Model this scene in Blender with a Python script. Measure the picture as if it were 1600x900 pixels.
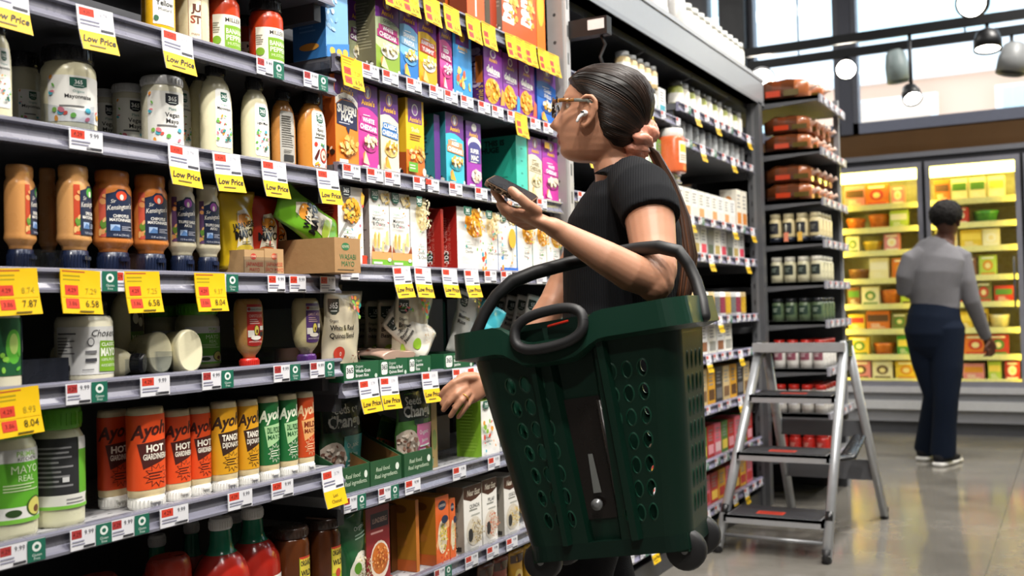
import bpy, bmesh, math, random
from mathutils import Vector, Matrix
from mathutils.geometry import tessellate_polygon

# ------------------------------------------------------------------ camera, world, light, exposure
SC = bpy.context.scene
COL = SC.collection
for o in list(bpy.data.objects): bpy.data.objects.remove(o)
F_PX, YAW, PITCH, ROLL = 1616.76, math.radians(28.412), math.radians(1.180), math.radians(-1.4796)
EYE = Vector((1.5057, 0.0, 1.10))
FW = Vector((-math.sin(YAW)*math.cos(PITCH), math.cos(YAW)*math.cos(PITCH), math.sin(PITCH)))
_r0 = Vector((math.cos(YAW), math.sin(YAW), 0)); _u0 = _r0.cross(FW)
RT = _r0*math.cos(ROLL) + _u0*math.sin(ROLL); UP = -_r0*math.sin(ROLL) + _u0*math.cos(ROLL)
cd = bpy.data.cameras.new('camera'); cam = bpy.data.objects.new('camera', cd); COL.objects.link(cam)
cam.matrix_world = Matrix(((RT.x, UP.x, -FW.x, EYE.x), (RT.y, UP.y, -FW.y, EYE.y), (RT.z, UP.z, -FW.z, EYE.z), (0, 0, 0, 1)))
cd.sensor_width = 36; cd.lens = 36*F_PX/1600; cd.clip_start = .05; cd.clip_end = 200
cd.dof.use_dof = True; cd.dof.focus_distance = 2.3; cd.dof.aperture_fstop = 4.0
SC.camera = cam

w = bpy.data.worlds.new('daylight'); SC.world = w; w.use_nodes = True
bg = w.node_tree.nodes['Background']; bg.inputs[0].default_value = (.86, .93, 1, 1); bg.inputs[1].default_value = 3.2

def lamp(kind, name, loc, energy, color, tgt=None, **k):
    d = bpy.data.lights.new(name, kind); d.energy = energy; d.color = color
    for a, v in k.items(): setattr(d, a, v)
    o = bpy.data.objects.new(name, d); COL.objects.link(o); o.location = loc
    if tgt is not None: o.rotation_euler = (Vector(tgt)-Vector(loc)).to_track_quat('-Z', 'Y').to_euler()
    return o
# the shop's ceiling spots over the aisle (out of frame above)
for i, (x, y, e) in enumerate([(1.25, .55, 150), (1.25, 1.5, 170), (1.25, 2.45, 200), (1.2, 3.3, 190), (1.25, 4.6, 200), (1.3, 5.9, 220), (1.9, 7.3, 200), (3.2, 6.5, 200)]):
    lamp('SPOT', 'spot_light', (x, y, 4.1), e, (1, .95, .88), (x-.85, y, 1.1), spot_size=math.radians(95), spot_blend=.6, shadow_soft_size=.07)
for x, y, e, t in ((1.7, -.7, 230, (-.2, 2.1, 1.2)), (1.75, .8, 260, (-.1, 3.1, 1.35))):
    lamp('SPOT', 'spot_light', (x, y, 4.0), e, (1, .95, .88), t, spot_size=math.radians(70), spot_blend=.7, shadow_soft_size=.08)
for i, (x, y) in enumerate([(2.6, 1.5), (2.6, 4.5), (2.6, 7.4), (-2.5, 3), (-2.5, 7)]):  # wide unseen area lamps added overhead for ambient fill
    lamp('AREA', 'ambient_fill_light', (x, y, 4.7), 75, (1, .97, .93), (x, y, 0), shape='RECTANGLE', size=2.4, size_y=.5)

vs = SC.view_settings
vs.view_transform = 'Standard'; vs.look = 'None'; vs.gamma = 1; vs.exposure = -.05
try: vs.use_curve_mapping = False
except Exception: pass

# ------------------------------------------------------------------ placing helpers: real planes of the shop seen along a sight line
def sight(px, py): return FW + RT*((px-800)/F_PX) - UP*((py-450)/F_PX)
def hit(px, py, ax, val):
    d = sight(px, py); return EYE + d*((val-EYE[ax])/d[ax])
def at(px, py, dep): return EYE + sight(px, py)*dep
def depth(p): return (Vector(p)-EYE).dot(FW)

# ------------------------------------------------------------------ colour and materials
def lin(c):
    if isinstance(c, str):
        c = c.lstrip('#'); c = tuple(int(c[i:i+2], 16)/255 for i in (0, 2, 4))
    return tuple((x/12.92 if x <= .04045 else ((x+.055)/1.055)**2.4) for x in c[:3]) + (1,)
MATS = {}
def vmat(name, rough=.5, metal=0., noise=.06, scale=30, bump=0., bscale=200, spec=.5, coat=0., trans=0., sss=0., alpha=1.):
    """principled material that takes the thing's own colour from its colour attribute, with fine procedural wear"""
    m = bpy.data.materials.new(name); m.use_nodes = True; t = m.node_tree; b = t.nodes['Principled BSDF']
    a = t.nodes.new('ShaderNodeAttribute'); a.attribute_name = 'Col'
    n = t.nodes.new('ShaderNodeTexNoise'); n.inputs['Scale'].default_value = scale; n.inputs['Detail'].default_value = 3
    tc = t.nodes.new('ShaderNodeTexCoord'); t.links.new(tc.outputs['Object'], n.inputs['Vector'])
    r = t.nodes.new('ShaderNodeMapRange'); r.inputs[3].default_value = 1-noise; r.inputs[4].default_value = 1+noise
    t.links.new(n.outputs[0], r.inputs[0])
    mx = t.nodes.new('ShaderNodeMix'); mx.data_type = 'RGBA'; mx.blend_type = 'MULTIPLY'; mx.inputs[0].default_value = 1
    t.links.new(a.outputs['Color'], mx.inputs[6]); t.links.new(r.outputs[0], mx.inputs[7]); t.links.new(mx.outputs[2], b.inputs['Base Color'])
    rr = t.nodes.new('ShaderNodeMapRange'); rr.inputs[3].default_value = max(.02, rough-.06); rr.inputs[4].default_value = min(1, rough+.06)
    t.links.new(n.outputs[0], rr.inputs[0]); t.links.new(rr.outputs[0], b.inputs['Roughness'])
    b.inputs['Metallic'].default_value = metal; b.inputs['Specular IOR Level'].default_value = spec
    b.inputs['Coat Weight'].default_value = coat; b.inputs['Transmission Weight'].default_value = trans
    b.inputs['Alpha'].default_value = alpha
    if sss: b.inputs['Subsurface Weight'].default_value = sss; b.inputs['Subsurface Radius'].default_value = (.01, .004, .002); b.inputs['Subsurface Scale'].default_value = .5
    if bump:
        n2 = t.nodes.new('ShaderNodeTexNoise'); n2.inputs['Scale'].default_value = bscale; n2.inputs['Detail'].default_value = 4
        t.links.new(tc.outputs['Object'], n2.inputs['Vector'])
        bp = t.nodes.new('ShaderNodeBump'); bp.inputs['Strength'].default_value = bump; bp.inputs['Distance'].default_value = .002
        t.links.new(n2.outputs[0], bp.inputs['Height']); t.links.new(bp.outputs[0], b.inputs['Normal'])
    MATS[name] = m; return m
paper = vmat('printed_card', .45, noise=.04)
plastic = vmat('plastic', .28, noise=.04, coat=.15)
gloss = vmat('glossy_film', .22, noise=.05, bump=.25, bscale=25, coat=.3)
metal = vmat('painted_metal', .42, metal=.0, noise=.08, coat=.0)
alu = vmat('aluminium', .34, metal=.45, noise=.08)
board = vmat('cardboard', .8, noise=.08, bump=.3, bscale=60)
cloth = vmat('cloth', .85, noise=.1, bump=.6, bscale=350, spec=.2)
skin = vmat('skin', .48, noise=.05, bump=.12, bscale=500, sss=.12, spec=.4)
rubber = vmat('rubber', .55, noise=.1)
wood = vmat('timber_panel', .5, noise=.15, scale=6)

def glassy(name, tint=(.9, .95, 1), mixf=.12, rough=.03):
    m = bpy.data.materials.new(name); m.use_nodes = True; t = m.node_tree; t.nodes.remove(t.nodes['Principled BSDF'])
    out = t.nodes['Material Output']; tr = t.nodes.new('ShaderNodeBsdfTransparent'); gl = t.nodes.new('ShaderNodeBsdfGlossy')
    tr.inputs[0].default_value = (*tint, 1); gl.inputs['Roughness'].default_value = rough
    lw = t.nodes.new('ShaderNodeLayerWeight'); lw.inputs[0].default_value = .5
    pw = t.nodes.new('ShaderNodeMath'); pw.operation = 'POWER'; pw.inputs[1].default_value = 4.0; t.links.new(lw.outputs['Facing'], pw.inputs[0])
    fr = t.nodes.new('ShaderNodeMapRange'); fr.inputs[3].default_value = .035; fr.inputs[4].default_value = .5; t.links.new(pw.outputs[0], fr.inputs[0])
    mx = t.nodes.new('ShaderNodeMixShader'); t.links.new(fr.outputs[0], mx.inputs[0]); t.links.new(tr.outputs[0], mx.inputs[1]); t.links.new(gl.outputs[0], mx.inputs[2])
    t.links.new(mx.outputs[0], out.inputs[0]); return m
glass = glassy('clear_pane'); clear_plastic = glassy('clear_plastic', (.82, .84, .88), rough=.1)
def emit(name, color, strength):
    m = bpy.data.materials.new(name); m.use_nodes = True; b = m.node_tree.nodes['Principled BSDF']
    b.inputs['Base Color'].default_value = lin(color); b.inputs['Emission Color'].default_value = lin(color); b.inputs['Emission Strength'].default_value = strength; return m
case_glow = emit('case_light', '#ffdf62', 20.0)
bulb = emit('lamp_face', '#fff6e6', 40)

# ------------------------------------------------------------------ mesh builder
class MB:
    def __init__(s): s.v = []; s.f = []; s.c = []; s.m = []; s.sm = []
    def add(s, vs, fs, col, mi=0, smooth=False):
        b = len(s.v); s.v += [tuple(v) for v in vs]; c = lin(col)
        for f in fs: s.f.append(tuple(i+b for i in f)); s.c.append(c); s.m.append(mi); s.sm.append(smooth)
        return s
    def box(s, x0, x1, y0, y1, z0, z1, col, mi=0, cols=None, M=None):
        vs = [(x, y, z) for x in (x0, x1) for y in (y0, y1) for z in (z0, z1)]
        if M is not None: vs = [M @ Vector(v) for v in vs]
        fs = [(0, 1, 3, 2), (4, 6, 7, 5), (0, 4, 5, 1), (2, 3, 7, 6), (0, 2, 6, 4), (1, 5, 7, 3)]   # -x +x -y +y -z +z
        for k, f in enumerate(fs): s.add([vs[i] for i in f], [(0, 1, 2, 3)], (cols or {}).get(k, col), mi)
        return s
    def lathe(s, prof, col, n=28, sx=1, sy=1, e=2., mi=0, smooth=True, M=None, cap=True):
        """prof: (r, z) or (r, z, colour) bottom to top"""
        rings = []
        for p in prof:
            ring = []
            for i in range(n):
                a = 2*math.pi*i/n; c, d = math.cos(a), math.sin(a); k = (abs(c)**e+abs(d)**e)**(-1/e)
                v = Vector((p[0]*k*c*sx, p[0]*k*d*sy, p[1])); ring.append(M @ v if M is not None else v)
            rings.append(ring)
        for j in range(len(prof)-1):
            c = prof[j][2] if len(prof[j]) > 2 else col
            vs = rings[j]+rings[j+1]
            s.add(vs, [(i, (i+1) % n, n+(i+1) % n, n+i) for i in range(n)], c, mi, smooth)
        if cap:
            s.add(rings[0], [tuple(range(n))[::-1]], prof[0][2] if len(prof[0]) > 2 else col, mi)
            s.add(rings[-1], [tuple(range(n))], prof[-1][2] if len(prof[-1]) > 2 else col, mi)
        return s
    def tube(s, pts, rad, col, n=14, mi=0, ref=None, cap=True, round_=False, e=2.):
        """swept tube; rad: r or (ra, rb) per point; ref: direction that ra follows"""
        pts = [Vector(p) for p in pts]; rad = [(r, r) if not isinstance(r, tuple) else r for r in (rad if isinstance(rad, list) else [rad]*len(pts))]
        if round_:
            d0 = (pts[0]-pts[1]).normalized(); d1 = (pts[-1]-pts[-2]).normalized(); a, b = rad[0], rad[-1]
            q = [.5, .8, .97]
            pre = [(pts[0]+d0*(min(a)*t), (a[0]*math.sqrt(1-t*t), a[1]*math.sqrt(1-t*t))) for t in q[::-1]]
            post = [(pts[-1]+d1*(min(b)*t), (b[0]*math.sqrt(1-t*t), b[1]*math.sqrt(1-t*t))) for t in q]
            pts = [p for p, _ in pre]+pts+[p for p, _ in post]; rad = [r for _, r in pre]+rad+[r for _, r in post]
        rings = []; last = None
        for i, p in enumerate(pts):
            t = (pts[min(i+1, len(pts)-1)]-pts[max(i-1, 0)]).normalized()
            g = Vector(ref) if ref is not None else (last if last is not None else (Vector((0, 0, 1)) if abs(t.z) < .9 else Vector((1, 0, 0))))
            a = (g-t*g.dot(t)).normalized(); b = t.cross(a); last = a
            ring = []
            for k in range(n):
                th = 2*math.pi*k/n; c, d = math.cos(th), math.sin(th); q = (abs(c)**e+abs(d)**e)**(-1/e)
                ring.append(p+a*(c*q*rad[i][0])+b*(d*q*rad[i][1]))
            rings.append(ring)
        for j in range(len(rings)-1):
            s.add(rings[j]+rings[j+1], [(i, (i+1) % n, n+(i+1) % n, n+i) for i in range(n)], col, mi, True)
        if cap:
            s.add(rings[0], [tuple(range(n))[::-1]], col, mi); s.add(rings[-1], [tuple(range(n))], col, mi)
        return s
    def mesh(s, name, mats):
        me = bpy.data.meshes.new(name); me.from_pydata(s.v, [], s.f)
        a = me.color_attributes.new('Col', 'FLOAT_COLOR', 'CORNER'); buf = []
        for f, c in zip(s.f, s.c): buf += list(c)*len(f)
        a.data.foreach_set('color', buf)
        me.polygons.foreach_set('material_index', s.m); me.polygons.foreach_set('use_smooth', s.sm)
        for m in mats: me.materials.append(m)
        me.update(); return me
    def build(s, name, mats, parent=None, loc=None, rz=None):
        if not isinstance(mats, (list, tuple)): mats = [mats]
        me = s.mesh(name, mats)
        bm = bmesh.new(); bm.from_mesh(me); bmesh.ops.remove_doubles(bm, verts=bm.verts, dist=1e-6); bm.to_mesh(me); bm.free()
        o = bpy.data.objects.new(name, me); COL.objects.link(o)
        if parent is not None: o.parent = parent
        if loc is not None: o.location = loc
        if rz is not None: o.rotation_euler = (0, 0, rz)
        return o
def tag(o, label=None, cat=None, group=None, kind=None):
    if label: o['label'] = label
    if cat: o['category'] = cat
    if group: o['group'] = group
    if kind: o['kind'] = kind
    return o
def thing(name, label, cat, loc=(0, 0, 0), rz=0, group=None):
    o = bpy.data.objects.new(name, None); COL.objects.link(o); o.location = loc; o.rotation_euler = (0, 0, rz); o.empty_display_size = .05
    return tag(o, label, cat, group)
def dup(r, loc, rz, label, group=None):
    c = r.copy(); COL.objects.link(c); c.location = loc; c.rotation_euler = (0, 0, rz); c['label'] = label
    if group: c['group'] = group
    for ch in r.children:
        k = ch.copy(); COL.objects.link(k); k.parent = c
        for g in ch.children:
            q = g.copy(); COL.objects.link(q); q.parent = k
    return c

# ------------------------------------------------------------------ flat print: rectangles, ellipses, polygons and lettering laid on a label
_TX = {}
def text_mesh(txt, bold=0., shear=0.):
    k = (txt, bold, shear)
    if k not in _TX:
        c = bpy.data.curves.new('lettering', 'FONT'); c.body = txt; c.size = 1; c.resolution_u = 2; c.offset = bold; c.shear = shear; c.fill_mode = 'FRONT'
        o = bpy.data.objects.new('lettering', c); COL.objects.link(o)
        dg = bpy.context.evaluated_depsgraph_get(); me = bpy.data.meshes.new_from_object(o.evaluated_get(dg))
        vs = [tuple(v.co)[:2] for v in me.vertices]; fs = [tuple(p.vertices) for p in me.polygons]
        bpy.data.objects.remove(o); bpy.data.curves.remove(c); bpy.data.meshes.remove(me)
        if vs:
            x0 = min(v[0] for v in vs); x1 = max(v[0] for v in vs)
        else: x0, x1 = 0, 1
        _TX[k] = (vs, fs, x0, x1)
    return _TX[k]
def prims(ps, W, H):
    """-> list of (verts2d metres, faces, colour); u across -W/2..W/2, v up 0..H"""
    out = []
    X = lambda u: (u-.5)*W
    for p in ps:
        k = p[0]
        if k == 'r':
            _, u0, v0, u1, v1, c = p; out.append(([(X(u0), v0*H), (X(u1), v0*H), (X(u1), v1*H), (X(u0), v1*H)], [(0, 1, 2, 3)], c))
        elif k == 'e':
            _, u, v, ru, rv, c = p; n = 18
            vs = [(X(u)+ru*W*math.cos(2*math.pi*i/n), v*H+rv*H*math.sin(2*math.pi*i/n)) for i in range(n)]
            out.append((vs, [tuple(range(n))], c))
        elif k == 'p':
            vs = [(X(u), v*H) for u, v in p[1]]; tri = tessellate_polygon([[Vector((a, b, 0)) for a, b in vs]])
            fs = []
            for t in tri:
                a, b, c_ = (vs[i] for i in t)
                fs.append(tuple(t) if (b[0]-a[0])*(c_[1]-a[1])-(b[1]-a[1])*(c_[0]-a[0]) > 0 else tuple(t)[::-1])
            out.append((vs, fs, p[2]))
        elif k == 't':
            _, txt, u, v, h, c = p[:6]; o = p[6] if len(p) > 6 else {}
            vs, fs, x0, x1 = text_mesh(txt, o.get('b', 0), o.get('s', 0)); sc = h*H/.7; sx = sc
            mw = o.get('w', 1)*W
            if (x1-x0)*sx > mw: sx = mw/(x1-x0)
            al = o.get('al', 'c'); off = -(x0+x1)/2 if al == 'c' else -x0
            R = math.radians(o.get('rot', 0)); cr, sr = math.cos(R), math.sin(R); q = []
            for a, b in vs:
                a2, b2 = (a+off)*sx, (b-.35)*sc
                q.append((X(u)+a2*cr-b2*sr, v*H+a2*sr+b2*cr))
            out.append((q, fs, c))
        elif k == 'blobs':
            _, u0, v0, u1, v1, n, sz, cols, seed = p; rg = random.Random(seed)
            for i in range(n):
                u, v = rg.uniform(u0, u1), rg.uniform(v0, v1); s_ = sz*rg.uniform(.7, 1.3)*W; a0 = rg.uniform(0, 6.3); el = rg.uniform(.45, .95); m = 8
                ca, sa = math.cos(a0), math.sin(a0)
                vs = [(X(u)+s_*(math.cos(2*math.pi*j/m)*ca-el*math.sin(2*math.pi*j/m)*sa), v*H+s_*(math.cos(2*math.pi*j/m)*sa+el*math.sin(2*math.pi*j/m)*ca)) for j in range(m)]
                out.append((vs, [tuple(range(m))], cols[i % len(cols)]))
        elif k == 'bowl':   # heap of food in an ellipse
            _, u, v, ru, rv, n, sz, cols, seed = p; rg = random.Random(seed)
            for i in range(n):
                rr, th = math.sqrt(rg.random()), rg.uniform(0, 6.3)
                out += prims([('blobs', u+ru*rr*math.cos(th), v+rv*rr*math.sin(th), u+ru*rr*math.cos(th), v+rv*rr*math.sin(th), 1, sz, [cols[i % len(cols)]], seed*131+i)], W, H)
        elif k == 'lines':  # rows of fine print
            _, u0, v0, u1, v1, n, c = p; rg = random.Random(int(u0*97+v0*31)); dv = (v1-v0)/n
            for i in range(n):
                out.append(([(X(u0), (v0+dv*(i+.25))*H), (X(u0+(u1-u0)*(q := rg.uniform(.6, 1))), (v0+dv*(i+.25))*H), (X(u0+(u1-u0)*q), (v0+dv*(i+.65))*H), (X(u0), (v0+dv*(i+.65))*H)], [(0, 1, 2, 3)], c))
        elif k == 'star':
            _, u, v, ru, rv, n, c = p
            vs = [(X(u), v*H)]+[(X(u)+ru*W*(1 if i % 2 else .6)*math.cos(math.pi*i/n), v*H+rv*H*(1 if i % 2 else .6)*math.sin(math.pi*i/n)) for i in range(2*n)]
            out.append((vs, [(0, 1+i, 1+(i+1) % (2*n)) for i in range(2*n)], c))
    hw = W/2-.0004
    return [([(max(-hw, min(hw, a)), max(.0004, min(H-.0004, b))) for a, b in vs], fs, c) for vs, fs, c in out]
def flat_print(mb, ps, W, H, fn, eps=.00012, mi=0, e0=.0003):
    """lay prims with fn(u, v, off) -> 3-D point"""
    for i, (vs, fs, c) in enumerate(prims(ps, W, H)):
        mb.add([fn(u, v, e0+eps*i) for u, v in vs], fs, c, mi)
def curved_print(mb, ps, W, H, fn, step=.005, eps=.0001, e0=.0006, mi=0):
    for i, (vs, fs, c) in enumerate(prims(ps, W, H)):
        bm = bmesh.new(); bv = [bm.verts.new((a, b, 0)) for a, b in vs]
        for f in fs:
            try: bm.faces.new([bv[j] for j in f])
            except Exception: pass
        u0 = min(v[0] for v in vs); u1 = max(v[0] for v in vs); v0 = min(v[1] for v in vs); v1 = max(v[1] for v in vs)
        if u1-u0 > step:
            k = math.ceil(u0/step)*step
            while k < u1:
                bmesh.ops.bisect_plane(bm, geom=bm.verts[:]+bm.edges[:]+bm.faces[:], plane_co=(k, 0, 0), plane_no=(1, 0, 0)); k += step
        if v1-v0 > 2.4*step:
            k = math.ceil(v0/(2*step))*2*step
            while k < v1:
                bmesh.ops.bisect_plane(bm, geom=bm.verts[:]+bm.edges[:]+bm.faces[:], plane_co=(0, k, 0), plane_no=(0, 1, 0)); k += 2*step
        bm.verts.index_update()
        mb.add([fn(v.co.x, v.co.y, e0+eps*i) for v in bm.verts], [tuple(v.index for v in f.verts) for f in bm.faces], c, mi, True); bm.free()
def lathe_fn(prof, sx, sy, e, z0, th0):
    """point on a lathe surface: u arc metres from angle th0, v metres above z0"""
    zs = [p[1] for p in prof]; rs = [p[0] for p in prof]
    def rad(z):
        for i in range(len(zs)-1):
            if zs[i] <= z <= zs[i+1] and zs[i+1] > zs[i]: return rs[i]+(rs[i+1]-rs[i])*(z-zs[i])/(zs[i+1]-zs[i])
        return rs[-1] if z > zs[-1] else rs[0]
    R = max(rs)*max(sx, sy)
    # arc table
    tab = [(0., 0.)]; N = 180; P = lambda a: (lambda c, d: ((abs(c)**e+abs(d)**e)**(-1/e)*c*sx, (abs(c)**e+abs(d)**e)**(-1/e)*d*sy))(math.cos(a), math.sin(a))
    rr = max(rs)
    for sgn in (1,):
        prev = P(th0); L = 0; pos = [(0, th0)]
        for i in range(1, N):
            a = th0+math.pi*i/N; q = P(a); L += rr*math.hypot(q[0]-prev[0], q[1]-prev[1]); pos.append((L, a)); prev = q
        prev = P(th0); L = 0; neg = [(0, th0)]
        for i in range(1, N):
            a = th0-math.pi*i/N; q = P(a); L += rr*math.hypot(q[0]-prev[0], q[1]-prev[1]); neg.append((L, a)); prev = q
    def ang(u):
        t = pos if u >= 0 else neg; u = abs(u); i = min(int(u/(t[-1][0])*N), N-2)
        while i > 0 and t[i][0] > u: i -= 1
        while i < len(t)-2 and t[i+1][0] < u: i += 1
        d = t[i+1][0]-t[i][0]; return t[i][1]+(t[i+1][1]-t[i][1])*((u-t[i][0])/d if d > 0 else 0)
    def fn(u, v, off):
        a = ang(u); c, d = P(a); z = z0+v; r = rad(z)
        L = math.hypot(c, d); return Vector((r*c+off*c/L, r*d+off*d/L, z))
    return fn

# ------------------------------------------------------------------ room shell
def struct(o): o['kind'] = 'structure'; return o
def concrete():
    m = bpy.data.materials.new('polished_concrete'); m.use_nodes = True; t = m.node_tree; b = t.nodes['Principled BSDF']
    tc = t.nodes.new('ShaderNodeTexCoord'); n = t.nodes.new('ShaderNodeTexNoise'); n.inputs['Scale'].default_value = 1.6; n.inputs['Detail'].default_value = 8; n.inputs['Roughness'].default_value = .65
    t.links.new(tc.outputs['Object'], n.inputs['Vector'])
    r = t.nodes.new('ShaderNodeValToRGB'); r.color_ramp.elements[0].position = .3; r.color_ramp.elements[0].color = lin('#5f5c56'); r.color_ramp.elements[1].position = .7; r.color_ramp.elements[1].color = lin('#85817a')
    t.links.new(n.outputs[0], r.inputs[0]); t.links.new(r.outputs[0], b.inputs['Base Color'])
    q = t.nodes.new('ShaderNodeMapRange'); q.inputs[3].default_value = .06; q.inputs[4].default_value = .20; t.links.new(n.outputs[0], q.inputs[0]); t.links.new(q.outputs[0], b.inputs['Roughness'])
    b.inputs['Specular IOR Level'].default_value = .7
    return m
conc = concrete()
jx = hit(1540, 900, 2, 0).x
fl = struct(MB().box(-6, 7, -3.5, 10.3, -.2, -.012, '#3a3936').build('floor', conc))
ys = [-3.5, 10.3]; xs = [-6, -1.6, jx, 3.4, 7]
for i in range(4):
    for j in range(1): MB().box(xs[i]+.004, xs[i+1]-.004, ys[j]+.004, ys[j+1]-.004, -.012, 0, '#8f8c85').build('slab', conc, fl)
struct(MB().box(-6, 7, -3.5, 10.3, 5.0, 5.2, '#26262a').build('ceiling', metal))
for i, y in enumerate((6.3, 8.2)): struct(MB().box(-6, 7, y, y+.18, 4.7, 5.0, '#1d1d20').build('trim_%d' % (i+1), metal))
struct(MB().box(-6.2, -6, -3.5, 10.3, 0, 5.2, '#7b7a78').build('wall_left', paper))
struct(MB().box(7, 7.2, -3.5, 10.3, 0, 5.2, '#8b8a88').build('wall_right', paper))
struct(MB().box(-6, 7, -3.7, -3.5, 0, 5.2, '#8b8a88').build('wall_front', paper))
WY = 9.9
wb = MB()
wb.box(-6, 7, WY, WY+.2, 0, 2.28, '#5a5a5c'); wb.box(-6, 7, WY, WY+.2, 2.28, 2.63, '#6e4a1c', mi=1)
wb.box(-6, -1.62, WY, WY+.2, 2.63, 5, '#77787c'); wb.box(6.2, 7, WY, WY+.2, 2.63, 5, '#77787c')
struct(wb.build('wall_back', [metal, wood]))
struct(MB().box(-1.41, -1.17, WY-.15, WY+.2, 0, 5, '#17181b').build('trim_3', metal))
def window(n, x0, x1, z0, z1, bars=()):
    fr = MB(); t = .05; c = '#6d6f78'
    fr.box(x0, x0+t, WY-.02, WY+.12, z0, z1, c).box(x1-t, x1, WY-.02, WY+.12, z0, z1, c).box(x0, x1, WY-.02, WY+.12, z0, z0+.1, '#8b8fa0').box(x0, x1, WY-.02, WY+.12, z1-t, z1, c)
    o = struct(fr.build('window_%d' % n, metal))
    MB().box(x0+t, x1-t, WY+.04, WY+.05, z0+.1, z1-t, '#ffffff').build('pane', glass, o)
    for b in bars: MB().box(b-.02, b+.02, WY-.02, WY+.1, z0+.1, z1-t, c).build('glazing_bar', metal, o)
window(1, -1.62, -1.41, 2.63, 5.0); window(2, -1.17, -.33, 2.63, 5.0); window(3, -.22, 3.0, 2.63, 5.0, (1.9,)); window(4, 3.0, 6.2, 2.63, 5.0, (4.6,))
struct(MB().box(-.33, -.22, WY-.03, WY+.15, 2.63, 5, '#5b5d68').build('trim_4', metal))
# the building across the street, seen through the glass
bd = thing('building', 'pale office building across the street seen through the high windows', 'building', (3, 17, 0))
bz = hit(1450, 122, 1, 17).z
MB().box(-14, 14, 0, 4, 0, bz, '#eec7aa').build('lower_wall', paper, bd)
MB().box(-14, 14, -.15, 4, bz, 12, '#f2f5f4').build('upper_wall', paper, bd)
for i in range(9):
    f = MB().box(-9+2.2*i, -7.6+2.2*i, -.12, 0, bz-1.6, bz-.25, '#f4f4f2').build('window_frame', paper, bd)
    MB().box(-8.9+2.2*i, -7.7+2.2*i, -.15, -.1, bz-1.55, bz-.3, '#cfe2e2' if i % 2 else '#f0d5bd').build('pane', gloss, f)
for i in range(5):
    f = MB().box(-9+4.2*i, -6.4+4.2*i, -.25, -.1, bz+.5, bz+2.6, '#ffffff').build('window_frame', paper, bd)
    MB().box(-8.9+4.2*i, -6.5+4.2*i, -.28, -.2, bz+.6, bz+2.5, '#d9efef').build('pane', gloss, f)

# ------------------------------------------------------------------ refrigerated case along the back wall
CY = 9.02
CX0, CX1 = -1.0, 4.2
case = thing('freezer_case', 'long glass-door cooler with yellow lit shelves along the back wall', 'cooler', (1.5, CY, 0))
def cb(m, n, mt=metal, par=None): 
    o = m.build(n, mt); o.parent = par or case
    o.location = Vector((-1.5, -CY, 0)); return o
b = MB(); b.box(CX0, CX1, CY+.02, WY-.01, 0, .10, '#55565a'); b.box(CX0, CX1, CY-.02, WY-.01, .10, .20, '#8e8f93'); b.box(CX0, CX1, CY-.05, WY-.01, .20, .27, '#c9cacb'); b.box(CX0, CX1, CY-.01, WY-.01, .27, .335, '#8b8c90'); b.box(CX0, CX1, CY-.04, WY-.01, .335, .385, '#c3c3c6')
cb(b, 'base_panel')
b = MB(); b.box(CX0, CX1, WY-.06, WY-.012, .385, 2.19, '#b5ad86'); b.box(CX0, CX0+.04, CY+.02, WY-.06, .385, 2.19, '#b5b39a'); b.box(CX1-.04, CX1, CY+.02, WY-.06, .385, 2.19, '#b5b39a'); cb(b, 'liner', plastic)
b = MB(); b.box(CX0, CX1, CY, WY-.012, 2.215, 2.26, '#303136'); b.box(CX0, CX1, CY-.02, WY-.012, 2.26, 2.30, '#85868d'); cb(b, 'header')
cb(MB().box(CX0+.05, CX1-.05, CY+.10, CY+.16, 2.10, 2.18, '#ffe98a'), 'light_tube', case_glow)
doorx = [-.96, -.245, .47, 1.19, 1.91, 2.63, 3.35, 4.07]
for i in range(7):
    x0, x1 = doorx[i], doorx[i+1]; f = MB(); c = '#a2a3ae'
    f.box(x0+.012, x0+.05, CY-.03, CY, .385, 2.215, c).box(x1-.05, x1-.012, CY-.03, CY, .385, 2.215, c).box(x0+.05, x1-.05, CY-.03, CY, 2.17, 2.215, c).box(x0+.05, x1-.05, CY-.03, CY, .385, .43, c)
    d = cb(f, 'door', alu)
    MB().box(x0+.05, x1-.05, CY-.018, CY-.012, .43, 2.17, '#ffffff').build('pane', glass, d)
    MB().tube([(x1-.075, CY-.03, 1.0), (x1-.075, CY-.07, 1.03), (x1-.075, CY-.07, 1.38), (x1-.075, CY-.03, 1.41)], .009, '#55565c', n=8).build('handle', metal, d)
    cb(MB().box(x0-.012, x0+.012, CY+.0, CY+.03, .385, 2.215, '#1b1c20'), 'mullion')
    cb(MB().box(x0-.02, x0+.02, CY+.04, CY+.07, .45, 2.1, '#ffe98a'), 'light_tube', case_glow)
SHZ = [1.895, 1.70, 1.505, 1.27, 1.055, .845, .63, .43]
for z in SHZ:
    m = MB(); m.box(CX0+.04, CX1-.04, CY+.14, WY-.07, z-.02, z, '#b9b48e'); m.box(CX0+.04, CX1-.04, CY+.115, CY+.14, z-.035, z+.012, '#efe6a0'); cb(m, 'shelf', plastic)
rg = random.Random(5)
PAL = {'yellow': '#e8c33a', 'orange': '#e07a2a', 'cream': '#efe3b4', 'red': '#c23a2a', 'green': '#4f9a3a', 'brown': '#8a5a32', 'lime': '#b9cf4a', 'pink': '#dd8a8a', 'olive': '#7d7a3c'}
WT = ['yellow', 'cream', 'orange', 'lime', 'yellow', 'cream', 'olive', 'red', 'green', 'brown', 'yellow', 'pink', 'orange']
ORD = ['top', 'second', 'third', 'fourth', 'fifth', 'sixth', 'seventh', 'bottom']
NTH = 'first second third fourth fifth sixth seventh eighth ninth tenth eleventh twelfth thirteenth fourteenth fifteenth sixteenth seventeenth eighteenth nineteenth twentieth'.split()
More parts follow.
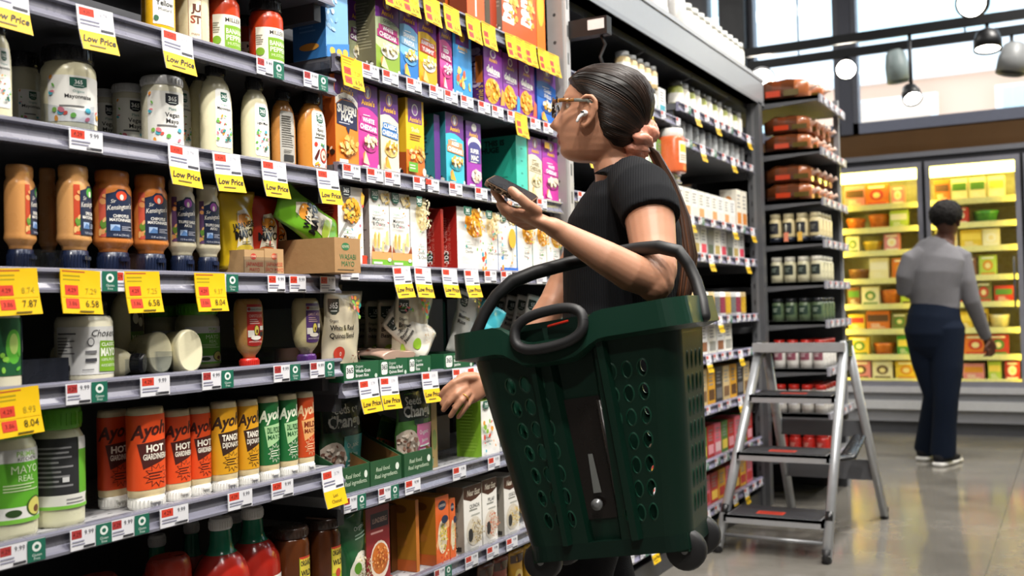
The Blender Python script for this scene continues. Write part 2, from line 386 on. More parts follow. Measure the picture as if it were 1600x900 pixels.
def case_pack(x, wd, z, h, colr, shelf, door, round_=False, kind='carton', n=0):
    lab = '%s %s %s along on the %s cooler shelf behind %s glass door' % (colr, 'tub' if round_ else kind, NTH[n], ORD[shelf], door)
    m = MB(); y = CY+.15
    c = PAL[colr]; c2 = rg.choice(['#c8402a', '#f3ead0', '#5a8a32', '#d9902a', '#f7d85a', '#6a4a2a'])
    if round_:
        r = wd/2; m.lathe([(r*.85, 0), (r, h*.75), (r*1.05, h*.78), (r*1.05, h), (r*.9, h)], c, n=16, M=Matrix.Translation((x+r, y+r, z))); 
    else:
        m.box(x, x+wd, y, y+.10, z, z+h, c)
        fn = lambda u, v, o: Vector((x+wd/2+u, y-o, z+v))
        flat_print(m, [('e', .5, .52, .3, .26, c2), ('e', .5, .5, .16, .14, '#f0dc9a'), ('r', .1, .06, .9, .16, c2), ('r', .15, .84, .85, .93, '#f6f0d8')] if rg.random() < .6 else [('r', .05, .45, .95, .8, c2), ('lines', .2, .1, .8, .35, 3, '#f6f0d8')], wd, h, fn)
    o = m.build('food_tub' if round_ else 'food_carton', plastic if round_ else paper)
    tag(o, lab, 'food package', 'food packages on the %s cooler shelf' % ORD[shelf])
DN = {0: 'the first', 1: 'the second', 2: 'the wide right', 3: 'the far right'}
for di in range(1, 4):
    for si, z in enumerate(SHZ):
        x = doorx[di]+.06; k = 0; lim = doorx[di+1]-.05; gap = (SHZ[si-1]-.035-z) if si else 2.09-z
        while x < lim-.06:
            rd = rg.random() < .15
            wd = rg.uniform(.09, .19); h = min(gap-.015, rg.uniform(.13, .21)*(1.0 if not rd else .6))
            if x+wd > lim: break
            colr = rg.choice(WT)
            if di == 2 and si == 0: colr = ['orange', 'cream', 'cream', 'cream', 'yellow', 'yellow'][min(5, int((x-doorx[di])/.12))]; wd = .118; h = .175; rd = False
            case_pack(x, wd, z+.001, h, colr, si, ['', 'the first', 'the next', 'the farthest'][di], rd, n=k); k += 1
            x += wd+rg.uniform(.004, .03)

# ------------------------------------------------------------------ gondola: frames, shelves, shelf tickets
GX = -.47
def frame(name, label, y0, y1, top=2.75):
    t = thing(name, label, 'shelving', (GX, (y0+y1)/2, 0))
    yc = (y0+y1)/2
    MB().box(-.03, 0, y0-yc, y1-yc, 0, top, '#4a4b4f').build('back_panel', metal, t)
    for y in (y0+.012, y1-.012): MB().box(0, .03, y-yc-.012, y-yc+.012, 0, top, '#3c3d41').build('upright', metal, t)
    k = MB().box(.04, .46, y0-yc+.002, y1-yc-.002, 0, .08, '#37383b').build('plinth', metal, None, (GX, yc, 0)); tag(k, 'dark steel plinth under the '+{B1: 'condiment bay', B2: 'macaroni bay', B3: 'rack bay just past the white post', B4: 'rack bay before the bread stand'}[y1], 'plinth')
    return t
B0, B1, B2, B3, B4 = .722, 1.937, 3.155, 4.375, 5.585
frame('shelving_bay', 'grey metal shelving bay holding the mayonnaise and condiments', B0-1.2, B1)
frame('shelving_bay', 'grey metal shelving bay holding the macaroni boxes and rice', B1, B2)
frame('shelving_bay', 'grey rack bay beyond the woman holding jars and cartons', B2+.06, B3, 2.5)
frame('shelving_bay', 'last grey rack bay of the aisle before the bread stand', B3, B4, 2.5)
po = thing('rack_post', 'white perforated steel post between the macaroni bay and the far rack', 'post', (0, 3.19, 0))
pm = MB().box(-.045, .012, -.022, .022, 0, 2.9, '#908c8a'); pm.box(.012, .020, -.012, .02, 0, 2.9, '#b5b3b1')
for k in range(28):
    z = .2+k*.095
    pm.add([(-.017+.006*math.cos(a*math.pi/4), -.0226, z+.006*math.sin(a*math.pi/4)) for a in range(8)], [tuple(range(8))], '#3a3a3a')
    pm.box(.018, .0206, -.002, .008, z+.02, z+.06, '#5a5a5a')
pm.build('post', metal, po); MB().box(-.06, .03, -.04, .04, 0, .012, '#8a8987').build('foot_plate', metal, po)

TAGM = {}
def tag_mesh(kind, a='', b=''):
    k = (kind, a, b)
    if k in TAGM: return TAGM[k]
    m = MB(); Wd = {'low': .078, 'white': .055, 'green': .085, 'yellow': .082, 'last': .075, 'wide': .07}[kind]; H = {'low': .080, 'white': .036, 'green': .036, 'yellow': .076, 'last': .084, 'wide': .036}[kind]
    R, K, Wh, Y, G = '#d8432f', '#1c1a10', '#e9e9ee', '#efc20c', '#1f6a55'
    if kind in ('low', 'last'):
        p = [('r', 0, .43, 1, 1, Wh), ('r', 0, 0, 1, .44, Y), ('r', .06, .77, .46, .95, R), ('t', '4.29', .26, .86, .07, '#5a1812', {'w': .3}), ('t', '3.79', .72, .86, .09, '#b9b9c4', {'w': .35}), ('lines', .06, .56, .6, .72, 2, '#8a8aa0'), ('r', .6, .49, .95, .54, '#44444c')]
        if kind == 'low': p += [('t', 'Low Price', .5, .27, .15, K, {'s': .3, 'w': .9, 'b': .022}), ('lines', .2, .08, .85, .16, 1, '#6a5a10')]
        else: p += [('t', 'Last', .5, .3, .09, '#4a4210', {'w': .5}), ('t', 'Chance!', .5, .15, .09, '#4a4210', {'w': .8})]
        bend = .014
    elif kind == 'yellow':
        p = [('r', 0, 0, 1, 1, Y), ('r', .04, .93, .6, .965, '#c0622a'), ('lines', .06, .72, .7, .9, 2, '#b09a1a'), ('r', .1, .42, .42, .64, R), ('r', .1, .12, .42, .34, R), ('t', '4.29', .26, .53, .09, '#7a1a10', {'w': .24}), ('t', '3.86', .26, .23, .09, '#7a1a10', {'w': .24}),
             ('t', a or '7.29', .74, .53, .13, '#b5a024', {'w': .34}), ('t', b or '6.56', .74, .24, .15, '#4a4310', {'w': .36}), ('r', .02, .385, .98, .395, '#d3b21a'), ('lines', .4, .03, .92, .1, 1, '#5a5010')]; bend = .010
    else:
        ww = .6 if kind == 'green' else 1
        p = [('r', 0, 0, ww, 1, Wh), ('r', .05*ww, .55, .45*ww, .95, R if kind != 'green' else '#b03a3a'), ('t', '4.29', .25*ww, .75, .2, '#5a1812', {'w': .3*ww}), ('t', '9.99', .74*ww, .77, .22, '#55555e', {'w': .4*ww}), ('lines', .06*ww, .2, .7*ww, .5, 2, '#9a9ab0'), ('r', .5*ww, .08, .95*ww, .18, '#3a3a40')]
        if kind == 'green': p += [('r', .6, 0, 1, 1, G), ('e', .8, .66, .1, .22, '#e8f0ea'), ('e', .8, .66, .05, .1, G), ('t', 'Gluten', .8, .3, .13, '#d8e8e0', {'w': .3}), ('t', 'Free', .8, .14, .13, '#d8e8e0', {'w': .2})]
        bend = 0
    fn = lambda u, v, o: Vector((.004+o+bend*((H-v)/H)**2, u, v-H))
    curved_print(m, p, Wd, H, fn, step=.012, eps=.00015, e0=.0012)
    bk = lambda u, v, o: Vector((.004+bend*((H-v)/H)**2, u, v-H))
    N = 4
    for i in range(N):
        v0, v1 = H*i/N, H*(i+1)/N
        m.add([bk(-Wd/2, v0, 0), bk(Wd/2, v0, 0), bk(Wd/2, v1, 0), bk(-Wd/2, v1, 0)], [(3, 2, 1, 0)], '#d8d8dc' if kind not in ('yellow',) else '#d9b91a')
    TAGM[k] = m.mesh('price_tag', [paper]); return TAGM[k]
def shelf(label, y0, y1, z, tags=(), dep=.435, lip='#737382', deck='#5b5c61', slots=False, x=0., liph=.042):
    """z: top of the ticket channel; the deck lies 6 mm lower"""
    yc = (y0+y1)/2; t = thing('shelf', label, 'shelf', (x, yc, z)); a, b_ = y0-yc+.003, y1-yc-.003
    d = MB().box(-dep, -.012, a, b_, -.034, -.006, deck)
    if slots:
        rgx = random.Random(int(z*1000))
        for i in range(9):
            for j in range(int((b_-a)/.035)):
                xx = -.03-i*.03; yy = a+.02+j*.035+(.0175 if i % 2 else 0)
                if yy+.01 < b_: d.add([(xx, yy, -.0058), (xx-.004, yy, -.0058), (xx-.004, yy+.011, -.0058), (xx, yy+.011, -.0058)], [(0, 3, 2, 1)], '#4c4c50')
    d.build('deck', metal, t)
    pr = [(-.014, 0), (.001, 0), (.005, -.003), (.005, -.007), (-.001, -.010), (-.002, -.018), (-.002, -.026), (.003, -.034), (.007, -.037), (.007, -liph), (-.014, -liph)]
    m = MB(); n = len(pr); vs = [(p[0], a, p[1]) for p in pr]+[(p[0], b_, p[1]) for p in pr]
    cl = [lip, lip, '#8f8f9c', lip, lip, '#85858f', lip, lip, '#74747f', '#5d5d66', '#5d5d66']
    for i in range(n): m.add([vs[i], vs[(i+1) % n], vs[n+(i+1) % n], vs[n+i]], [(0, 1, 2, 3)], cl[i])
    m.add(vs[:n], [tuple(range(n))[::-1]], lip); m.add(vs[n:], [tuple(range(n))], lip)
    m.build('ticket_strip', plastic, t)
    for yy in (a+.02, b_-.02): MB().box(-dep, -.03, yy-.012, yy+.012, -.075, -.034, '#4a4b4f').build('bracket', metal, t)
    for tg in tags:
        kind, px = tg[0], tg[1]; a1, b1 = (tg[2], tg[3]) if len(tg) > 3 else ('', '')
        py = 450
        p = hit(px, tg[4] if len(tg) > 4 else 450, 0, x+.004)
        o = bpy.data.objects.new('price_tag', tag_mesh(kind, a1, b1)); COL.objects.link(o); o.parent = t
        o.location = (.0045 if kind in ('low', 'yellow', 'last') else .0035, p.y-yc, -.003 if kind in ('low', 'yellow', 'last') else -.004)
        o.rotation_euler = (math.radians(random.Random(px).uniform(-2.5, 2.5)) if kind in ('low', 'yellow', 'last') else 0, 0, 0)
    return t
ZA, ZB, ZC, ZD, ZE, ZF = 1.652, 1.434, 1.190, .997, .750, .475
L0 = B0-.6
shelf('topmost grey shelf above the mustard and hot pepper jars', L0, B1, 1.862, [])
shelf('grey shelf under the mustard, pepper sauce and square label jars', L0, B1, ZA, [('low', 8, '', '', 20), ('low', 145, '', '', 35), ('low', 274, '', '', 70), ('green', 420, '', '', 104), ('green', 491, '', '', 124)])
shelf('grey shelf under the glass mayonnaise jars and black-capped squeeze bottles', L0, B1, ZB, [('wide', 132, '', '', 215), ('low', 284, '', '', 247), ('low', 351, '', '', 263), ('low', 425, '', '', 275), ('low', 509, '', '', 287)])
shelf('grey shelf under the navy-capped upside-down mayonnaise bottles', L0, B1, ZC, [('yellow', 20, '8.74', '7.87'), ('yellow', 123, '7.29', '6.58'), ('green', 150), ('white', 192), ('yellow', 219, '7.25', '6.58'), ('yellow', 325, '9.37', '8.04'), ('green', 346), ('white', 430), ('white', 463), ('white', 510)])
shelf('grey shelf under the tipped-over bottles and the red and purple capped bottles', L0, B1, ZD, [('yellow', 22, '8.93', '8.04', 630), ('green', 133, '', '', 610), ('wide', 240, '', '', 600), ('green', 338, '', '', 592), ('green', 446, '', '', 580), ('green', 501, '', '', 574)])
shelf('pale perforated shelf under the bright orange, yellow and green tubes', L0, B1, ZE, [('green', 32, '', '', 868), ('green', 140, '', '', 840), ('green', 201, '', '', 825), ('wide', 270, '', '', 806), ('wide', 373, '', '', 782), ('wide', 439, '', '', 764), ('last', 516, '', '', 755)], deck='#a9a9ac', slots=True)
shelf('dark low shelf under the ketchup bottles', L0, B1, ZF, [], deck='#4c4c50')
M0, MA, MB_, MC, MD, ME, MF, MG = 1.951, 1.714, 1.458, 1.219, .944, .676, .422, .16
shelf('highest grey shelf of the macaroni bay, hung with yellow tickets', B1, B2, M0, [('yellow', x, '', '', y) for x, y in ((610, -12), (637, 0), (672, 15), (703, 25), (737, 42), (761, 55), (797, 70), (812, 78), (826, 84), (847, 97), (863, 104))])
shelf('grey shelf under the purple macaroni boxes', B1, B2, MA, [('yellow', 547, '', '', 112)]+[('wide', x, '', '', y) for x, y in ((577, 112), (608, 124), (645, 136), (680, 150), (703, 158), (728, 167), (755, 175), (776, 184), (800, 190), (835, 203), (855, 210))]+[('yellow', 812, '', '', 197)])
shelf('grey shelf under the orange and pink macaroni boxes', B1, B2, MB_, [('wide', x, '', '', y) for x, y in ((547, 267), (584, 272), (611, 278), (655, 285), (673, 288), (710, 294), (750, 300), (775, 303), (800, 307), (845, 315))])
shelf('grey shelf under the white macaroni and red-sided cartons', B1, B2, MC, [('wide', 545)]+[('low', x, '', '', 440) for x in (625, 658, 700, 734)]+[('wide', x) for x in (765, 790, 815, 845)])
shelf('grey shelf under the green rice trays and grain pouches', B1, B2, MD, [('low', x, '', '', y) for x, y in ((573, 612), (605, 607), (669, 597), (716, 588), (738, 580))])
shelf('pale perforated shelf under the dark rice pouches in green display trays', B1, B2, ME, [('green', 552, '', '', 782), ('green', 605, '', '', 770), ('wide', 643, '', '', 762), ('wide', 716, '', '', 742), ('wide', 770, '', '', 725)], deck='#a9a9ac', slots=True)
shelf('pale perforated shelf under the couscous and lentil boxes', B1, B2, MF, [('green', 690, '', '', 890), ('wide', 735, '', '', 874), ('wide', 768, '', '', 862), ('wide', 798, '', '', 848)], deck='#a9a9ac', slots=True)
shelf('lowest grey shelf of the macaroni bay beside the basket', B1, B2, MG, [], deck='#4c4c50')

# ------------------------------------------------------------------ containers
def rr(u0, v0, u1, v1, r, asp, col):
    """rounded rectangle polygon; asp = W/H"""
    pts = []; ru = r; rv = r*asp
    for cx, cy, a0 in ((u1-ru, v1-rv, 0), (u0+ru, v1-rv, 90), (u0+ru, v0+rv, 180), (u1-ru, v0+rv, 270)):
        for k in range(5):
            a = math.radians(a0+k*22.5); pts.append((cx+ru*math.cos(a), cy+rv*math.sin(a)))
    return ('p', pts, col)
SHAPES = {
 'jar': ([(.93, 0), (.99, .02), (1, .05), (1, .70), (.97, .755), (.86, .80), (.84, .83)], [(.9, .82), (.92, .83), (.92, .985), (.88, 1)], 1, 1, 2.),
 'straight': ([(.94, 0), (.99, .02), (1, .05), (1, .82), (.95, .86), (.93, .875)], [(.97, .87), (1, .88), (1, .985), (.96, 1)], 1, 1, 2.),
 'square': ([(.93, 0), (.99, .02), (1, .05), (1, .74), (.95, .79), (.88, .82)], [(.86, .81), (.88, .82), (.88, .985), (.85, 1)], 1, 1, 2.8),
 'squeeze': ([(.88, 0), (.97, .02), (1, .06), (1, .5), (.965, .62), (.89, .71), (.77, .78), (.60, .825), (.52, .838), (.52, .86)], [(.53, .855), (.56, .865), (.56, .985), (.53, 1)], .62, 1, 2.2),
 'kens': ([(.70, .19), (.70, .225), (.76, .25), (.97, .29), (1, .31), (.97, .34), (.95, .37), (.95, .8), (.92, .835), (.80, .875), (.84, .90), (.84, .975), (.78, 1)], [(.78, 0), (.81, .01), (.79, .20), (.75, .205)], .72, 1, 2.6),
 'tube': ([(.95, .12), (.99, .13), (1, .18), (1, .93), (.97, .97), (.92, 1)], [(.95, 0), (.97, .01), (.95, .118), (.9, .122)], .62, 1, 2.6),
 'avo': ([(.42, .12), (.44, .165), (.55, .19), (.78, .26), (.93, .37), (1, .55), (.98, .86), (.9, .95), (.74, 1)], [(.60, 0), (.63, .01), (.60, .12), (.56, .125)], .66, 1, 2.2),
 'ketchup': ([(.96, 0), (1, .02), (1, .48), (.95, .56), (.72, .66), (.48, .72), (.40, .78), (.36, .89), (.36, .905)], [(.38, .9), (.40, .905), (.40, .99), (.37, 1)], .8, 1, 2.1),
 'honey': ([(.95, 0), (1, .02), (1, .80), (.93, .86), (.86, .89)], [(.93, .885), (.95, .89), (.95, .985), (.9, 1)], 1, 1, 2.),
 'tall': ([(.95, 0), (1, .02), (1, .6), (.9, .7), (.6, .8), (.42, .86), (.42, .88)], [(.45, .875), (.47, .88), (.47, .99), (.44, 1)], 1, 1, 2.),
}
def container(name, label, shape, h, r, col, capcol, labels=(), cat='jar', group=None, band=None, capname='lid', mi=plastic, loc=(0, 0, 0), rz=0, fill=None):
    pr, cap, sx, sy, e = SHAPES[shape]
    t = thing(name, label, cat, loc, rz, group)
    body = [(a*r, z*h) for a, z in pr]
    if band:     # colour bands by height: list of (z, colour) upper limits
        zs = sorted(set([z for _, z in body]+[b[0]*h for b in band if body[0][1] < b[0]*h < body[-1][1]]))
        def rad(z):
            for i in range(len(body)-1):
                if body[i][1] <= z <= body[i+1][1]:
                    d = body[i+1][1]-body[i][1]; return body[i][0]+(body[i+1][0]-body[i][0])*((z-body[i][1])/d if d else 0)
        bb = []
        for i, z in enumerate(zs):
            zm = (z+(zs[i+1] if i+1 < len(zs) else z))/2; c = next((b[1] for b in band if zm <= b[0]*h), band[-1][1]); bb.append((rad(z), z, c))
        MB().lathe(bb, col, sx=sx, sy=sy, e=e, n=32).build('bottle_body', mi, t)
    else: MB().lathe(body, col, sx=sx, sy=sy, e=e, n=32).build('jar_body' if capname == 'lid' else 'bottle_body', mi, t)
    cm = MB(); cp = [(a*r, z*h) for a, z in cap]; csx = max(sx, .8) if shape not in ('jar', 'straight', 'square') else 1
    cm.lathe(cp, capcol, sx=csx, sy=1, n=28)
    z0, z1 = cp[1][1], cp[-2][1]; rc = cp[1][0]
    for i in range(28):     # grip ribs
        a = 2*math.pi*i/28; ca, sa = math.cos(a), math.sin(a)
        M = Matrix.Translation((rc*ca*csx, rc*sa, 0)) @ Matrix.Rotation(a, 4, 'Z'); cm.box(-.001, .0012, -.0012, .0012, z0+.15*(z1-z0), z0+.8*(z1-z0), capcol, M=M)
    if shape in ('kens', 'tube'):
        M = Matrix.Translation((rc*csx, 0, 0)); cm.box(-.002, .004, -rc*.35, rc*.35, z0+.55*(z1-z0), z0+.72*(z1-z0), capcol, M=M)
    cm.build(capname, plastic, t)
    for W, H, zf, th, ps in labels:
        lm = MB(); fn = lathe_fn(body, sx, sy, e, zf*h, math.radians(th)); curved_print(lm, ps, W*r, H*h, fn, step=max(.004, r*.16)); lm.build('label', paper, t)
    return t
LEAF = ['#e2574a', '#f0a03a', '#6cb24a', '#4fb4c8', '#e77f8e', '#8cc152', '#2f9e94']
def logo365(u, v, w_, h_, c='#1d5c4a'):
    return [('p', [(u-w_, v+h_), (u+w_, v+h_), (u+w_, v-h_*.6), (u+w_*.4, v-h_), (u-w_*.4, v-h_), (u-w_, v-h_*.6)], c), ('t', '365', u, v+h_*.15, h_*.75, '#f4f6f2', {'b': .02, 'w': w_*1.6}), ('r', u-w_*.6, v-h_*.62, u+w_*.6, v-h_*.5, '#cfd8d2')]
def leaves(u0, v0, u1, v1, n, sz, seed): return [('blobs', u0, v0, u1, v1, n, sz, LEAF, seed)]

def gx(px, py, setb): return hit(px, py, 0, -setb)
def fit_round(px0, px1, ytop, zs, setb, sx=1., rz=0.):
    """centre, radius and height of a round thing that fills columns px0..px1 with its top at ytop, setb behind the shelf lip"""
    r = .03
    for _ in range(6):
        p = hit((px0+px1)/2, (ytop+460)/2, 0, -setb-r*sx); r = .5*(px1-px0)*depth(p)/F_PX
    q = hit((px0+px1)/2, ytop, 0, -setb-r*sx)
    return Vector((-setb-r*sx, q.y, zs)), r, q.z-zs
def zt(z): return z-.0055   # deck top under a lip of height z

K = '#1b1b1f'
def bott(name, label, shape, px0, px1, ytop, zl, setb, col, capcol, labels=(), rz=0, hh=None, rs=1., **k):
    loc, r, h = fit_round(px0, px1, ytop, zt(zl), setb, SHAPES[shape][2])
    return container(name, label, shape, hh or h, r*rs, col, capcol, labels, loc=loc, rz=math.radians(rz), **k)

CREAM, PALE = '#efe8c4', '#e9e1b8'
def mayo_lab(txt, sub='Organic', c='#1d5c4a', bg='#f6f5ef'):
    return [('r', 0, 0, 1, 1, bg)]+logo365(.5, .84, .14, .11, c)+[('t', sub, .5, .66, .055, '#2f7f78', {'w': .3}), ('t', txt[0], .5, .55, .085, K, {'w': .85, 'b': .012})]+([('t', txt[1], .5, .43, .085, K, {'w': .8, 'b': .012})] if len(txt) > 1 else [])+[('lines', .2, .30, .8, .38, 1, '#777777')]+leaves(.1, .06, .9, .28, 12, .045, 3)+leaves(-.0+.02, .6, .22, .95, 5, .045, 8)
SQ = [rr(0, 0, 1, 1, .16, .45, '#f7f6f0')]+logo365(.5, .86, .2, .08)+[('t', 'Organic', .5, .73, .03, '#2f7f78', {'w': .5}), ('t', 'Mayonnaise', .5, .665, .045, K, {'w': .9, 'b': .015})]+leaves(.1, .12, .9, .55, 26, .07, 12)+[('e', .62, .16, .09, .035, '#3a6a4a')]
SQL = [rr(0, 0, 1, 1, .16, .45, '#f7f6f0')]+logo365(.5, .83, .24, .09)+[('t', 'Organic', .5, .69, .03, '#2f7f78', {'w': .5}), ('t', 'Light Mayo', .5, .62, .045, K, {'w': .9, 'b': .015})]+leaves(.1, .1, .9, .5, 20, .07, 21)+[('e', .6, .14, .09, .035, '#3a6a4a')]

# shelf A
AM = [('r', 0, 0, 1, 1, '#f6f5ef')]+logo365(.55, .8, .2, .14)+[('t', 'Organic', .5, .6, .06, '#2f7f78', {'w': .5}), ('t', 'Yellow', .52, .48, .12, K, {'w': .8, 'b': .015}), ('t', 'Mustard', .52, .34, .07, K, {'w': .7}), ('blobs', .05, .5, .25, .95, 6, .07, ['#f0c63a', '#f4d86a'], 4), ('e', .14, .13, .1, .06, '#3a6a4a')]
bott('mustard_bottle', 'yellow mustard bottle with a white leafy label on the upper shelf', 'squeeze', 222, 274, -110, ZA, .03, '#e9b21e', '#1b1b1f', [(1.5, .45, .12, -12, AM)], cat='bottle', capname='cap', hh=.20)
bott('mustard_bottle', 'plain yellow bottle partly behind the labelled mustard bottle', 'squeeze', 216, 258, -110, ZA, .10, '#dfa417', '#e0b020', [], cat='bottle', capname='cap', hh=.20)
JU = [('r', 0, 0, 1, 1, '#a0522d'), ('r', .05, .03, .95, .97, '#ece5cc'), ('t', 'J', .33, .78, .17, '#5c2a1a', {'b': .03}), ('t', 'U', .68, .78, .17, '#5c2a1a', {'b': .03}), ('t', 'S', .33, .52, .17, '#a0462a', {'b': .03}), ('t', 'T', .68, .52, .17, '#5c2a1a', {'b': .03}), ('t', 'mayo', .5, .2, .06, '#8a5a3a')]
bott('mayonnaise_jar', 'cream jar with a red-outlined square label between mustard and pepper sauce', 'square', 276, 322, -45, ZA, .035, '#ddd3ae', '#e7dfc2', [(.95, .55, .06, -30, JU)], rz=-4)
BP = [('r', 0, 0, 1, 1, '#f1ecd9'), ('t', 'MILLER', .62, .86, .11, K, {'w': .62, 'b': .015}), ('r', .34, .12, 1, .72, '#7fae2c'), ('t', 'BANANA', .67, .57, .13, '#f2f6dc', {'w': .58, 'b': .02}), ('t', 'PEPPER', .67, .40, .13, '#f2f6dc', {'w': .58, 'b': .02}), ('t', 'MUSTARD', .67, .24, .08, '#e2efc0', {'w': .5}), ('lines', .02, .5, .22, .8, 5, '#8a8a7a'), ('e', .13, .32, .12, .11, '#7fae2c'), ('lines', .03, .05, .22, .18, 2, '#555550')]
bott('pepper_sauce_jar', 'red pepper mustard jar with a green label next to the square-label jar', 'jar', 322, 373, -28, ZA, .03, '#c8401c', K, [(2.2, .52, .05, -22, BP)], hh=.155)
bott('pepper_sauce_jar', 'red pepper mustard jar with a green label standing alone near the shelf end', 'jar', 388, 441, -8, ZA, .02, '#c8401c', K, [(2.2, .52, .05, -22, BP)], hh=.155)
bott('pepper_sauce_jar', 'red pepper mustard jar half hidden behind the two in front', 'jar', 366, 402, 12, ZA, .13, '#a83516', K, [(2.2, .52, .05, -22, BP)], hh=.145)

# shelf B
bott('mayonnaise_bottle', 'cream squeeze bottle cut off by the picture edge above the large jars', 'squeeze', -22, 17, 32, ZB, .01, CREAM, K, [(1.15, .6, .12, 0, SQ)], cat='bottle', capname='cap')
VB = mayo_lab(['Mayonnaise'])
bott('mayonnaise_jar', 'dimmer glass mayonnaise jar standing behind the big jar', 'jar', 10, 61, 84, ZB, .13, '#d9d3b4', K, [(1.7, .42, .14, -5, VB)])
bott('mayonnaise_jar', 'big glass mayonnaise jar with black lid and white leafy label', 'jar', 65, 147, 77, ZB, .02, CREAM, '#222226', [(2.3, .52, .13, -14, mayo_lab(['Mayonnaise']))], rz=-4)
VM = mayo_lab(['Vegan', 'Mayo'], 'Plant', '#23262e')
bott('vegan_mayo_jar', 'silver-lidded vegan mayo jar at the back of the three', 'straight', 146, 178, 141, ZB, .16, '#d8d4c2', '#b6b6b8', [(2.4, .72, .06, -14, VM)])
bott('vegan_mayo_jar', 'silver-lidded vegan mayo jar in the middle of the three', 'straight', 176, 224, 134, ZB, .10, '#e0dcc8', '#b9b9bb', [(2.5, .72, .06, -16, VM)])
bott('vegan_mayo_jar', 'silver-lidded vegan mayo jar foremost of the three', 'straight', 221, 284, 123, ZB, .012, '#e9e4cc', '#c4c4c6', [(2.5, .72, .06, -14, VM)])
bott('mayonnaise_bottle', 'black-capped squeeze bottle directly behind the foremost vegan mayo jar', 'squeeze', 256, 300, 100, ZB, .10, PALE, K, [(1.2, .6, .12, 0, SQ)], cat='bottle', capname='cap')
bott('mayonnaise_bottle', 'cream squeeze bottle hidden behind the tall front mayonnaise bottle', 'squeeze', 288, 334, 106, ZB, .10, PALE, K, [(1.2, .6, .12, 0, SQ)], cat='bottle', capname='cap')
bott('mayonnaise_bottle', 'tallest cream squeeze bottle with black cap and leafy oval label', 'squeeze', 307, 365, 100, ZB, .02, CREAM, K, [(1.2, .62, .10, 0, SQ)], cat='bottle', capname='cap')
bott('light_mayo_bottle', 'light mayo squeeze bottle beside the tallest mayonnaise bottle', 'squeeze', 371, 423, 123, ZB, .018, '#eee6c0', K, [(1.2, .62, .08, 0, SQL)], cat='bottle', capname='cap')
HB = [rr(0, 0, 1, 1, .16, .45, '#b9b6ae'), ('lines', .1, .3, .9, .92, 14, '#55524c'), ('r', .2, .05, .8, .17, '#3a3a3a'), ('lines', .2, .2, .7, .27, 2, '#55524c')]
bott('harissa_bottle', 'orange harissa bottle turned to show its grey back label', 'squeeze', 418, 464, 141, ZB, .03, '#d08f4a', K, [(1.35, .66, .06, -10, HB)], cat='bottle', capname='cap')
HF = [rr(0, 0, 1, 1, .16, .45, '#f7f4ea')]+logo365(.5, .86, .22, .085)+[('t', 'Organic', .5, .74, .035, K, {'w': .5}), ('t', 'Spicy', .5, .66, .055, K, {'w': .7, 'b': .015}), ('t', 'Harissa', .5, .58, .055, K, {'w': .8, 'b': .015}), ('lines', .15, .5, .85, .54, 1, '#55524c'), ('e', .2, .4, .09, .04, '#d8402f'), ('e', .66, .22, .24, .13, '#c03a28'), ('e', .64, .22, .17, .09, '#f4e6c8'), ('e', .66, .2, .06, .03, '#7a2a1a'), ('p', [(.1, .16), (.3, .3), (.42, .33), (.36, .24), (.2, .12)], '#5a1d18'), ('blobs', .45, .36, .75, .42, 4, .06, ['#4c9a3a', '#2f8a8a'], 6), ('blobs', .1, .04, .8, .1, 6, .06, ['#d8402f', '#e9b93a'], 7)]
bott('harissa_bottle', 'orange spicy harissa bottle at the shelf end with chilli label', 'squeeze', 458, 513, 146, ZB, .01, '#d9903c', K, [(1.3, .72, .05, 2, HF)], cat='bottle', capname='cap')
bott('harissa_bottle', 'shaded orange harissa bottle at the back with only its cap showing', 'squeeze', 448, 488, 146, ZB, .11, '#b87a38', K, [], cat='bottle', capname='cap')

# shelf C: upside-down bottles with navy caps
NAVY = '#1d2742'
def kens(txt, medal, strip):
    return [('r', 0, 0, .2, 1, strip), ('blobs', 0.02, .1, .18, .95, 9, .08, ['#f0a868', '#6a9a3a', '#f3c07a'], 5), ('p', [(.2, 0), (.98, 0), (.98, .86), (.82, .93), (.74, 1), (.52, 1), (.42, .93), (.2, .88)], '#1c2a48'), ('e', .62, .86, .17, .10, medal), ('e', .62, .83, .06, .06, '#f2e8dc'), ('t', 'Sir', .38, .74, .075, '#e9e4da', {'s': .3, 'w': .25, 'rot': 6}), ('t', "Kensington's", .58, .63, .10, '#e9e4da', {'s': .3, 'w': .72, 'rot': 6, 'b': .01}), ('t', txt[0], .6, .44, .06, '#f2efe8', {'b': .03, 'w': .7}), ('t', txt[1], .6, .36, .06, '#f2efe8', {'b': .03, 'w': .66}), ('r', .30, .13, .55, .26, '#a9c3e6'), ('p', [(.3, .13), (.55, .13), (.55, .2), (.42, .24)], '#5b83b8'), ('lines', .6, .14, .92, .24, 3, '#b9bccb'), ('t', '12 fl oz (354 mL)', .6, .05, .04, '#d9dae2', {'w': .6})]
def kb(px0, px1, yt, setb, lab, col, txt, medal, strip, rz=0, th=-16):
    return bott('mayonnaise_bottle', lab, 'kens', px0, px1, yt, ZC, setb, col, NAVY, [(1.95, .47, .345, th-5, kens(txt, medal, strip))], rz=rz, cat='bottle', capname='cap')
kb(2, 58, 259, .02, 'orange upside-down bottle with navy cap, turned to its side, by the picture edge', '#d99a5a', ['SRIRACHA', 'MAYONNAISE'], '#3f9a48', '#c8482a', 26, 25)
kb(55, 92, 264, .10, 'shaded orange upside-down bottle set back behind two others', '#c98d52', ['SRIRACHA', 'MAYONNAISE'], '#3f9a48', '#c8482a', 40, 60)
kb(84, 144, 260, .015, 'light orange upside-down bottle with green medal label turned partly away', '#e0a566', ['SPECIAL', 'MAYONNAISE'], '#55b848', '#c8482a', 20, 10)
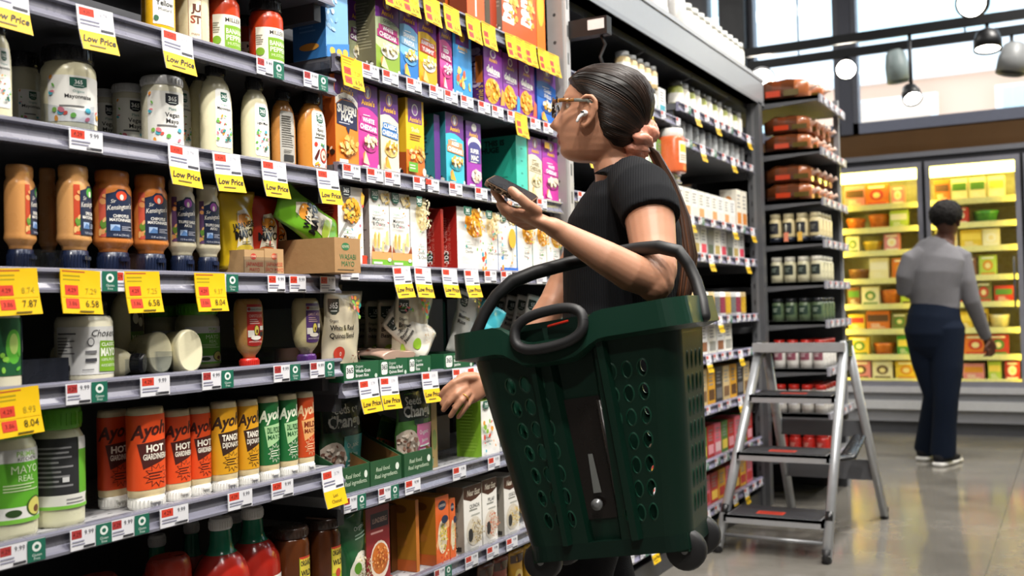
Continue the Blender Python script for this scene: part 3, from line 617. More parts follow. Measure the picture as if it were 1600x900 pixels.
kb(142, 207, 268, .02, 'orange chipotle mayonnaise bottle with red medal, beside the light orange bottle', '#d98440', ['CHIPOTLE', 'MAYONNAISE'], '#d8482c', '#d8604a', 6)
kb(204, 263, 275, .02, 'orange chipotle mayonnaise bottle with red medal, beside the cream bottles', '#d98440', ['CHIPOTLE', 'MAYONNAISE'], '#d8482c', '#d8604a', 6)
kb(258, 306, 282, .03, 'cream truffle garlic bottle with purple medal touching the orange bottle', '#e2d9bb', ['TRUFFLE GARLIC', 'AIOLI'], '#9a4aa8', '#6a4a78', 4)
kb(302, 344, 290, .03, 'cream truffle garlic bottle with purple medal next to the yellow pouch', '#e2d9bb', ['TRUFFLE GARLIC', 'AIOLI'], '#9a4aa8', '#6a4a78', 4)

# soft pouches
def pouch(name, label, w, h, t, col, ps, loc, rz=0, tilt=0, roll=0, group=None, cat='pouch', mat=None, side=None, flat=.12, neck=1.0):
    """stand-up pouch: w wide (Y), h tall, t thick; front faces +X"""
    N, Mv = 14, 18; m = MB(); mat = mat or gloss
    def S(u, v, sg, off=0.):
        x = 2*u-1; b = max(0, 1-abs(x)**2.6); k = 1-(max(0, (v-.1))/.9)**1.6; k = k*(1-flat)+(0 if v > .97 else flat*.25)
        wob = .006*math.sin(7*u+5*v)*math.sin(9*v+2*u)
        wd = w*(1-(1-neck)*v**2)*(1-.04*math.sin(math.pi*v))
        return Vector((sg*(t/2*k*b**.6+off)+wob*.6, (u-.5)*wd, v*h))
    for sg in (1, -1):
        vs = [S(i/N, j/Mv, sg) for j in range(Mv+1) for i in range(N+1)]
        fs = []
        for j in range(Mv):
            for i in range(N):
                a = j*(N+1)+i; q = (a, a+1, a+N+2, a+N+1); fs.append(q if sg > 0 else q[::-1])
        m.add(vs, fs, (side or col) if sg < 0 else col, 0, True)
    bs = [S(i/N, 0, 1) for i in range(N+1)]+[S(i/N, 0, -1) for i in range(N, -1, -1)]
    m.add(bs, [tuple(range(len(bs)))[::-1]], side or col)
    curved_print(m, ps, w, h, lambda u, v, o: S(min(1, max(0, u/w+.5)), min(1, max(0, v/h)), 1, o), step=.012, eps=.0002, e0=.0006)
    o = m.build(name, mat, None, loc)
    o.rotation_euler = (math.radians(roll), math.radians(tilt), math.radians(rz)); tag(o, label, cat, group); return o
def open_tray(name, label, w, d, h, hf, col, ps, loc, rz=0, inner=None, mat=None, slope=True, sideps=None):
    """display tray open at the top: front (+X) hf high, back h high, sloping sides"""
    m = MB(); th = .003; mat = mat or board; inner = inner or '#8a6a45'
    m.box(-d, 0, -w/2, w/2, 0, th, col)
    m.box(-th, 0, -w/2, w/2, th, hf, col, cols={0: inner}); m.box(-d, -d+th, -w/2, w/2, th, h, col, cols={1: inner})
    for s in (-1, 1):
        y0, y1 = (s*w/2, s*(w/2-th)) if s < 0 else (w/2-th, w/2)
        a = [(-d+th, hf*.98), (-th, hf*.98), (-d*.35 if slope else -th, hf+.002), (-d+th, h if slope else hf)]
        pts = [(-d+th, th), (-th, th), (-th, hf)]+([(-d*.45, hf+(h-hf)*.35)] if slope else [])+[(-d+th, h if slope else hf)]
        n = len(pts); vs = [(x, y0, z) for x, z in pts]+[(x, y1, z) for x, z in pts]
        ci, co = (inner, col) if s < 0 else (col, inner)
        m.add(vs[:n], [tuple(range(n))], co if s > 0 else col); m.add(vs[n:], [tuple(range(n))[::-1]], inner if s < 0 else col)
        for i in range(n): m.add([vs[i], vs[(i+1) % n], vs[n+(i+1) % n], vs[n+i]], [(3, 2, 1, 0)], col)
    flat_print(m, ps, w, hf, lambda u, v, o: Vector((o, u, v)))
    o = m.build(name, mat, None, loc, math.radians(rz)); tag(o, label, 'tray'); return o
BRN = '#b28a5c'
p0 = gx(382, 405, .012); p1 = gx(443, 405, .012); yj = (p0.y+p1.y)/2
w1 = (p1.y-p0.y)/2-.001
open_tray('cardboard_tray', 'brown cardboard tray of yellow mayo pouches with red lettering', w1, .2, .075, .055, '#c09a6c', [('e', .45, .75, .15, .12, '#c8402f'), ('t', 'KEWPIE', .45, .75, .09, '#f0d9b8', {'w': .26}), ('t', 'JAPANESE', .5, .46, .15, '#c8402f', {'w': .85}), ('t', 'MAYO', .5, .25, .15, '#c8402f', {'w': .5})], (-.012, p0.y+w1/2, zt(ZC)), slope=False)
open_tray('cardboard_tray', 'brown cardboard tray of spicy mayo pouches with orange lettering', w1, .2, .075, .06, '#c09a6c', [('e', .5, .72, .15, .12, '#d8603f'), ('t', 'KEWPIE', .5, .72, .09, '#f0d9b8', {'w': .26}), ('t', 'JAPANESE', .5, .44, .14, '#d8603f', {'w': .9}), ('t', 'SPICY MAYO', .5, .24, .14, '#d8603f', {'w': .95})], (-.012, p0.y+w1*1.5+.002, zt(ZC)), slope=False)
q0 = hit(523, 405, 0, .075); q1 = hit(563, 400, 0, .075)
open_tray('cardboard_tray', 'brown cardboard tray of wasabi mayo pulled out past the shelf edge', q1.y-q0.y, .26, .09, .078, BRN, [('e', .42, .75, .16, .11, '#2f7a4a'), ('t', 'KEWPIE', .42, .75, .08, '#e6dcc0', {'w': .26}), ('t', 'WASABI', .5, .46, .15, '#2f7a4a', {'w': .75}), ('t', 'MAYO', .5, .26, .15, '#2f7a4a', {'w': .58}), ('lines', .1, .06, .9, .12, 1, '#7a6a4a')], (.075, (q0.y+q1.y)/2, ZC+.002), slope=False)
def kew(txt, col, top): return [('p', [(.25, .16), (.85, .16), (.8, .62), (.62, .78), (.4, .74)], '#f2ead2'), ('e', .55, .62, .2, .09, '#f0a03a'), ('t', 'ORGANIC', .5, .70, .03, '#55534a', {'w': .4}), ('t', txt[0], .53, .56, .075, K, {'b': .03, 'w': .72, 'rot': 6}), ('t', txt[1], .53, .45, .10, K, {'b': .05, 'w': .75, 'rot': 6}), ('e', .5, .24, .26, .07, top), ('lines', .4, .3, .75, .36, 2, '#6a6a55')]
pp = gx(372, 340, .07); pouch('mayo_pouch', 'yellow mayo pouch standing in the cardboard tray', .115, .165, .05, '#dcb81c', kew(['JAPANESE', 'MAYO'], 0, '#e9cf4a'), (-.075, pp.y, zt(ZC)+.02), 4, 4, 4)
pp = gx(412, 340, .06); pouch('mayo_pouch', 'red spicy mayo pouch standing in the tray beside the yellow one', .105, .16, .05, '#b8321c', kew(['SPICY', 'MAYO'], 0, '#d8703a'), (-.075, pp.y, zt(ZC)+.02), -4, 4, -3)
pp = hit(480, 342, 0, -.03); Rw = math.radians(64)
pouch('mayo_pouch', 'bright green wasabi mayo pouch leaning sideways over its tray', .10, .20, .04, '#6fae2a', kew(['WASABI', 'MAYO'], 0, '#b5d24a'), (-.03, pp.y+.1*math.sin(Rw), pp.z-.1*math.cos(Rw)), 0, -3, 64)
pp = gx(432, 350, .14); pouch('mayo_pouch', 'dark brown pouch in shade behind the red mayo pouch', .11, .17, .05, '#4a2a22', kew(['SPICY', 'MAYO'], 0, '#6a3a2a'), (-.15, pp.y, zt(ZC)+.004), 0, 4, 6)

# shelf D
PG = [('r', 0, 0, 1, 1, '#5fae2c'), ('r', 0, .82, 1, 1, '#dfe0dc'), ('t', 'PRIMAL', .62, .93, .07, '#8fc05a', {'w': .6, 'b': .01}), ('t', 'KITCHEN', .62, .86, .05, '#55585a', {'w': .6}), ('t', 'MAYO', .6, .72, .11, '#d9efc0', {'w': .5}), ('t', 'REAL', .6, .60, .08, '#d9efc0', {'w': .4}), ('lines', .3, .42, .9, .54, 3, '#cfe6b0'), ('r', 0, .06, 1, .22, '#e9e9e4'), ('e', .74, .20, .16, .14, '#3f5a22'), ('e', .74, .20, .13, .12, '#d8cf6a'), ('e', .76, .16, .06, .05, '#6a3a1a'), ('e', .42, .14, .10, .05, '#2f4a22'), ('r', 0, 0, 1, .06, '#7cc242')]
bott('avocado_mayo_jar', 'green-labelled avocado mayo jar cut by the picture edge on the middle shelf', 'square', -30, 26, 462, ZD, .01, '#e6e0c4', '#8a8a82', [(2.2, .62, .14, -6, [('r', 0, 0, 1, 1, '#1f5a34'), ('e', .62, .5, .22, .3, '#5fb83a'), ('e', .62, .55, .12, .18, '#b8d870'), ('blobs', .3, .1, .95, .4, 8, .07, ['#5fb83a', '#8fd04a'], 3), ('r', .88, 0, 1, 1, '#243040'), ('t', 'MAYO', .94, .5, .05, '#e8e8e8', {'rot': 90, 'w': .4})])])
CH = [('r', 0, 0, 1, 1, '#e4e4e2'), ('lines', .03, .42, .34, .8, 6, '#77777a'), ('r', .04, .84, .36, .87, '#55555a'), ('t', 'Chosen', .78, .86, .14, '#26262a', {'s': .3, 'w': .46}), ('e', .56, .68, .05, .09, '#55555a'), ('e', .56, .68, .038, .07, '#e4e4e2'), ('p', [(.68, .06), (1, .04), (1, .68), (.70, .70)], '#7cab2c'), ('t', 'CLASSIC', .85, .62, .07, '#f2f6e4', {'w': .26, 'b': .02}), ('t', 'MAYO', .85, .46, .16, '#f6f9ea', {'w': .28, 'b': .04}), ('t', '100% PURE', .85, .3, .06, '#eaf2d4', {'w': .26}), ('t', 'AVOCADO OIL', .85, .18, .06, '#f2f6e4', {'w': .28}), ('e', .13, .14, .035, .06, '#55555a'), ('e', .24, .14, .035, .06, '#77777a'), ('r', .48, .44, .64, .5, '#77777a'), ('r', .48, .27, .64, .34, '#44444a'), ('lines', .44, .08, .66, .14, 1, '#88888a')]
bott('avocado_oil_mayo_jar', 'square white-labelled mayo jar with black lid standing alone on the middle shelf', 'square', 91, 169, 472, ZD, .012, '#e9e4cc', K, [(2.75, .60, .09, -34, CH)], rz=0)
bott('avocado_oil_mayo_bottle', 'tall cream bottle with dark green panel behind the tipped-over bottles', 'squeeze', 168, 226, 438, ZD, .14, '#d8cfa6', K, [(1.0, .5, .2, 12, [('r', 0, 0, 1, 1, '#26302a'), ('r', 0, 0, 1, .5, '#4f7a2a'), ('t', 'MAYO', .5, .36, .12, '#d6e2b4', {'b': .03, 'w': .8}), ('e', .35, .78, .2, .12, '#c9c9b4'), ('e', .7, .7, .18, .1, '#c9c9b4')])], cat='bottle', capname='cap')
def lying(label, px0, px1, yc, setb, yaw, pitch_, col, lab, cap_front):
    p = hit((px0+px1)/2, yc, 0, -setb); r = .5*(px1-px0)*depth(p)/F_PX/.70; hgt = .17
    t = container('tipped_mayo_bottle', label, 'squeeze', hgt, r*.95, col, K, lab, cat='bottle', capname='cap')
    t.rotation_euler = (Matrix.Rotation(math.radians(yaw), 4, 'Z') @ Matrix.Rotation(math.radians(90 if cap_front else -90)+math.radians(pitch_), 4, 'Y') @ Matrix.Rotation(math.radians(90 if cap_front else -90), 4, 'Z')).to_euler()
    t.location = (p.x, p.y, zt(ZD)+r*.95); return t
CL = [rr(0, 0, 1, 1, .16, .5, '#f0f0ec'), ('t', 'Chosen', .5, .5, .2, '#26262a', {'s': .3, 'w': .6, 'rot': 90}), ('r', .1, .1, .4, .9, '#7cab2c')]
lt_ = lying('cream bottle lying on its side with the black cap to the aisle', 184, 220, 550, .16, 30, 2, CREAM, [(1.0, .45, .2, 0, CL)], True); yc_ = hit(226, 560, 0, -.03).y; lt_.location.x = -.177; lt_.location.y = yc_-.085
lying('cream bottle lying with its base to the aisle, resting beside the black cap', 226, 276, 545, .05, -16, -6, CREAM, [(1.0, .5, .2, 180, CL)], False)
lying('cream bottle lying with its base to the aisle in front of the green-lid jar', 272, 323, 545, .015, -20, -4, CREAM, [(1.0, .5, .2, 180, CL)], False)
bott('avocado_mayo_jar', 'green-lidded mayo jar at the back above the tipped bottles', 'jar', 222, 286, 478, ZD, .22, '#c9c8a6', '#5fae2c', [(2.2, .5, .1, -10, PG)])
bott('avocado_mayo_jar', 'green-lidded mayo jar with green label beside the tipped bottles', 'jar', 274, 341, 474, ZD, .12, '#d2d1ae', '#5fae2c', [(2.2, .58, .06, -14, PG)])
def avl(c1, t): return [('r', 0, .04, 1, 1, c1), ('e', .5, .05, .5, .05, c1), ('r', .02, .82, .98, .93, '#b9b6ae'), ('t', 'PRIMAL KITCHEN', .55, .87, .04, '#55534e', {'w': .7}), ('e', .12, .88, .08, .04, '#a03030'), ('t', t, .52, .72, .07, '#d9b6a8', {'w': .8}), ('lines', .15, .52, .85, .66, 3, '#d9b6b0'), ('r', .05, .22, .4, .38, '#efe9dc'), ('e', .52, .38, .15, .13, '#3f4a22'), ('e', .52, .38, .12, .11, '#e2cf5a'), ('e', .54, .35, .05, .05, '#5a2a1a'), ('r', .72, .38, .95, .48, '#e6e2d8'), ('r', .72, .24, .95, .34, '#2a2a2e'), ('e', .5, .2, .3, .05, '#e9e2d6'), ('t', 'AVOCADO OIL', .5, .11, .04, '#f0e6dc', {'w': .8})]
bott('avocado_aioli_bottle', 'tan upside-down bottle with red cap and red label, standing alone', 'avo', 362, 413, 467, ZD, .03, '#b98a4e', '#cf2f26', [(1.25, .62, .30, 0, avl('#b3251f', 'CHIPOTLE LIME'))], cat='bottle', capname='cap', rz=-6)
bott('avocado_aioli_bottle', 'pale upside-down bottle with purple cap and purple label', 'avo', 452, 502, 466, ZD, .02, '#cdbf8e', '#6a3a8a', [(1.25, .62, .30, 4, avl('#5a3a78', 'GARLIC AIOLI'))], cat='bottle', capname='cap', rz=-6)
def divider(label, px, py, zl, x0, x1, h, ly=.12, dark=False):
    p = hit(px, py, 0, (x0+x1)/2); o = MB().box(x0, x1, -.0015, .0015, 0, h, '#2a2d38' if dark else '#ffffff').box(x1-.003, x1, -ly if not dark else -.0015, .0015, 0, h*.8, '#2a2d38' if dark else '#ffffff').build('shelf_divider', plastic if dark else clear_plastic, None, (0, p.y, zt(zl)))
    tag(o, label, 'divider')
divider('clear plastic divider beside the big glass mayonnaise jar', 62, 160, ZB, -.3, -.012, .05, .10)
divider('clear plastic divider after the spicy harissa bottle', 446, 220, ZB, -.25, -.014, .05, .03)
divider('clear plastic divider in front of the orange upside-down bottles', 170, 400, ZC, -.2, -.008, .045, .06)
divider('clear plastic divider in front of the cream bottles and yellow pouch', 380, 410, ZC, -.2, -.006, .05, .10)
divider('clear plastic divider at the end of the pepper sauce shelf', 453, 80, ZA, -.25, -.012, .05, .03)
divider('clear plastic divider under the tipped bottle with black cap', 214, 560, ZD, -.2, -.008, .045, .11)
divider('clear plastic divider in front of the first orange bottle', 40, 395, ZC, -.2, -.008, .045, .09)
o = MB().box(-.30, -.03, -.055, .055, 0, .045, '#23262f').build('pusher_tray', plastic, None, (0, hit(22, 575, 0, -.1).y, zt(ZD))); tag(o, 'dark plastic pusher tray in the empty slot of the middle shelf', 'tray')
o = MB().box(-.30, -.03, -.06, -.057, 0, .035, '#ffffff').box(-.30, -.03, .057, .06, 0, .035, '#ffffff').box(-.033, -.03, -.057, .057, 0, .035, '#ffffff').build('pusher_tray', clear_plastic, None, (0, hit(420, 545, 0, -.1).y, zt(ZD))); tag(o, 'clear plastic pusher tray between the red and purple capped bottles', 'tray')

# shelf E
bott('avocado_mayo_jar', 'bright green labelled mayo jar in front on the pale shelf', 'jar', -44, 52, 648, ZE, .02, '#dedcbb', '#5fae2c', [(2.5, .60, .13, -8, PG)])
PB = [('r', 0, .16, .72, 1, '#2b2c2e'), ('lines', .06, .3, .62, .9, 9, '#8a8a8c'), ('r', .45, .38, .55, .45, '#d9d9d9'), ('r', .72, .16, 1, 1, '#62b02e'), ('r', .72, .82, 1, 1, '#dfe0dc'), ('r', 0, .0, 1, .2, '#e4e3da'), ('e', .96, .12, .06, .08, '#3f5a22'), ('r', 0, 0, 1, .05, '#7cc242'), ('lines', .5, .06, .9, .16, 2, '#8a8a8a')]
bott('avocado_mayo_jar', 'green-lidded mayo jar showing its black back label on the pale shelf', 'jar', 48, 127, 636, ZE, .03, '#dedcbb', '#62b02e', [(2.5, .60, .15, -20, PB)])
def ay(col, ink, box, t1, t2, ft='#f6f0e0'):
    return [('r', 0, 0, 1, 1, col), ('t', 'Ayoh', .58, .80, .17, ink, {'s': .35, 'w': .86, 'b': .035, 'rot': 8}), ('p', [(.36, .62), (1, .66), (1, .40), (.46, .28)], box), ('t', t1, .70, .55, .09, ft, {'b': .04, 'w': .5}), ('t', t2, .72, .44, .075, ft, {'b': .02, 'w': .52}), ('star', .72, .18, .27, .16, 11, ink), ('star', .72, .18, .24, .14, 11, col), ('lines', .56, .12, .88, .24, 3, ink)]
def ayoh(px0, px1, yt, setb, label, col, ink, box, t1, t2, th=-27, ft='#f6f0e0'):
    return bott('sandwich_sauce_tube', label, 'tube', px0, px1, yt, ZE, setb, '#e6d5ae', '#ecebe6', [(2.9, .74, .19, th, ay(col, ink, box, t1, t2, ft))], cat='bottle', capname='cap', band=[(.19, '#e3cfa2'), (.93, col), (1.0, '#d9c9a4')], rz=-4)
OR, OI = '#e8501e', '#4a1c18'
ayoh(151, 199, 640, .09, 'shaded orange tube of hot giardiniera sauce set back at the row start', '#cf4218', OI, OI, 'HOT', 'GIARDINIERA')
ayoh(196, 257, 636, .02, 'front orange hot giardiniera tube with its whole face showing', OR, OI, OI, 'HOT', 'GIARDINIERA')
ayoh(253, 297, 640, .035, 'orange hot giardiniera tube in the middle of the row', OR, OI, OI, 'HOT', 'GIARDINIERA')
ayoh(291, 329, 636, .035, 'orange hot giardiniera tube touching the yellow tube', OR, OI, OI, 'HOT', 'GIARDINIERA')
YE = '#dfa01e'
ayoh(326, 371, 627, .02, 'yellow tangy dijon tube touching the orange tube', YE, '#3a241a', '#3a241a', 'TANGY', 'DIJONAYO')
ayoh(368, 404, 624, .02, 'yellow tangy dijon tube touching the green tube', YE, '#3a241a', '#3a241a', 'TANGY', 'DIJONAYO')
GN = '#1f6b35'
ayoh(400, 436, 619, .02, 'green dill pickle tube touching the yellow tube', GN, '#e6ecd4', '#a9d49a', 'DILL PICKLE', 'MAYO', ft='#1f5a30')
ayoh(432, 465, 615, .02, 'green dill pickle tube touching the rust tube', GN, '#e6ecd4', '#a9d49a', 'DILL PICKLE', 'MAYO', ft='#1f5a30')
ayoh(459, 491, 612, .02, 'rust orange tube of original mayo at the row end', '#c8481c', '#f0c89a', '#e8a868', 'MILD', 'MAYO', ft='#7a2a14')

# shelf F: ketchup and dark jars, half below the frame
KL = [('r', 0, 0, 1, 1, '#f0efe8'), ('t', 'TOMATO', .45, .6, .25, '#1f7a4a', {'b': .03, 'w': .6}), ('e', .85, .6, .12, .3, '#d8402f')]
def ketchup(px0, px1, yt, setb, label):
    loc, r, h = fit_round(px0, px1, yt, zt(ZF), setb, .8)
    t = container('ketchup_bottle', label, 'ketchup', .245, r, '#a3241a', '#dcdad6', [(1.5, .28, .12, 0, KL)], cat='bottle', capname='cap', mi=gloss, loc=(loc.x, loc.y, hit((px0+px1)/2, yt, 0, loc.x).z-.245), band=[(.70, '#a3241a'), (.905, '#1d7355'), (1, '#1d7355')])
for a in ((296, 392, 808, .03, 'red ketchup bottle with green neck, first of the two in front'), (348, 440, 792, .04, 'red ketchup bottle with green neck nearest the brown jars'), (268, 330, 815, .19, 'ketchup bottle in shade behind, its green neck barely lit'), (330, 400, 800, .2, 'ketchup bottle in deep shade between the two front ones'), (210, 280, 835, .2, 'ketchup bottle in deep shade behind the red squeeze bottle')): ketchup(*a)
p = fit_round(222, 303, 868, zt(ZF), .06, .8)
container('ketchup_squeeze_bottle', 'red upside-down squeeze bottle rounded at the top, low in the corner', 'avo', .20, p[1], '#a5301f', '#e6e4e0', [], cat='bottle', capname='cap', loc=(p[0].x, p[0].y, hit(262, 868, 0, p[0].x).z-.2))
container('ketchup_squeeze_bottle', 'dark red upside-down squeeze bottle, mostly cut off at the bottom edge', 'avo', .20, p[1], '#8a281c', '#e6e4e0', [], cat='bottle', capname='cap', loc=(p[0].x-.02, p[0].y-.16, hit(262, 868, 0, p[0].x).z-.205))
VG = [('r', 0, 0, 1, 1, '#b8c832'), ('e', .5, 1, .5, .08, '#d8402f'), ('r', .06, .5, .94, .96, '#e8d24a'), ('t', 'ORGANIC', .5, .88, .09, K, {'b': .03, 'w': .84}), ('t', 'WILD', .5, .70, .10, K, {'b': .03, 'w': .8}), ('e', .5, .5, .22, .08, '#c8402f'), ('t', 'Raw', .5, .33, .1, '#c8402f', {'s': .3, 'w': .7, 'b': .02}), ('r', .05, .04, .95, .2, '#d9b62a'), ('lines', .15, .06, .85, .18, 3, '#5a4a1a')]
def dk(px0, px1, yt, setb, label, th=4):
    loc, r, h = fit_round(px0, px1, yt, zt(ZF), setb)
    container('vinegar_jar', label, 'honey', .2, r, '#5a2e14', '#3a2a22', [(.95, .62, .06, th, VG)], mi=gloss, loc=(loc.x, loc.y, hit((px0+px1)/2, yt, 0, loc.x).z-.2))
dk(424, 482, 822, .03, 'dark brown jar with yellow label beside the ketchup'); dk(474, 531, 808, .03, 'dark brown jar with yellow label beside the green grain bag'); dk(400, 448, 826, .16, 'dark brown jar in shade between ketchup and labelled jars')

# ------------------------------------------------------------------ cartons of the macaroni bay
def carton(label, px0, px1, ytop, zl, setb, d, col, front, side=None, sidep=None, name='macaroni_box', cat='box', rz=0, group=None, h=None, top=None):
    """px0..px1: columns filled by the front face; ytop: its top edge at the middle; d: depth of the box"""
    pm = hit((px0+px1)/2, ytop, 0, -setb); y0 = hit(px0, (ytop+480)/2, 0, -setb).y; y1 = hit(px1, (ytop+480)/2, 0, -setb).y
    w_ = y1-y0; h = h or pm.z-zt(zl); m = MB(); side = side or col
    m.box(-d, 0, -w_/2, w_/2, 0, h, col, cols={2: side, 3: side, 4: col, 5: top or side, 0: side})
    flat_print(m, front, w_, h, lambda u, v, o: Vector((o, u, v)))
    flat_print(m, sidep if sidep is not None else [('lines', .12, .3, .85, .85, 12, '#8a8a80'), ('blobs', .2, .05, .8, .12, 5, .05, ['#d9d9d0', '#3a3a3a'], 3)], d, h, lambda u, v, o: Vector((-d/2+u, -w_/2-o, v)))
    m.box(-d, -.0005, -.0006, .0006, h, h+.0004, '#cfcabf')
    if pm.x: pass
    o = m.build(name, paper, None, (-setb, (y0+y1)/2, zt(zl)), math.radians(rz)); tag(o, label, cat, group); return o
PUR, GLD, WHT = '#6a2c86', '#e8b23a', '#f6f3ea'
def annie(col, t1, t2, txt='#ffffff', band='#d62a86', food='#efe0a8', food2='#f6ecc8', low=None, bowl='#e9e6dc', top=PUR, extra=()):
    p = [('r', 0, 0, 1, 1, col)]
    if low: p += [('p', [(0, 0), (1, 0), (1, .34), (.5, .26), (0, .36)], low)]
    p += [('p', [(0, .70), (.25, .725), (.5, .725), (.75, .695), (1, .645), (1, 1), (0, 1)], top), ('e', .5, .905, .17, .075, GLD), ('e', .5, .905, .14, .062, '#8a5aa8'), ('e', .5, .89, .065, .045, WHT), ('e', .46, .935, .022, .03, WHT), ('e', .54, .935, .022, .03, WHT), ('t', "Annie's", .5, .785, .06, GLD, {'b': .03, 'w': .72})]
    p += [('lines', .25, .625, .8, .65, 1, txt), ('p', [(.12, .555), (.9, .535), (.9, .605), (.12, .625)], band), ('p', [(.06, .465), (.95, .435), (.95, .525), (.06, .555)], band), ('t', t1, .5, .58, .05, txt, {'b': .04, 'w': .7, 'rot': -3}), ('t', t2, .5, .495, .055, txt, {'b': .045, 'w': .84, 'rot': -4})]
    p += [('e', .55, .30, .36, .085, bowl), ('bowl', .55, .34, .32, .07, 46, .06, [food, food2, '#fff6d6', food], len(t2)+3), ('p', [(.12, .08), (.42, .06), (.22, .22)], food), ('p', [(.12, .08), (.22, .22), (.1, .18)], '#e08a3a'), ('r', .06, .02, .36, .05, WHT), ('e', .86, .06, .05, .025, WHT)]
    return p+list(extra)
SID = lambda c, k='#bdb7a6': [('lines', .15, .3, .85, .9, 16, k), ('blobs', .15, .07, .85, .14, 10, .06, ['#e9e9e2', '#222222'], 3), ('lines', .15, .02, .85, .06, 2, k)]
# top shelf A0 - only feet of the boxes show
def banza(): return [('r', 0, 0, 1, 1, '#ee5a2a'), ('t', 'banza', .22, .42, .28, WHT, {'rot': 90, 'b': .05, 'w': 1.3}), ('e', .62, .52, .2, .2, '#f08a3a'), ('bowl', .6, .35, .24, .14, 24, .07, ['#f6c05a', '#f2a83a', '#ffd98a'], 4), ('r', .7, .84, .95, .9, WHT)]
carton('tall orange box with a white spoon mark on the highest macaroni shelf', 734, 761, -110, M0, .03, .06, '#ea5f26', [('r', 0, 0, 1, 1, '#ea5f26'), ('e', .5, .36, .22, .05, WHT), ('r', .46, .1, .54, .34, WHT), ('t', 'mac', .5, .7, .1, WHT)], '#7a3216', [])
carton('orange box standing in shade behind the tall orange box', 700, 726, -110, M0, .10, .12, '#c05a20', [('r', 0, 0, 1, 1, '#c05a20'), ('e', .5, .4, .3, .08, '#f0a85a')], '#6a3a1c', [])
carton('red orange chickpea pasta box with big white lettering, first of two', 789, 818, -90, M0, .03, .06, '#ee5a2a', banza(), '#6f675c', SID(0, '#9a9284'))
carton('red orange chickpea pasta box with big white lettering, second of two', 818, 842, -80, M0, .03, .06, '#ee5a2a', banza(), '#6f675c', [])
carton('orange yellow pasta box at the end of the highest macaroni shelf', 843, 856, -60, M0, .03, .06, '#ee7a2a', [('r', 0, 0, 1, 1, '#ee7a2a'), ('e', .5, .5, .4, .2, '#f6b83a')], '#8a5a2a', [])
carton('taupe-sided box turned edge-on beside the chickpea pasta boxes', 770, 786, -95, M0, .05, .10, '#a2381a', [('r', 0, 0, 1, 1, '#a2381a')], '#7d7567', SID(0, '#9a9284'))
# shelf A'
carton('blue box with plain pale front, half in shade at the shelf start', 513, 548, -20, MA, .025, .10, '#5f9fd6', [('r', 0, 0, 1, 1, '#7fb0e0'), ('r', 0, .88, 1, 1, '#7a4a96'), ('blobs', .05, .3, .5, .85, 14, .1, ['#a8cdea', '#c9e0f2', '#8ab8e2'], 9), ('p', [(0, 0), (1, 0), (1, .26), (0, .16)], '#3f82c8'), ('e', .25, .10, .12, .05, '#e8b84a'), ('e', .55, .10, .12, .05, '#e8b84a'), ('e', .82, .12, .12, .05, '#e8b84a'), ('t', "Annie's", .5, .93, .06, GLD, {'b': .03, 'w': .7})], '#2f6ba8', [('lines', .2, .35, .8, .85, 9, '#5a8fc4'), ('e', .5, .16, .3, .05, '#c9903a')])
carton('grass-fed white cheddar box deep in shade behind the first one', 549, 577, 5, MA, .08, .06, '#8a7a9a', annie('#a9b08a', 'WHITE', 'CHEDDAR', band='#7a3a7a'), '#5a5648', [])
carton('grass-fed white cheddar box, pale green with purple top', 591, 628, -2, MA, .02, .075, '#b9c48a', annie('#b7c49a', 'WHITE', 'CHEDDAR', low='#8aa83a', band='#c22a80', extra=[('t', 'GRASS-FED', .5, .665, .04, '#33402a', {'b': .02, 'w': .7})]), '#6f6a50', SID(0, '#9c9678'))
carton('light blue macaroni box with purple top and yellow pasta shapes', 629, 657, 8, MA, .02, .075, '#7ab8e6', annie('#78b6e4', 'SHAPED', 'PASTA', band='#9accf0', low='#2f78c0', food='#efbf4a', bowl='#5aa0d8'), '#2d5f7a', SID(0))
carton('yellow bunny pasta box with purple top', 658, 686, 22, MA, .02, .075, '#f2c21c', annie('#f3c41e', 'BUNNY PASTA', 'YUMMY', band='#d8442a', low='#e8a81c', food='#f6dc7a'), '#7a1a4a', SID(0))
carton('pink macaroni box with purple top and pale pasta', 691, 710, 34, MA, .02, .07, '#d84a9c', annie('#dc559f', 'RED', 'LENTIL', band='#c23a86', food='#f4c6d8', food2='#fbe2ea', bowl='#c2387f', low='#c8327c'), '#6a1a52', SID(0))
carton('blue pasta box with plain purple panel standing after the pink one', 712, 741, 46, MA, .02, .07, '#3a92d8', [('r', 0, 0, 1, 1, '#3d96da'), ('r', .14, .74, .86, 1, '#5a2a7a'), ('e', .5, .87, .14, .07, GLD), ('t', "Annie's", .5, .71, .06, GLD, {'b': .03, 'w': .7}), ('lines', .3, .64, .7, .67, 1, WHT), ('t', 'PIXAR', .3, .07, .045, WHT, {'b': .02, 'w': .5}), ('blobs', .15, .18, .85, .5, 12, .1, ['#e8b84a', '#d8603a', '#7ac4a0', '#f0d07a'], 7)], '#2a3f9a', SID(0))
def deluxe(c2, c3, seed): return [('r', 0, 0, 1, 1, '#8a3aa0'), ('e', .5, .87, .15, .07, WHT), ('e', .5, .87, .1, .05, '#8a5aa8'), ('t', "Annie's", .5, .77, .06, GLD, {'b': .03, 'w': .7}), ('t', 'deluxe', .5, .61, .11, WHT, {'b': .05, 'w': .86, 'rot': -4}), ('lines', .2, .5, .85, .55, 1, '#e9c9e8'), ('e', .42, .28, .38, .2, '#efa82a'), ('bowl', .42, .28, .34, .18, 46, .07, ['#f6bf3a', '#f0a82a', '#f9d26a', '#e8922a'], seed), ('p', [(.75, .02), (1, .02), (1, .3), (.85, .36)], c2), ('p', [(0, 0), (1, 0), (1, .1), (0, .04)], c3)]
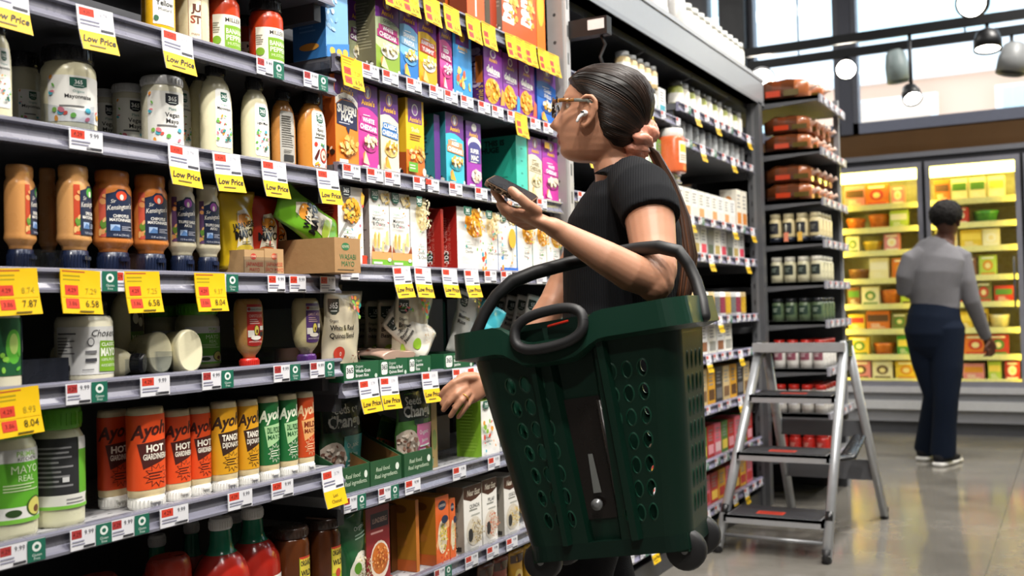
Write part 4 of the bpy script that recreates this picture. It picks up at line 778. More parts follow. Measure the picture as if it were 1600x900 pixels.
DS = [('t', 'deluxe', .45, .62, .28, '#b9a6c2', {'rot': 90, 'b': .05, 'w': 1.6}), ('r', .62, .38, .95, .8, '#c8702a'), ('e', .4, .1, .3, .06, '#d8a838'), ('e', .4, .1, .2, .04, '#4a2460'), ('t', "Annie's", .8, .16, .12, '#c8a040', {'rot': 90, 'w': .9})]
carton('purple deluxe box with its dark lettered side showing', 760, 789, 74, MA, .02, .075, '#8a3aa0', deluxe('#e8a03a', '#7a2a92', 3), '#4a2260', DS)
carton('purple deluxe box with blue corner between two other deluxe boxes', 790, 813, 88, MA, .02, .075, '#8a3aa0', deluxe('#3a9ad8', '#3a8ad0', 5), '#5a2a6a', SID(0))
carton('purple deluxe box with orange corner near the blue box', 815, 839, 98, MA, .02, .075, '#8a3aa0', deluxe('#e86a3a', '#c23a7a', 7), '#a02a5a', SID(0))
carton('royal blue macaroni box beside the womans glasses', 843, 874, 106, MA, .02, .075, '#2f6fd0', annie('#2f74d2', 'CLASSIC', 'SHELLS', band='#2f74d2', food='#f2b83a', bowl='#1f58b0', top='#8a5ab0', extra=[('r', .05, .93, .4, .99, GLD)]), '#2a3f9a', SID(0))
# shelf B'
SM = [('r', 0, 0, 1, 1, '#ee8a2c'), ('r', 0, .74, 1, 1, '#5f3a78'), ('e', .52, .92, .16, .06, GLD), ('e', .52, .915, .12, .05, '#8a5aa8'), ('t', "Annie's", .52, .835, .06, GLD, {'b': .03, 'w': .55}), ('p', [(.02, .67), (.25, .74), (.5, .76), (.8, .73), (.98, .66), (.98, .74), (.75, .80), (.4, .82), (.02, .76)], WHT), ('t', 'Organic Shells', .5, .755, .035, '#3a2a4a', {'w': .8}), ('p', [(.06, .46), (.95, .42), (.95, .68), (.75, .73), (.3, .73), (.06, .68)], '#2a2c4e'), ('t', 'SUPER!', .5, .63, .085, WHT, {'b': .05, 'w': .82, 'rot': -2}), ('t', 'MAC', .5, .54, .075, WHT, {'b': .05, 'w': .5, 'rot': -2}), ('lines', .15, .465, .85, .49, 1, '#d0d0dc'), ('p', [(.44, .44), (.62, .44), (.56, .36)], '#2a2c4e'), ('bowl', .52, .22, .34, .11, 50, .075, ['#f0c46a', '#e9b85a', '#f6d894', '#d9a04a'], 8), ('r', .06, .03, .42, .07, WHT)]
carton('orange super mac box with navy shield, first on its shelf', 526, 562, 121, MB_, .015, .085, '#ee8a2c', SM, '#b8551a', [('lines', .2, .3, .8, .8, 9, '#8a3a12'), ('blobs', .3, .1, .9, .2, 12, .08, ['#2a1a12', '#e9d9c0'], 3)])
carton('magenta white cheddar box touching the super mac box', 562, 593, 133, MB_, .02, .08, '#cf3a9a', annie('#d23f9d', 'WHITE', 'CHEDDAR', band='#d23f9d', food='#f3e2b4', bowl='#c03a8c'), '#8a3a2a', SID(0))
carton('cream classic cheddar box with blue banner', 597, 625, 146, MB_, .02, .08, '#efe6c4', annie('#efe7c8', 'CLASSIC', 'CHEDDAR', band='#3f7ec4', food='#eeb03a', food2='#f3c25a', bowl='#f2cf7a'), '#8a8270', SID(0))
carton('yellow and orange macaroni box with green tag corner', 637, 665, 157, MB_, .02, .08, '#f0c023', [('r', 0, 0, 1, 1, '#f2c524'), ('p', [(0, 0), (1, 0), (1, .34), (0, .36)], '#e6772c'), ('r', .12, .7, .88, 1, PUR), ('e', .5, .87, .17, .075, WHT), ('e', .5, .87, .13, .06, '#a06ab8'), ('t', "Annie's", .5, .745, .06, GLD, {'b': .03, 'w': .66}), ('t', 'Shells', .5, .62, .055, WHT, {'w': .7}), ('lines', .2, .48, .85, .57, 3, '#a0642a'), ('bowl', .55, .31, .36, .1, 46, .075, ['#f0a03a', '#f6c06a', '#f9dca0'], 3), ('r', 0, .08, .5, .2, '#6ab23a'), ('lines', .06, .11, .44, .18, 2, '#e6f2d6'), ('e', .85, .1, .1, .05, '#e9e2d2')], '#d8a820', [('p', [(0, 0), (1, 0), (1, .32), (0, .36)], '#a0481a'), ('lines', .2, .4, .8, .9, 9, '#b58a1a'), ('blobs', .2, .06, .8, .12, 8, .07, ['#222222', '#e9e9e2'], 3)])
TS = [('lines', .2, .3, .8, .75, 8, '#123c46'), ('e', .5, .88, .2, .06, '#6a5a3a'), ('blobs', .15, .04, .85, .12, 12, .08, ['#d9d9d0', '#111111'], 3)]
carton('teal-sided macaroni box set back between the yellow and turquoise boxes', 681, 690, 180, MB_, .03, .07, '#4a2a72', [('r', 0, 0, 1, 1, '#5f2f86')], '#2a7a88', TS)
carton('turquoise macaroni box with purple top', 699, 727, 179, MB_, .02, .08, '#3fc0d4', annie('#46c2d6', 'AGED', 'CHEDDAR', band='#f0a070', food='#f2b43a', bowl='#38a8bc'), '#2a7a88', TS)
carton('purple protein mac box with white arch, beside the dark gap', 731, 754, 192, MB_, .02, .07, '#a03ab0', [('r', 0, 0, 1, 1, '#a53cb2'), ('r', 0, .74, 1, 1, '#6a3a8c'), ('e', .55, .92, .17, .06, WHT), ('t', "Annie's", .5, .81, .06, GLD, {'b': .03, 'w': .66}), ('e', .55, .66, .44, .12, WHT), ('e', .55, .61, .42, .10, '#4a4a8c'), ('r', .12, .40, .95, .58, '#4a4a8c'), ('t', 'SUPER', .55, .57, .06, WHT, {'b': .04, 'w': .6}), ('t', 'MAC', .55, .47, .07, WHT, {'b': .05, 'w': .56}), ('lines', .25, .39, .85, .42, 1, WHT), ('e', .62, .2, .34, .1, '#e9d9ea'), ('bowl', .62, .2, .3, .09, 30, .08, ['#f3e6d8', '#fff4e6', '#e0c8b0'], 6), ('r', .1, .03, .45, .07, WHT)], '#2a1640', SID(0))
TH = [('t', 'THIS IS', .5, .90, .085, '#0d3f3a', {'b': .05, 'w': .86}), ('t', 'HUGE', .40, .79, .085, '#0d3f3a', {'b': .05, 'w': .62}), ('lines', .06, .28, .9, .36, 2, '#1f7a68'), ('r', .06, .05, .3, .12, '#1d6a5c')]
carton('teal giant box with bold capitals, side turned to the aisle, beside the phone', 809, 826, 214, MB_, .02, .155, '#45c8b4', [('r', 0, 0, 1, 1, '#4fd0bc'), ('e', .5, .8, .1, .015, '#2a9a88'), ('e', .5, .6, .1, .015, '#2a9a88'), ('e', .5, .4, .1, .015, '#2a9a88'), ('e', .5, .2, .1, .015, '#2a9a88')], '#2aa890', TH)
carton('cream macaroni box with purple top beyond the teal box', 828, 849, 216, MB_, .02, .07, '#efe6c4', annie('#efe7c8', 'CLASSIC', 'CHEDDAR', band='#efe7c8', txt='#8a7a5a', food='#e8d9a0', bowl='#e6dcb8', top='#a05ab8'), '#a8a07a', SID(0))
carton('magenta macaroni box at the shelf end by the rack post', 850, 876, 222, MB_, .02, .07, '#d63aa8', annie('#d940aa', 'WHITE', 'CHEDDAR', band='#d940aa', food='#f3e2d4', bowl='#b02f8a', top='#a03aa8', extra=[('r', .04, .86, .32, .96, GLD)]), '#7a2a6a', SID(0))
# shelf C'
def organic(t1, t2, food, seed, lg='#1d5c4a', low=None, spoon=False, small=False, cols=('#f0b83a', '#f4cf6a', '#e8a52a')):
    p = [('r', 0, 0, 1, 1, '#f5f4ee')]
    if spoon: p += [('e', .5, .68, .33, .19, '#b9b6ae'), ('p', [(.02, .38), (.3, .55), (.36, .5), (.06, .34)], '#a9a6a0'), ('bowl', .52, .69, .3, .17, 60, .075, list(cols), seed), ('p', [(.7, .4), (.82, .42), (.72, .28), (.62, .3)], '#f0b83a'), ('p', [(.85, .95), (.98, .9), (.92, .75), (.82, .8)], '#f0b83a'), ('p', [(.2, .38), (.3, .36), (.35, .24), (.26, .25)], '#f0b040')]
    elif small: p += [('bowl', .84, .90, .2, .09, 30, .05, ['#efd890', '#f0c868', '#f6e6b8'], 3), ('p', [(.5, .93), (.62, .97), (.7, .9), (.6, .86)], '#f2dca0')]
    else: p += [('e', .76, .77, .42, .235, cols[0]), ('bowl', .76, .77, .38, .21, 150, .045, list(cols)+['#fff2cf'], seed)]
    p += logo365(.24, .93, .17, .075, lg)
    p += [('t', 'Organic', .1, food[0]+.09, .035, '#3a8a7a', {'al': 'l', 'w': .5}), ('lines', .1, food[0]+.035, .6, food[0]+.055, 1, '#b0b0a8'), ('t', t1, .1, food[0], .048, K, {'al': 'l', 'w': .8, 'b': .008}), ('t', t2, .1, food[0]-.065, .048, K, {'al': 'l', 'w': .8, 'b': .008})]
    p += leaves(.05, .1, .95, .8, 9, .04, seed+20)
    if low: p += low
    return p
MAC = [('p', [(0, 0), (1, 0), (1, .2), (0, .2)], '#e6a96a'), ('r', 0, 0, 1, .1, '#7cbf3a'), ('p', [(0, .2), (.15, .2), (.03, .28)], '#9a4a2a'), ('p', [(.8, .2), (1, .2), (.96, .3)], '#9a4a2a')]+[('p', [(u, .24), (u+.1, .25), (u+.13, .42), (u+.05, .46), (u-.02, .4)], '#f0d27a') for u in (.12, .3)]+[('p', [(u+.02, .27), (u+.04, .27), (u+.05, .42), (u+.02, .42)], '#b98a2a') for u in (.12, .3)]+[('p', [(.5, .2), (.6, .2), (.6, .34), (.5, .33)], '#f4dc94'), ('p', [(.68, .3), (.85, .28), (.82, .48), (.7, .46)], '#f4dc94'), ('r', .06, .04, .5, .07, '#e6f4d8'), ('e', .86, .1, .09, .025, '#f4f4ee')]
carton('white macaroni box with pasta spoon and red lettered side', 529, 568, 292, MC, .015, .085, '#f5f4ee', organic('Macaroni', '& Cheese', (.36,), 3, '#23262e', [('r', .8, 0, 1, .14, '#d8442a')], spoon=True), '#a52a1e', [('lines', .12, .2, .9, .84, 20, '#c8685a'), ('t', 'Macaroni', .5, .9, .03, '#d88a7a', {'w': .8})])
carton('white macaroni and cheese box with desert pasta drawing, first of the pair', 578, 609, 297, MC, .015, .085, '#f5f4ee', organic('Macaroni', '& Cheese', (.62,), 0, small=True, low=MAC), '#8f8a84', [('lines', .1, .3, .9, .82, 16, '#5a5652'), ('t', '365', .5, .92, .1, '#c9c9c4'), ('blobs', .1, .02, .9, .14, 10, .08, ['#b8402a', '#d9903a'], 5)])
carton('white macaroni and cheese box with desert pasta drawing, second of the pair', 610, 641, 303, MC, .015, .085, '#f5f4ee', organic('Macaroni', '& Cheese', (.62,), 0, small=True, low=MAC), '#8f8a84', [])
carton('white shells and cheese box beside the red box sides', 642, 667, 309, MC, .015, .085, '#f5f4ee', organic('Shells', '& Cheese', (.22,), 11, cols=('#f0e2ae', '#f6eccb', '#e9d69a')), '#8f8a84', [])
RS = [('t', 'Deluxe Cheddar', .42, .46, .1, '#e09a90', {'rot': 90, 'w': 1.9}), ('t', 'Macaroni & Cheese', .62, .46, .07, '#c8685c', {'rot': 90, 'w': 1.7}), rr(.25, .14, .62, .28, .06, .35, '#1c3a30'), ('t', '365', .44, .21, .14, '#e8ece8', {'rot': 90, 'w': .5})]
carton('red-sided deluxe carton set behind the front deluxe cheddar box', 669, 692, 326, MC, .062, .10, '#a82418', [('r', 0, 0, 1, 1, '#a82418')], '#a3221a', [])
carton('white deluxe cheddar box with yellow pasta and a red lettered side', 715, 751, 325, MC, .015, .075, '#f5f4ee', organic('Deluxe', 'Cheddar', (.36,), 7, cols=('#f2b22a', '#f6c64a', '#e8a020'), low=[('blobs', .82, .02, 1, .3, 8, .06, ['#d8442a', '#e9a03a', '#4fa8c0'], 3)]), '#a3221a', RS)
o = carton('dark red carton with vertical lettering beside the deluxe cheddar box', 690, 694, 327, MC, .015, .075, '#a3221a', [('r', 0, 0, 1, 1, '#a3221a')], '#a3221a', RS)
carton('white box of pale shells, second of the deluxe row', 751, 778, 331, MC, .015, .07, '#f5f4ee', organic('Deluxe', 'White Cheddar', (.36,), 9, cols=('#f2deb0', '#f6ecd0', '#e9d090'), low=[('blobs', .8, .02, 1, .3, 8, .06, ['#3a8fd0', '#e9a03a', '#d8442a'], 5)]), '#d9d4c8', [])
carton('white box with blue foot and a spoon of pasta', 779, 807, 334, MC, .015, .07, '#f5f4ee', organic('Deluxe', 'Cheddar', (.36,), 4, low=[('r', 0, 0, 1, .08, '#2f6fd0'), ('e', .7, .58, .2, .17, '#f0b83a'), ('r', .68, .1, .72, .42, '#c9c6be')], small=True), '#3a6fc0', [])
carton('pale box with yellow pasta bowl below the wrist, first of three', 809, 832, 342, MC, .015, .07, '#f2f0e0', organic('Gluten', 'Free', (.36,), 13), '#4f9ad0', [])
carton('pale box with yellow pasta bowl below the wrist, second of three', 833, 854, 348, MC, .015, .07, '#f2f0e0', organic('Gluten', 'Free', (.36,), 15), '#2f8a7a', [])
carton('pale box with yellow pasta bowl below the wrist, last by the post', 855, 875, 352, MC, .015, .07, '#f2f0e0', organic('Gluten', 'Free', (.36,), 17), '#d9d9c8', [])
# shelf D': trays and pouches
def gtray(px0, px1, label, t1, t2, setb=-.004, h=.045, d=.2):
    a = hit(px0, 575, 0, -setb); b = hit(px1, 570, 0, -setb); w_ = b.y-a.y
    return open_tray('rice_tray', label, w_, d, h+.012, h, '#1d5c3a', [rr(.06, .18, .27, .88, .05, 2.4, '#eef2ee'), ('t', '365', .165, .6, .28, '#23262e', {'w': .18, 'b': .02}), ('t', 'Organic', .32, .78, .15, '#d9e6da', {'al': 'l', 'w': .3}), ('t', t1, .32, .54, .17, '#eef4ee', {'al': 'l', 'w': .5, 'b': .02}), ('t', t2, .32, .30, .17, '#eef4ee', {'al': 'l', 'w': .5, 'b': .02}), ('e', .90, .2, .04, .12, '#cfe0d2')], (-setb, (a.y+b.y)/2, zt(MD)), slope=False, mat=paper, inner='#3a5a48')
gtray(537, 592, 'green whole grain brown rice tray at the start of the pouch shelf', 'Whole Grain', 'Brown Rice')
gtray(593, 637, 'green quinoa blend tray in the middle of the pouch shelf', 'White & Red', 'Quinoa Blend')
gtray(638, 673, 'green jasmine rice tray beside the gap before the basket', 'Jasmine', 'Rice')
gtray(694, 740, 'green rice tray partly hidden behind the basket rim', 'Brown', 'Jasmine')
def grain(t1, t2, dot, seeds, lc=None):
    return logo365(.2, .82, .12, .09, '#2a3a34')+[('t', 'Organic', .08, .66, .035, K, {'al': 'l', 'w': .4}), ('t', t1, .08, .58, .06, K, {'al': 'l', 'w': .75, 'b': .015}), ('t', t2, .08, .49, .06, K, {'al': 'l', 'w': .75, 'b': .015}), ('e', .28, .28, .13, .085, dot), ('t', '90', .28, .28, .05, '#f0e6d8', {'w': .2}), ('blobs', .5, .03, .9, .3, 40, .012, seeds, 5), ('blobs', .55, .70, .84, .93, 16, .045, lc or LEAF, 6)]
QS = ['#8a3a2a', '#b56a4a', '#d9c7a0']
a = hit(536, 520, 0, -.02); pouch('grain_pouch', 'cream quinoa pouch with red dot standing above the brown rice tray', .155, .205, .05, '#d6cbb0', grain('White & Red', 'Quinoa Blend', '#c8402f', QS), (-.045, a.y+.01, zt(MD)+.012), 4, 6)
a = hit(503, 500, 0, -.10); pouch('grain_pouch', 'tan pouch standing behind the purple-capped bottle', .15, .225, .05, '#b9a784', [('e', .75, .55, .15, .2, '#d9a03a'), ('e', .3, .2, .15, .08, '#c87a2a')], (-.10, a.y-.02, zt(MD)+.01), 4, 6)
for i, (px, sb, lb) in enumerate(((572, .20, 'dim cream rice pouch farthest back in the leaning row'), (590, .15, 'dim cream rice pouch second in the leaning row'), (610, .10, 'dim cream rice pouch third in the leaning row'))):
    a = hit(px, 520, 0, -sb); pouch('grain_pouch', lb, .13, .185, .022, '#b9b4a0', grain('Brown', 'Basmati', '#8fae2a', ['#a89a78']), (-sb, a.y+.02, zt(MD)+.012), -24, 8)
a = hit(632, 520, 0, -.06); pouch('grain_pouch', 'cream basmati pouch with green dot upright behind the slumped pouch', .15, .20, .035, '#d4cdb4', grain('Brown', 'Basmati', '#9ab83a', ['#c9b48a']), (-.07, a.y+.02, zt(MD)+.012), -6, 8, -3)
a = hit(690, 550, 0, .01); pouch('grain_pouch', 'bright cream pouch slumped forward over its green tray', .125, .165, .04, '#e6e2d4', grain('Brown', 'Jasmine', '#9ac83a', ['#c9a06a']), (-.04, a.y-.0, zt(MD)+.062), -8, -6, 46)
a = hit(712, 520, 0, -.10); pouch('grain_pouch', 'white rice pouch leaning the other way above the gap', .135, .19, .04, '#e2e2dc', grain('Basmati', 'Rice', '#d9d9d2', ['#c9b48a']), (-.09, a.y, zt(MD)+.03), -6, 6, -16)
a = hit(737, 520, 0, -.07); pouch('grain_pouch', 'teal blue pouch tucked beside the white rice pouch', .12, .17, .035, '#3fa8b8', [('r', .1, .3, .9, .6, '#5fc0cc'), ('e', .5, .2, .2, .1, '#d9e9ea')], (-.06, a.y+.02, zt(MD)+.02), -10, 4, -24)
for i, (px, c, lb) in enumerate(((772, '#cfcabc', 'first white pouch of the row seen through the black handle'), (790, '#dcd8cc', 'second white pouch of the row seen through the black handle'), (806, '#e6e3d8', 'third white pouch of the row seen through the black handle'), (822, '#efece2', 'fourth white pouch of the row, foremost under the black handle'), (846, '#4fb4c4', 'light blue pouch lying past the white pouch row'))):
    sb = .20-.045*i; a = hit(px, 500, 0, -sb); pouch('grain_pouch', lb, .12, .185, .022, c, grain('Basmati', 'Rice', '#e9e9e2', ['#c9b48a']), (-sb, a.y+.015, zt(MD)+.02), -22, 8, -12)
a = hit(628, 560, 0, -.03); 
pouch('grain_pouch', 'pink and cream pouch lying flat in the quinoa tray', .15, .16, .03, '#c9a896', [('blobs', .1, .2, .9, .9, 40, .03, ['#b5705a', '#d9b8a0', '#8a4a3a'], 5)], (-.03, a.y-.01, zt(MD)+.048), 0, -84)
# dim cartons standing at the back of the pouch shelf
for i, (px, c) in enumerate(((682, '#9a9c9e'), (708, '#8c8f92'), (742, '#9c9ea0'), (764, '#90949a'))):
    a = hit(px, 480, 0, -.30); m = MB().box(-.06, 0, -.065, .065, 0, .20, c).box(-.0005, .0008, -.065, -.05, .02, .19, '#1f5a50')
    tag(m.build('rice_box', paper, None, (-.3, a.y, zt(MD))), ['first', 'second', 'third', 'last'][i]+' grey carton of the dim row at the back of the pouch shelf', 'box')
# shelf E': dark pouches in green trays
def seeds(c, t): return [('r', .03, .62, .97, .97, '#16231c'), ('t', 'Seeds of', .5, .86, .10, '#c9c9c0', {'w': .8, 'b': .02}), ('t', 'Change', .5, .73, .13, '#c9c9c0', {'w': .85, 'b': .035}), ('p', [(.38, .63), (.64, .63), (.64, .57), (.51, .52), (.38, .57)], '#2a3f34'), ('p', [(.3, .18), (.95, .18), (.95, .56), (.45, .56)], c), ('t', t[0], .66, .46, .055, '#d9e6e0', {'w': .5}), ('t', t[1], .68, .36, .045, '#d9e6e0', {'w': .45}), ('lines', .5, .22, .85, .32, 2, '#d9e6e0'), ('e', .2, .32, .26, .2, '#b5a89a'), ('bowl', .2, .32, .22, .16, 40, .035, ['#8a6a5a', '#c9b8a8', '#6a4a3e', '#d9d0c4'], 6), ('r', 0, 0, 1, .1, '#4a7a2a')]
a = hit(478, 700, 0, -.05); pouch('rice_pouch', 'dark green rice pouch with teal panel in the first display tray', .17, .225, .05, '#26402a', seeds('#3f9a94', ['Organic', 'Quinoa']), (-.10, hit(493, 690, 0, -.10).y+.085, zt(ME)+.004), 0, 5)
a = hit(612, 690, 0, -.05); pouch('rice_pouch', 'dark green rice pouch with pink panel in the last display tray', .17, .215, .05, '#3f6a32', seeds('#c86a9a', ['Organic', 'Jasmine']), (-.06, hit(613, 690, 0, -.06).y+.085, zt(ME)+.012), 0, 5)
FT = [('t', 'Real food.', .4, .66, .16, '#cfe0c4', {'s': .2, 'w': .6}), ('t', 'Real ingredients.', .5, .40, .16, '#cfe0c4', {'s': .2, 'w': .8}), ('e', .86, .62, .06, .14, '#dfe8da')]
def etray(px0, px1, label):
    a = hit(px0, 740, 0, -.015); b = hit(px1, 730, 0, -.015)
    open_tray('display_tray', label, b.y-a.y, .24, .19, .065, '#24502f', FT, (-.015, (a.y+b.y)/2, zt(ME)), mat=paper, inner='#8a6238')
etray(534, 577, 'green display tray holding the teal-panelled rice pouch'); etray(579, 627, 'empty green display tray with brown cardboard inside'); etray(632, 676, 'green display tray holding the pink-panelled rice pouch')
pp = hit(573, 690, 0, -.10); pouch('rice_pouch', 'orange and green pouch slumped at the back of the empty tray', .10, .15, .03, '#4a6a2a', [('r', 0, .35, 1, .6, '#c8602a'), ('r', 0, .6, 1, .9, '#2a4a2a')], (-.12, hit(592, 690, 0, -.12).y, zt(ME)+.004), -12, 6, -18)
carton('green cookie carton with white front standing alone beside the basket', 749, 777, 625, ME, .02, .085, '#f2efe2', organic('Organic', 'Couscous', (.34,), 12, low=[('p', [(.55, .98), (1, .98), (1, .6), (.7, .7)], '#f0c23a'), ('blobs', .05, .35, .5, .65, 10, .07, ['#8ab83a', '#d8442a', '#e9a03a'], 3)], small=True), '#7fae2a', [('lines', .15, .1, .85, .9, 14, '#94c03f')], name='couscous_box')
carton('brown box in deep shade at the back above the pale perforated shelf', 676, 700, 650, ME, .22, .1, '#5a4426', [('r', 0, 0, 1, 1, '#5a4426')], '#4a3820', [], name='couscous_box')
carton('pale slim box edge showing beside the pink-panelled pouch', 671, 680, 622, ME, .05, .08, '#a08a5a', [('r', 0, 0, 1, 1, '#a88f5c'), ('e', .5, .4, .4, .15, '#7a8a4a')], '#4a3a22', [], name='couscous_box')
# shelf F'
a = hit(538, 880, 0, -.03); pouch('grain_bag', 'green bag with a bowl of barley leaning beside the dark jars', .13, .212, .05, '#235a34', [('lines', .45, .66, .9, .74, 2, '#a9c9b0'), ('t', 'Organic', .62, .80, .05, '#cfe0d0', {'w': .5}), ('e', .55, .3, .36, .22, '#e9e4d6'), ('bowl', .55, .3, .31, .19, 120, .022, ['#b9a87a', '#d9cfa6', '#8a8a5a', '#efe6c6'], 6), ('e', .2, .42, .08, .07, '#6fae3a')], (-.06, hit(543, 880, 0, -.06).y+.02, zt(MF)), 4, 6, 9)
RL = [('r', 0, 0, 1, 1, '#8c1f24'), ('r', .2, .74, .95, .92, '#2a1a2a'), ('t', 'LUNDBERG', .58, .83, .06, '#d9b0a0', {'w': .6}), ('lines', .2, .66, .95, .72, 1, '#d9a09a'), ('r', 0, .0, 1, .1, '#b8322c'), ('e', .56, .34, .4, .24, '#e9d9c8'), ('e', .56, .36, .35, .19, '#c8702a'), ('bowl', .56, .37, .3, .15, 60, .035, ['#d8843a', '#b8562a', '#e9a45a'], 5), ('blobs', .05, .08, .95, .18, 8, .06, ['#d8402f', '#b8322c'], 7)]
carton('dark red lentil soup box with a round bowl picture', 567, 604, 792, MF, .03, .11, '#8c1f24', RL, '#5a3a1a', [('r', .0, .6, 1, 1, '#8a6a1a'), ('lines', .2, .2, .8, .55, 7, '#a04a3a')], name='lentil_box')
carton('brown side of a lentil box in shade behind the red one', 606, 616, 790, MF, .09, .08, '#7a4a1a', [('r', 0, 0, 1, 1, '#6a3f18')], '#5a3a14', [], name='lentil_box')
OS = [('e', .5, .86, .22, .06, '#7a4a1a'), ('e', .5, .62, .22, .06, '#b0702a'), ('e', .5, .40, .22, .06, '#b0702a'), ('lines', .2, .03, .8, .14, 3, '#d0743a'), ('r', 0, 0, 1, .16, '#b85a26')]
OF = [('r', 0, 0, 1, 1, '#e2672a'), ('e', .5, .86, .3, .07, '#22304a'), ('t', 'LUNDBERG', .5, .86, .04, '#e9d9c8', {'w': .5}), ('p', [(0, .3), (.3, .55), (1, .62), (1, .52), (.4, .45), (.1, .22)], '#f2b27a'), ('e', .48, .4, .34, .25, '#efe2c4'), ('bowl', .48, .4, .29, .2, 60, .045, ['#e9c23a', '#cfd04a', '#f3e08a', '#b8a02a'], 4), ('e', .5, .66, .25, .06, '#22304a'), ('blobs', .05, .03, .95, .2, 14, .05, ['#f2cfa0', '#c83a26'], 8)]
carton('orange rice box whose brown side shows, in the pair', 645, 650, 782, MF, .03, .10, '#c8742a', [('r', 0, 0, 1, 1, '#c8742a')], '#a8701f', OS, name='rice_mix_box')
carton('orange rice box with bowl picture, front of the pair', 676, 697, 776, MF, .015, .095, '#e2672a', OF, '#a8701f', OS, name='rice_mix_box')
carton('orange rice box with bowl picture behind the couscous box', 698, 707, 780, MF, .015, .095, '#e2672a', OF, '#c8742a', [], name='rice_mix_box')
def ne(t, cols, seed): return [('r', 0, 0, 1, 1, '#efece4'), ('p', [(0, .82), (.4, .76), (.7, .78), (1, .84), (1, 1), (0, 1)], '#4a2a1a'), ('t', 'Near East', .55, .89, .09, '#efe6d2', {'s': .3, 'w': .72, 'b': .015}), ('t', t, .6, .68, .06, '#3a3a3a', {'w': .55, 'b': .01}), ('lines', .3, .6, .9, .65, 1, '#8a8a80'), ('lines', .4, .52, .9, .57, 1, '#b0b0a6'), ('e', .55, .3, .43, .22, '#d9d2c2'), ('bowl', .55, .3, .38, .19, 110, .028, cols, seed), ('e', .12, .28, .14, .1, '#2a2a2a'), ('lines', .06, .03, .6, .09, 2, '#b0b0a6')]
NS = [('r', .2, .62, .8, .72, '#6a655c'), ('lines', .2, .2, .8, .55, 8, '#8f8a80'), ('r', .6, .03, .9, .1, '#33302c')]
carton('white quinoa box with brown arch and a grain bowl', 720, 748, 759, MF, .015, .09, '#efece4', ne('QUINOA', ['#a8905a', '#c9b47a', '#7a6238', '#d9cba0'], 5), '#a09a8e', NS, name='couscous_box')
carton('white pilaf box with brown arch and a red grain bowl', 749, 772, 749, MF, .015, .08, '#efece4', ne('PILAF', ['#c8603a', '#d9845a', '#b04a2a', '#e0a080'], 8), '#a09a8e', [], name='couscous_box')
carton('white couscous box with a yellow grain bowl by the basket', 783, 806, 744, MF, .015, .08, '#efece4', ne('COUSCOUS', ['#e0c46a', '#f0dca0', '#c8a84a'], 9), '#a09a8e', NS, name='couscous_box')
# lowest shelf
for i, (px, c, lb) in enumerate(((775, '#8a3a2a', 'red snack bag low under the couscous boxes'), (800, '#c8921f', 'yellow snack bag low under the couscous boxes'), (824, '#d8a828', 'yellow snack bag touching the basket wheel'), (752, '#6a3a22', 'brown snack bag lowest beside the red one'))):
    a = hit(px, 890, 0, -.06); pouch('snack_bag', lb, .085, .20, .05, c, [('e', .5, .5, .3, .2, '#e9c86a'), ('e', .5, .5, .2, .13, '#7a3a1a'), ('r', .1, .8, .9, .92, '#4a2a1a')], (-.06, a.y, zt(MG)), -4, 5)

# ------------------------------------------------------------------ far rack bays behind the woman
fas = thing('fascia_beam', 'long pale steel beam running over the far rack bays', 'beam', (0, 4.45, 2.19))
MB().box(-.03, .03, -1.22, 1.28, 0, .155, '#8e9093').box(-.04, .035, -1.22, 1.28, 0, .02, '#7d7f82').box(-.04, .035, -1.22, 1.28, .135, .155, '#a2a3a5').build('beam', metal, fas)
MB().box(-.95, -.03, -1.22, 1.25, -.03, 0, '#2b2c30').build('deck', metal, fas)
for y in (-1.0, -.4, .2, .8): MB().tube([(-.03, y, -.02), (-.5, y+.35, -.06), (-.9, y+.5, -.03)], .012, '#5c5d60', n=6).build('brace', metal, fas)
ep = thing('rack_post', 'dark grey end post of the far rack beside the bread stand', 'post', (0, 5.63, 0))
m = MB().box(-.035, .035, -.035, .035, 0, 2.2, '#56575a'); m.box(-.008, .008, -.037, -.033, 0, 2.2, '#6d6e70')
for k in range(22): m.box(-.02, -.012, -.0365, -.034, .1+k*.09, .125+k*.09, '#2a2a2c')
m.build('post', metal, ep)
sh = tag(MB().box(-.02, .14, -.02, .02, -.03, .03, '#060607').box(.07, .13, -.0215, -.02, -.012, .022, '#dcdcdc').tube([(.11, 0, -.03), (.12, .01, -.06), (.10, .01, -.10), (.12, .0, -.15)], .006, '#1a1a1c', n=6).build('sign_holder', rubber, None, hit(893, 49, 1, 3.22)), 'black bar with a small white label fixed to the perforated post', 'bracket')
FZ4 = [2.003, 1.848, 1.507, 1.338, 1.045, .866, .628, .377, .16]
zq1 = hit(1045, 178, 0, 0).z; zq2 = hit(1055, 270, 0, 0).z; zq0 = hit(1000, 150, 0, 0).z
for i, z in enumerate(FZ4):
    shelf(['top', 'second', 'third', 'fourth', 'fifth', 'sixth', 'seventh', 'eighth', 'lowest'][i]+' shelf of the last rack bay before the bread stand', B3, B4, z, [], dep=.44, lip='#85839c', deck='#5b5c60')
print('ZQ', zq0, zq1, zq2)
FZ3 = [zq1, zq2, (zq2+1.338)/2, 1.338, 1.045, .866, .628, .377, .16]
for i, z in enumerate(FZ3):
    shelf(['top', 'second', 'third', 'fourth', 'fifth', 'sixth', 'seventh', 'eighth', 'lowest'][i]+' shelf of the rack bay just beyond the white post', B2+.07, B3, z, [], dep=.44, lip='#85839c', deck='#5b5c60')
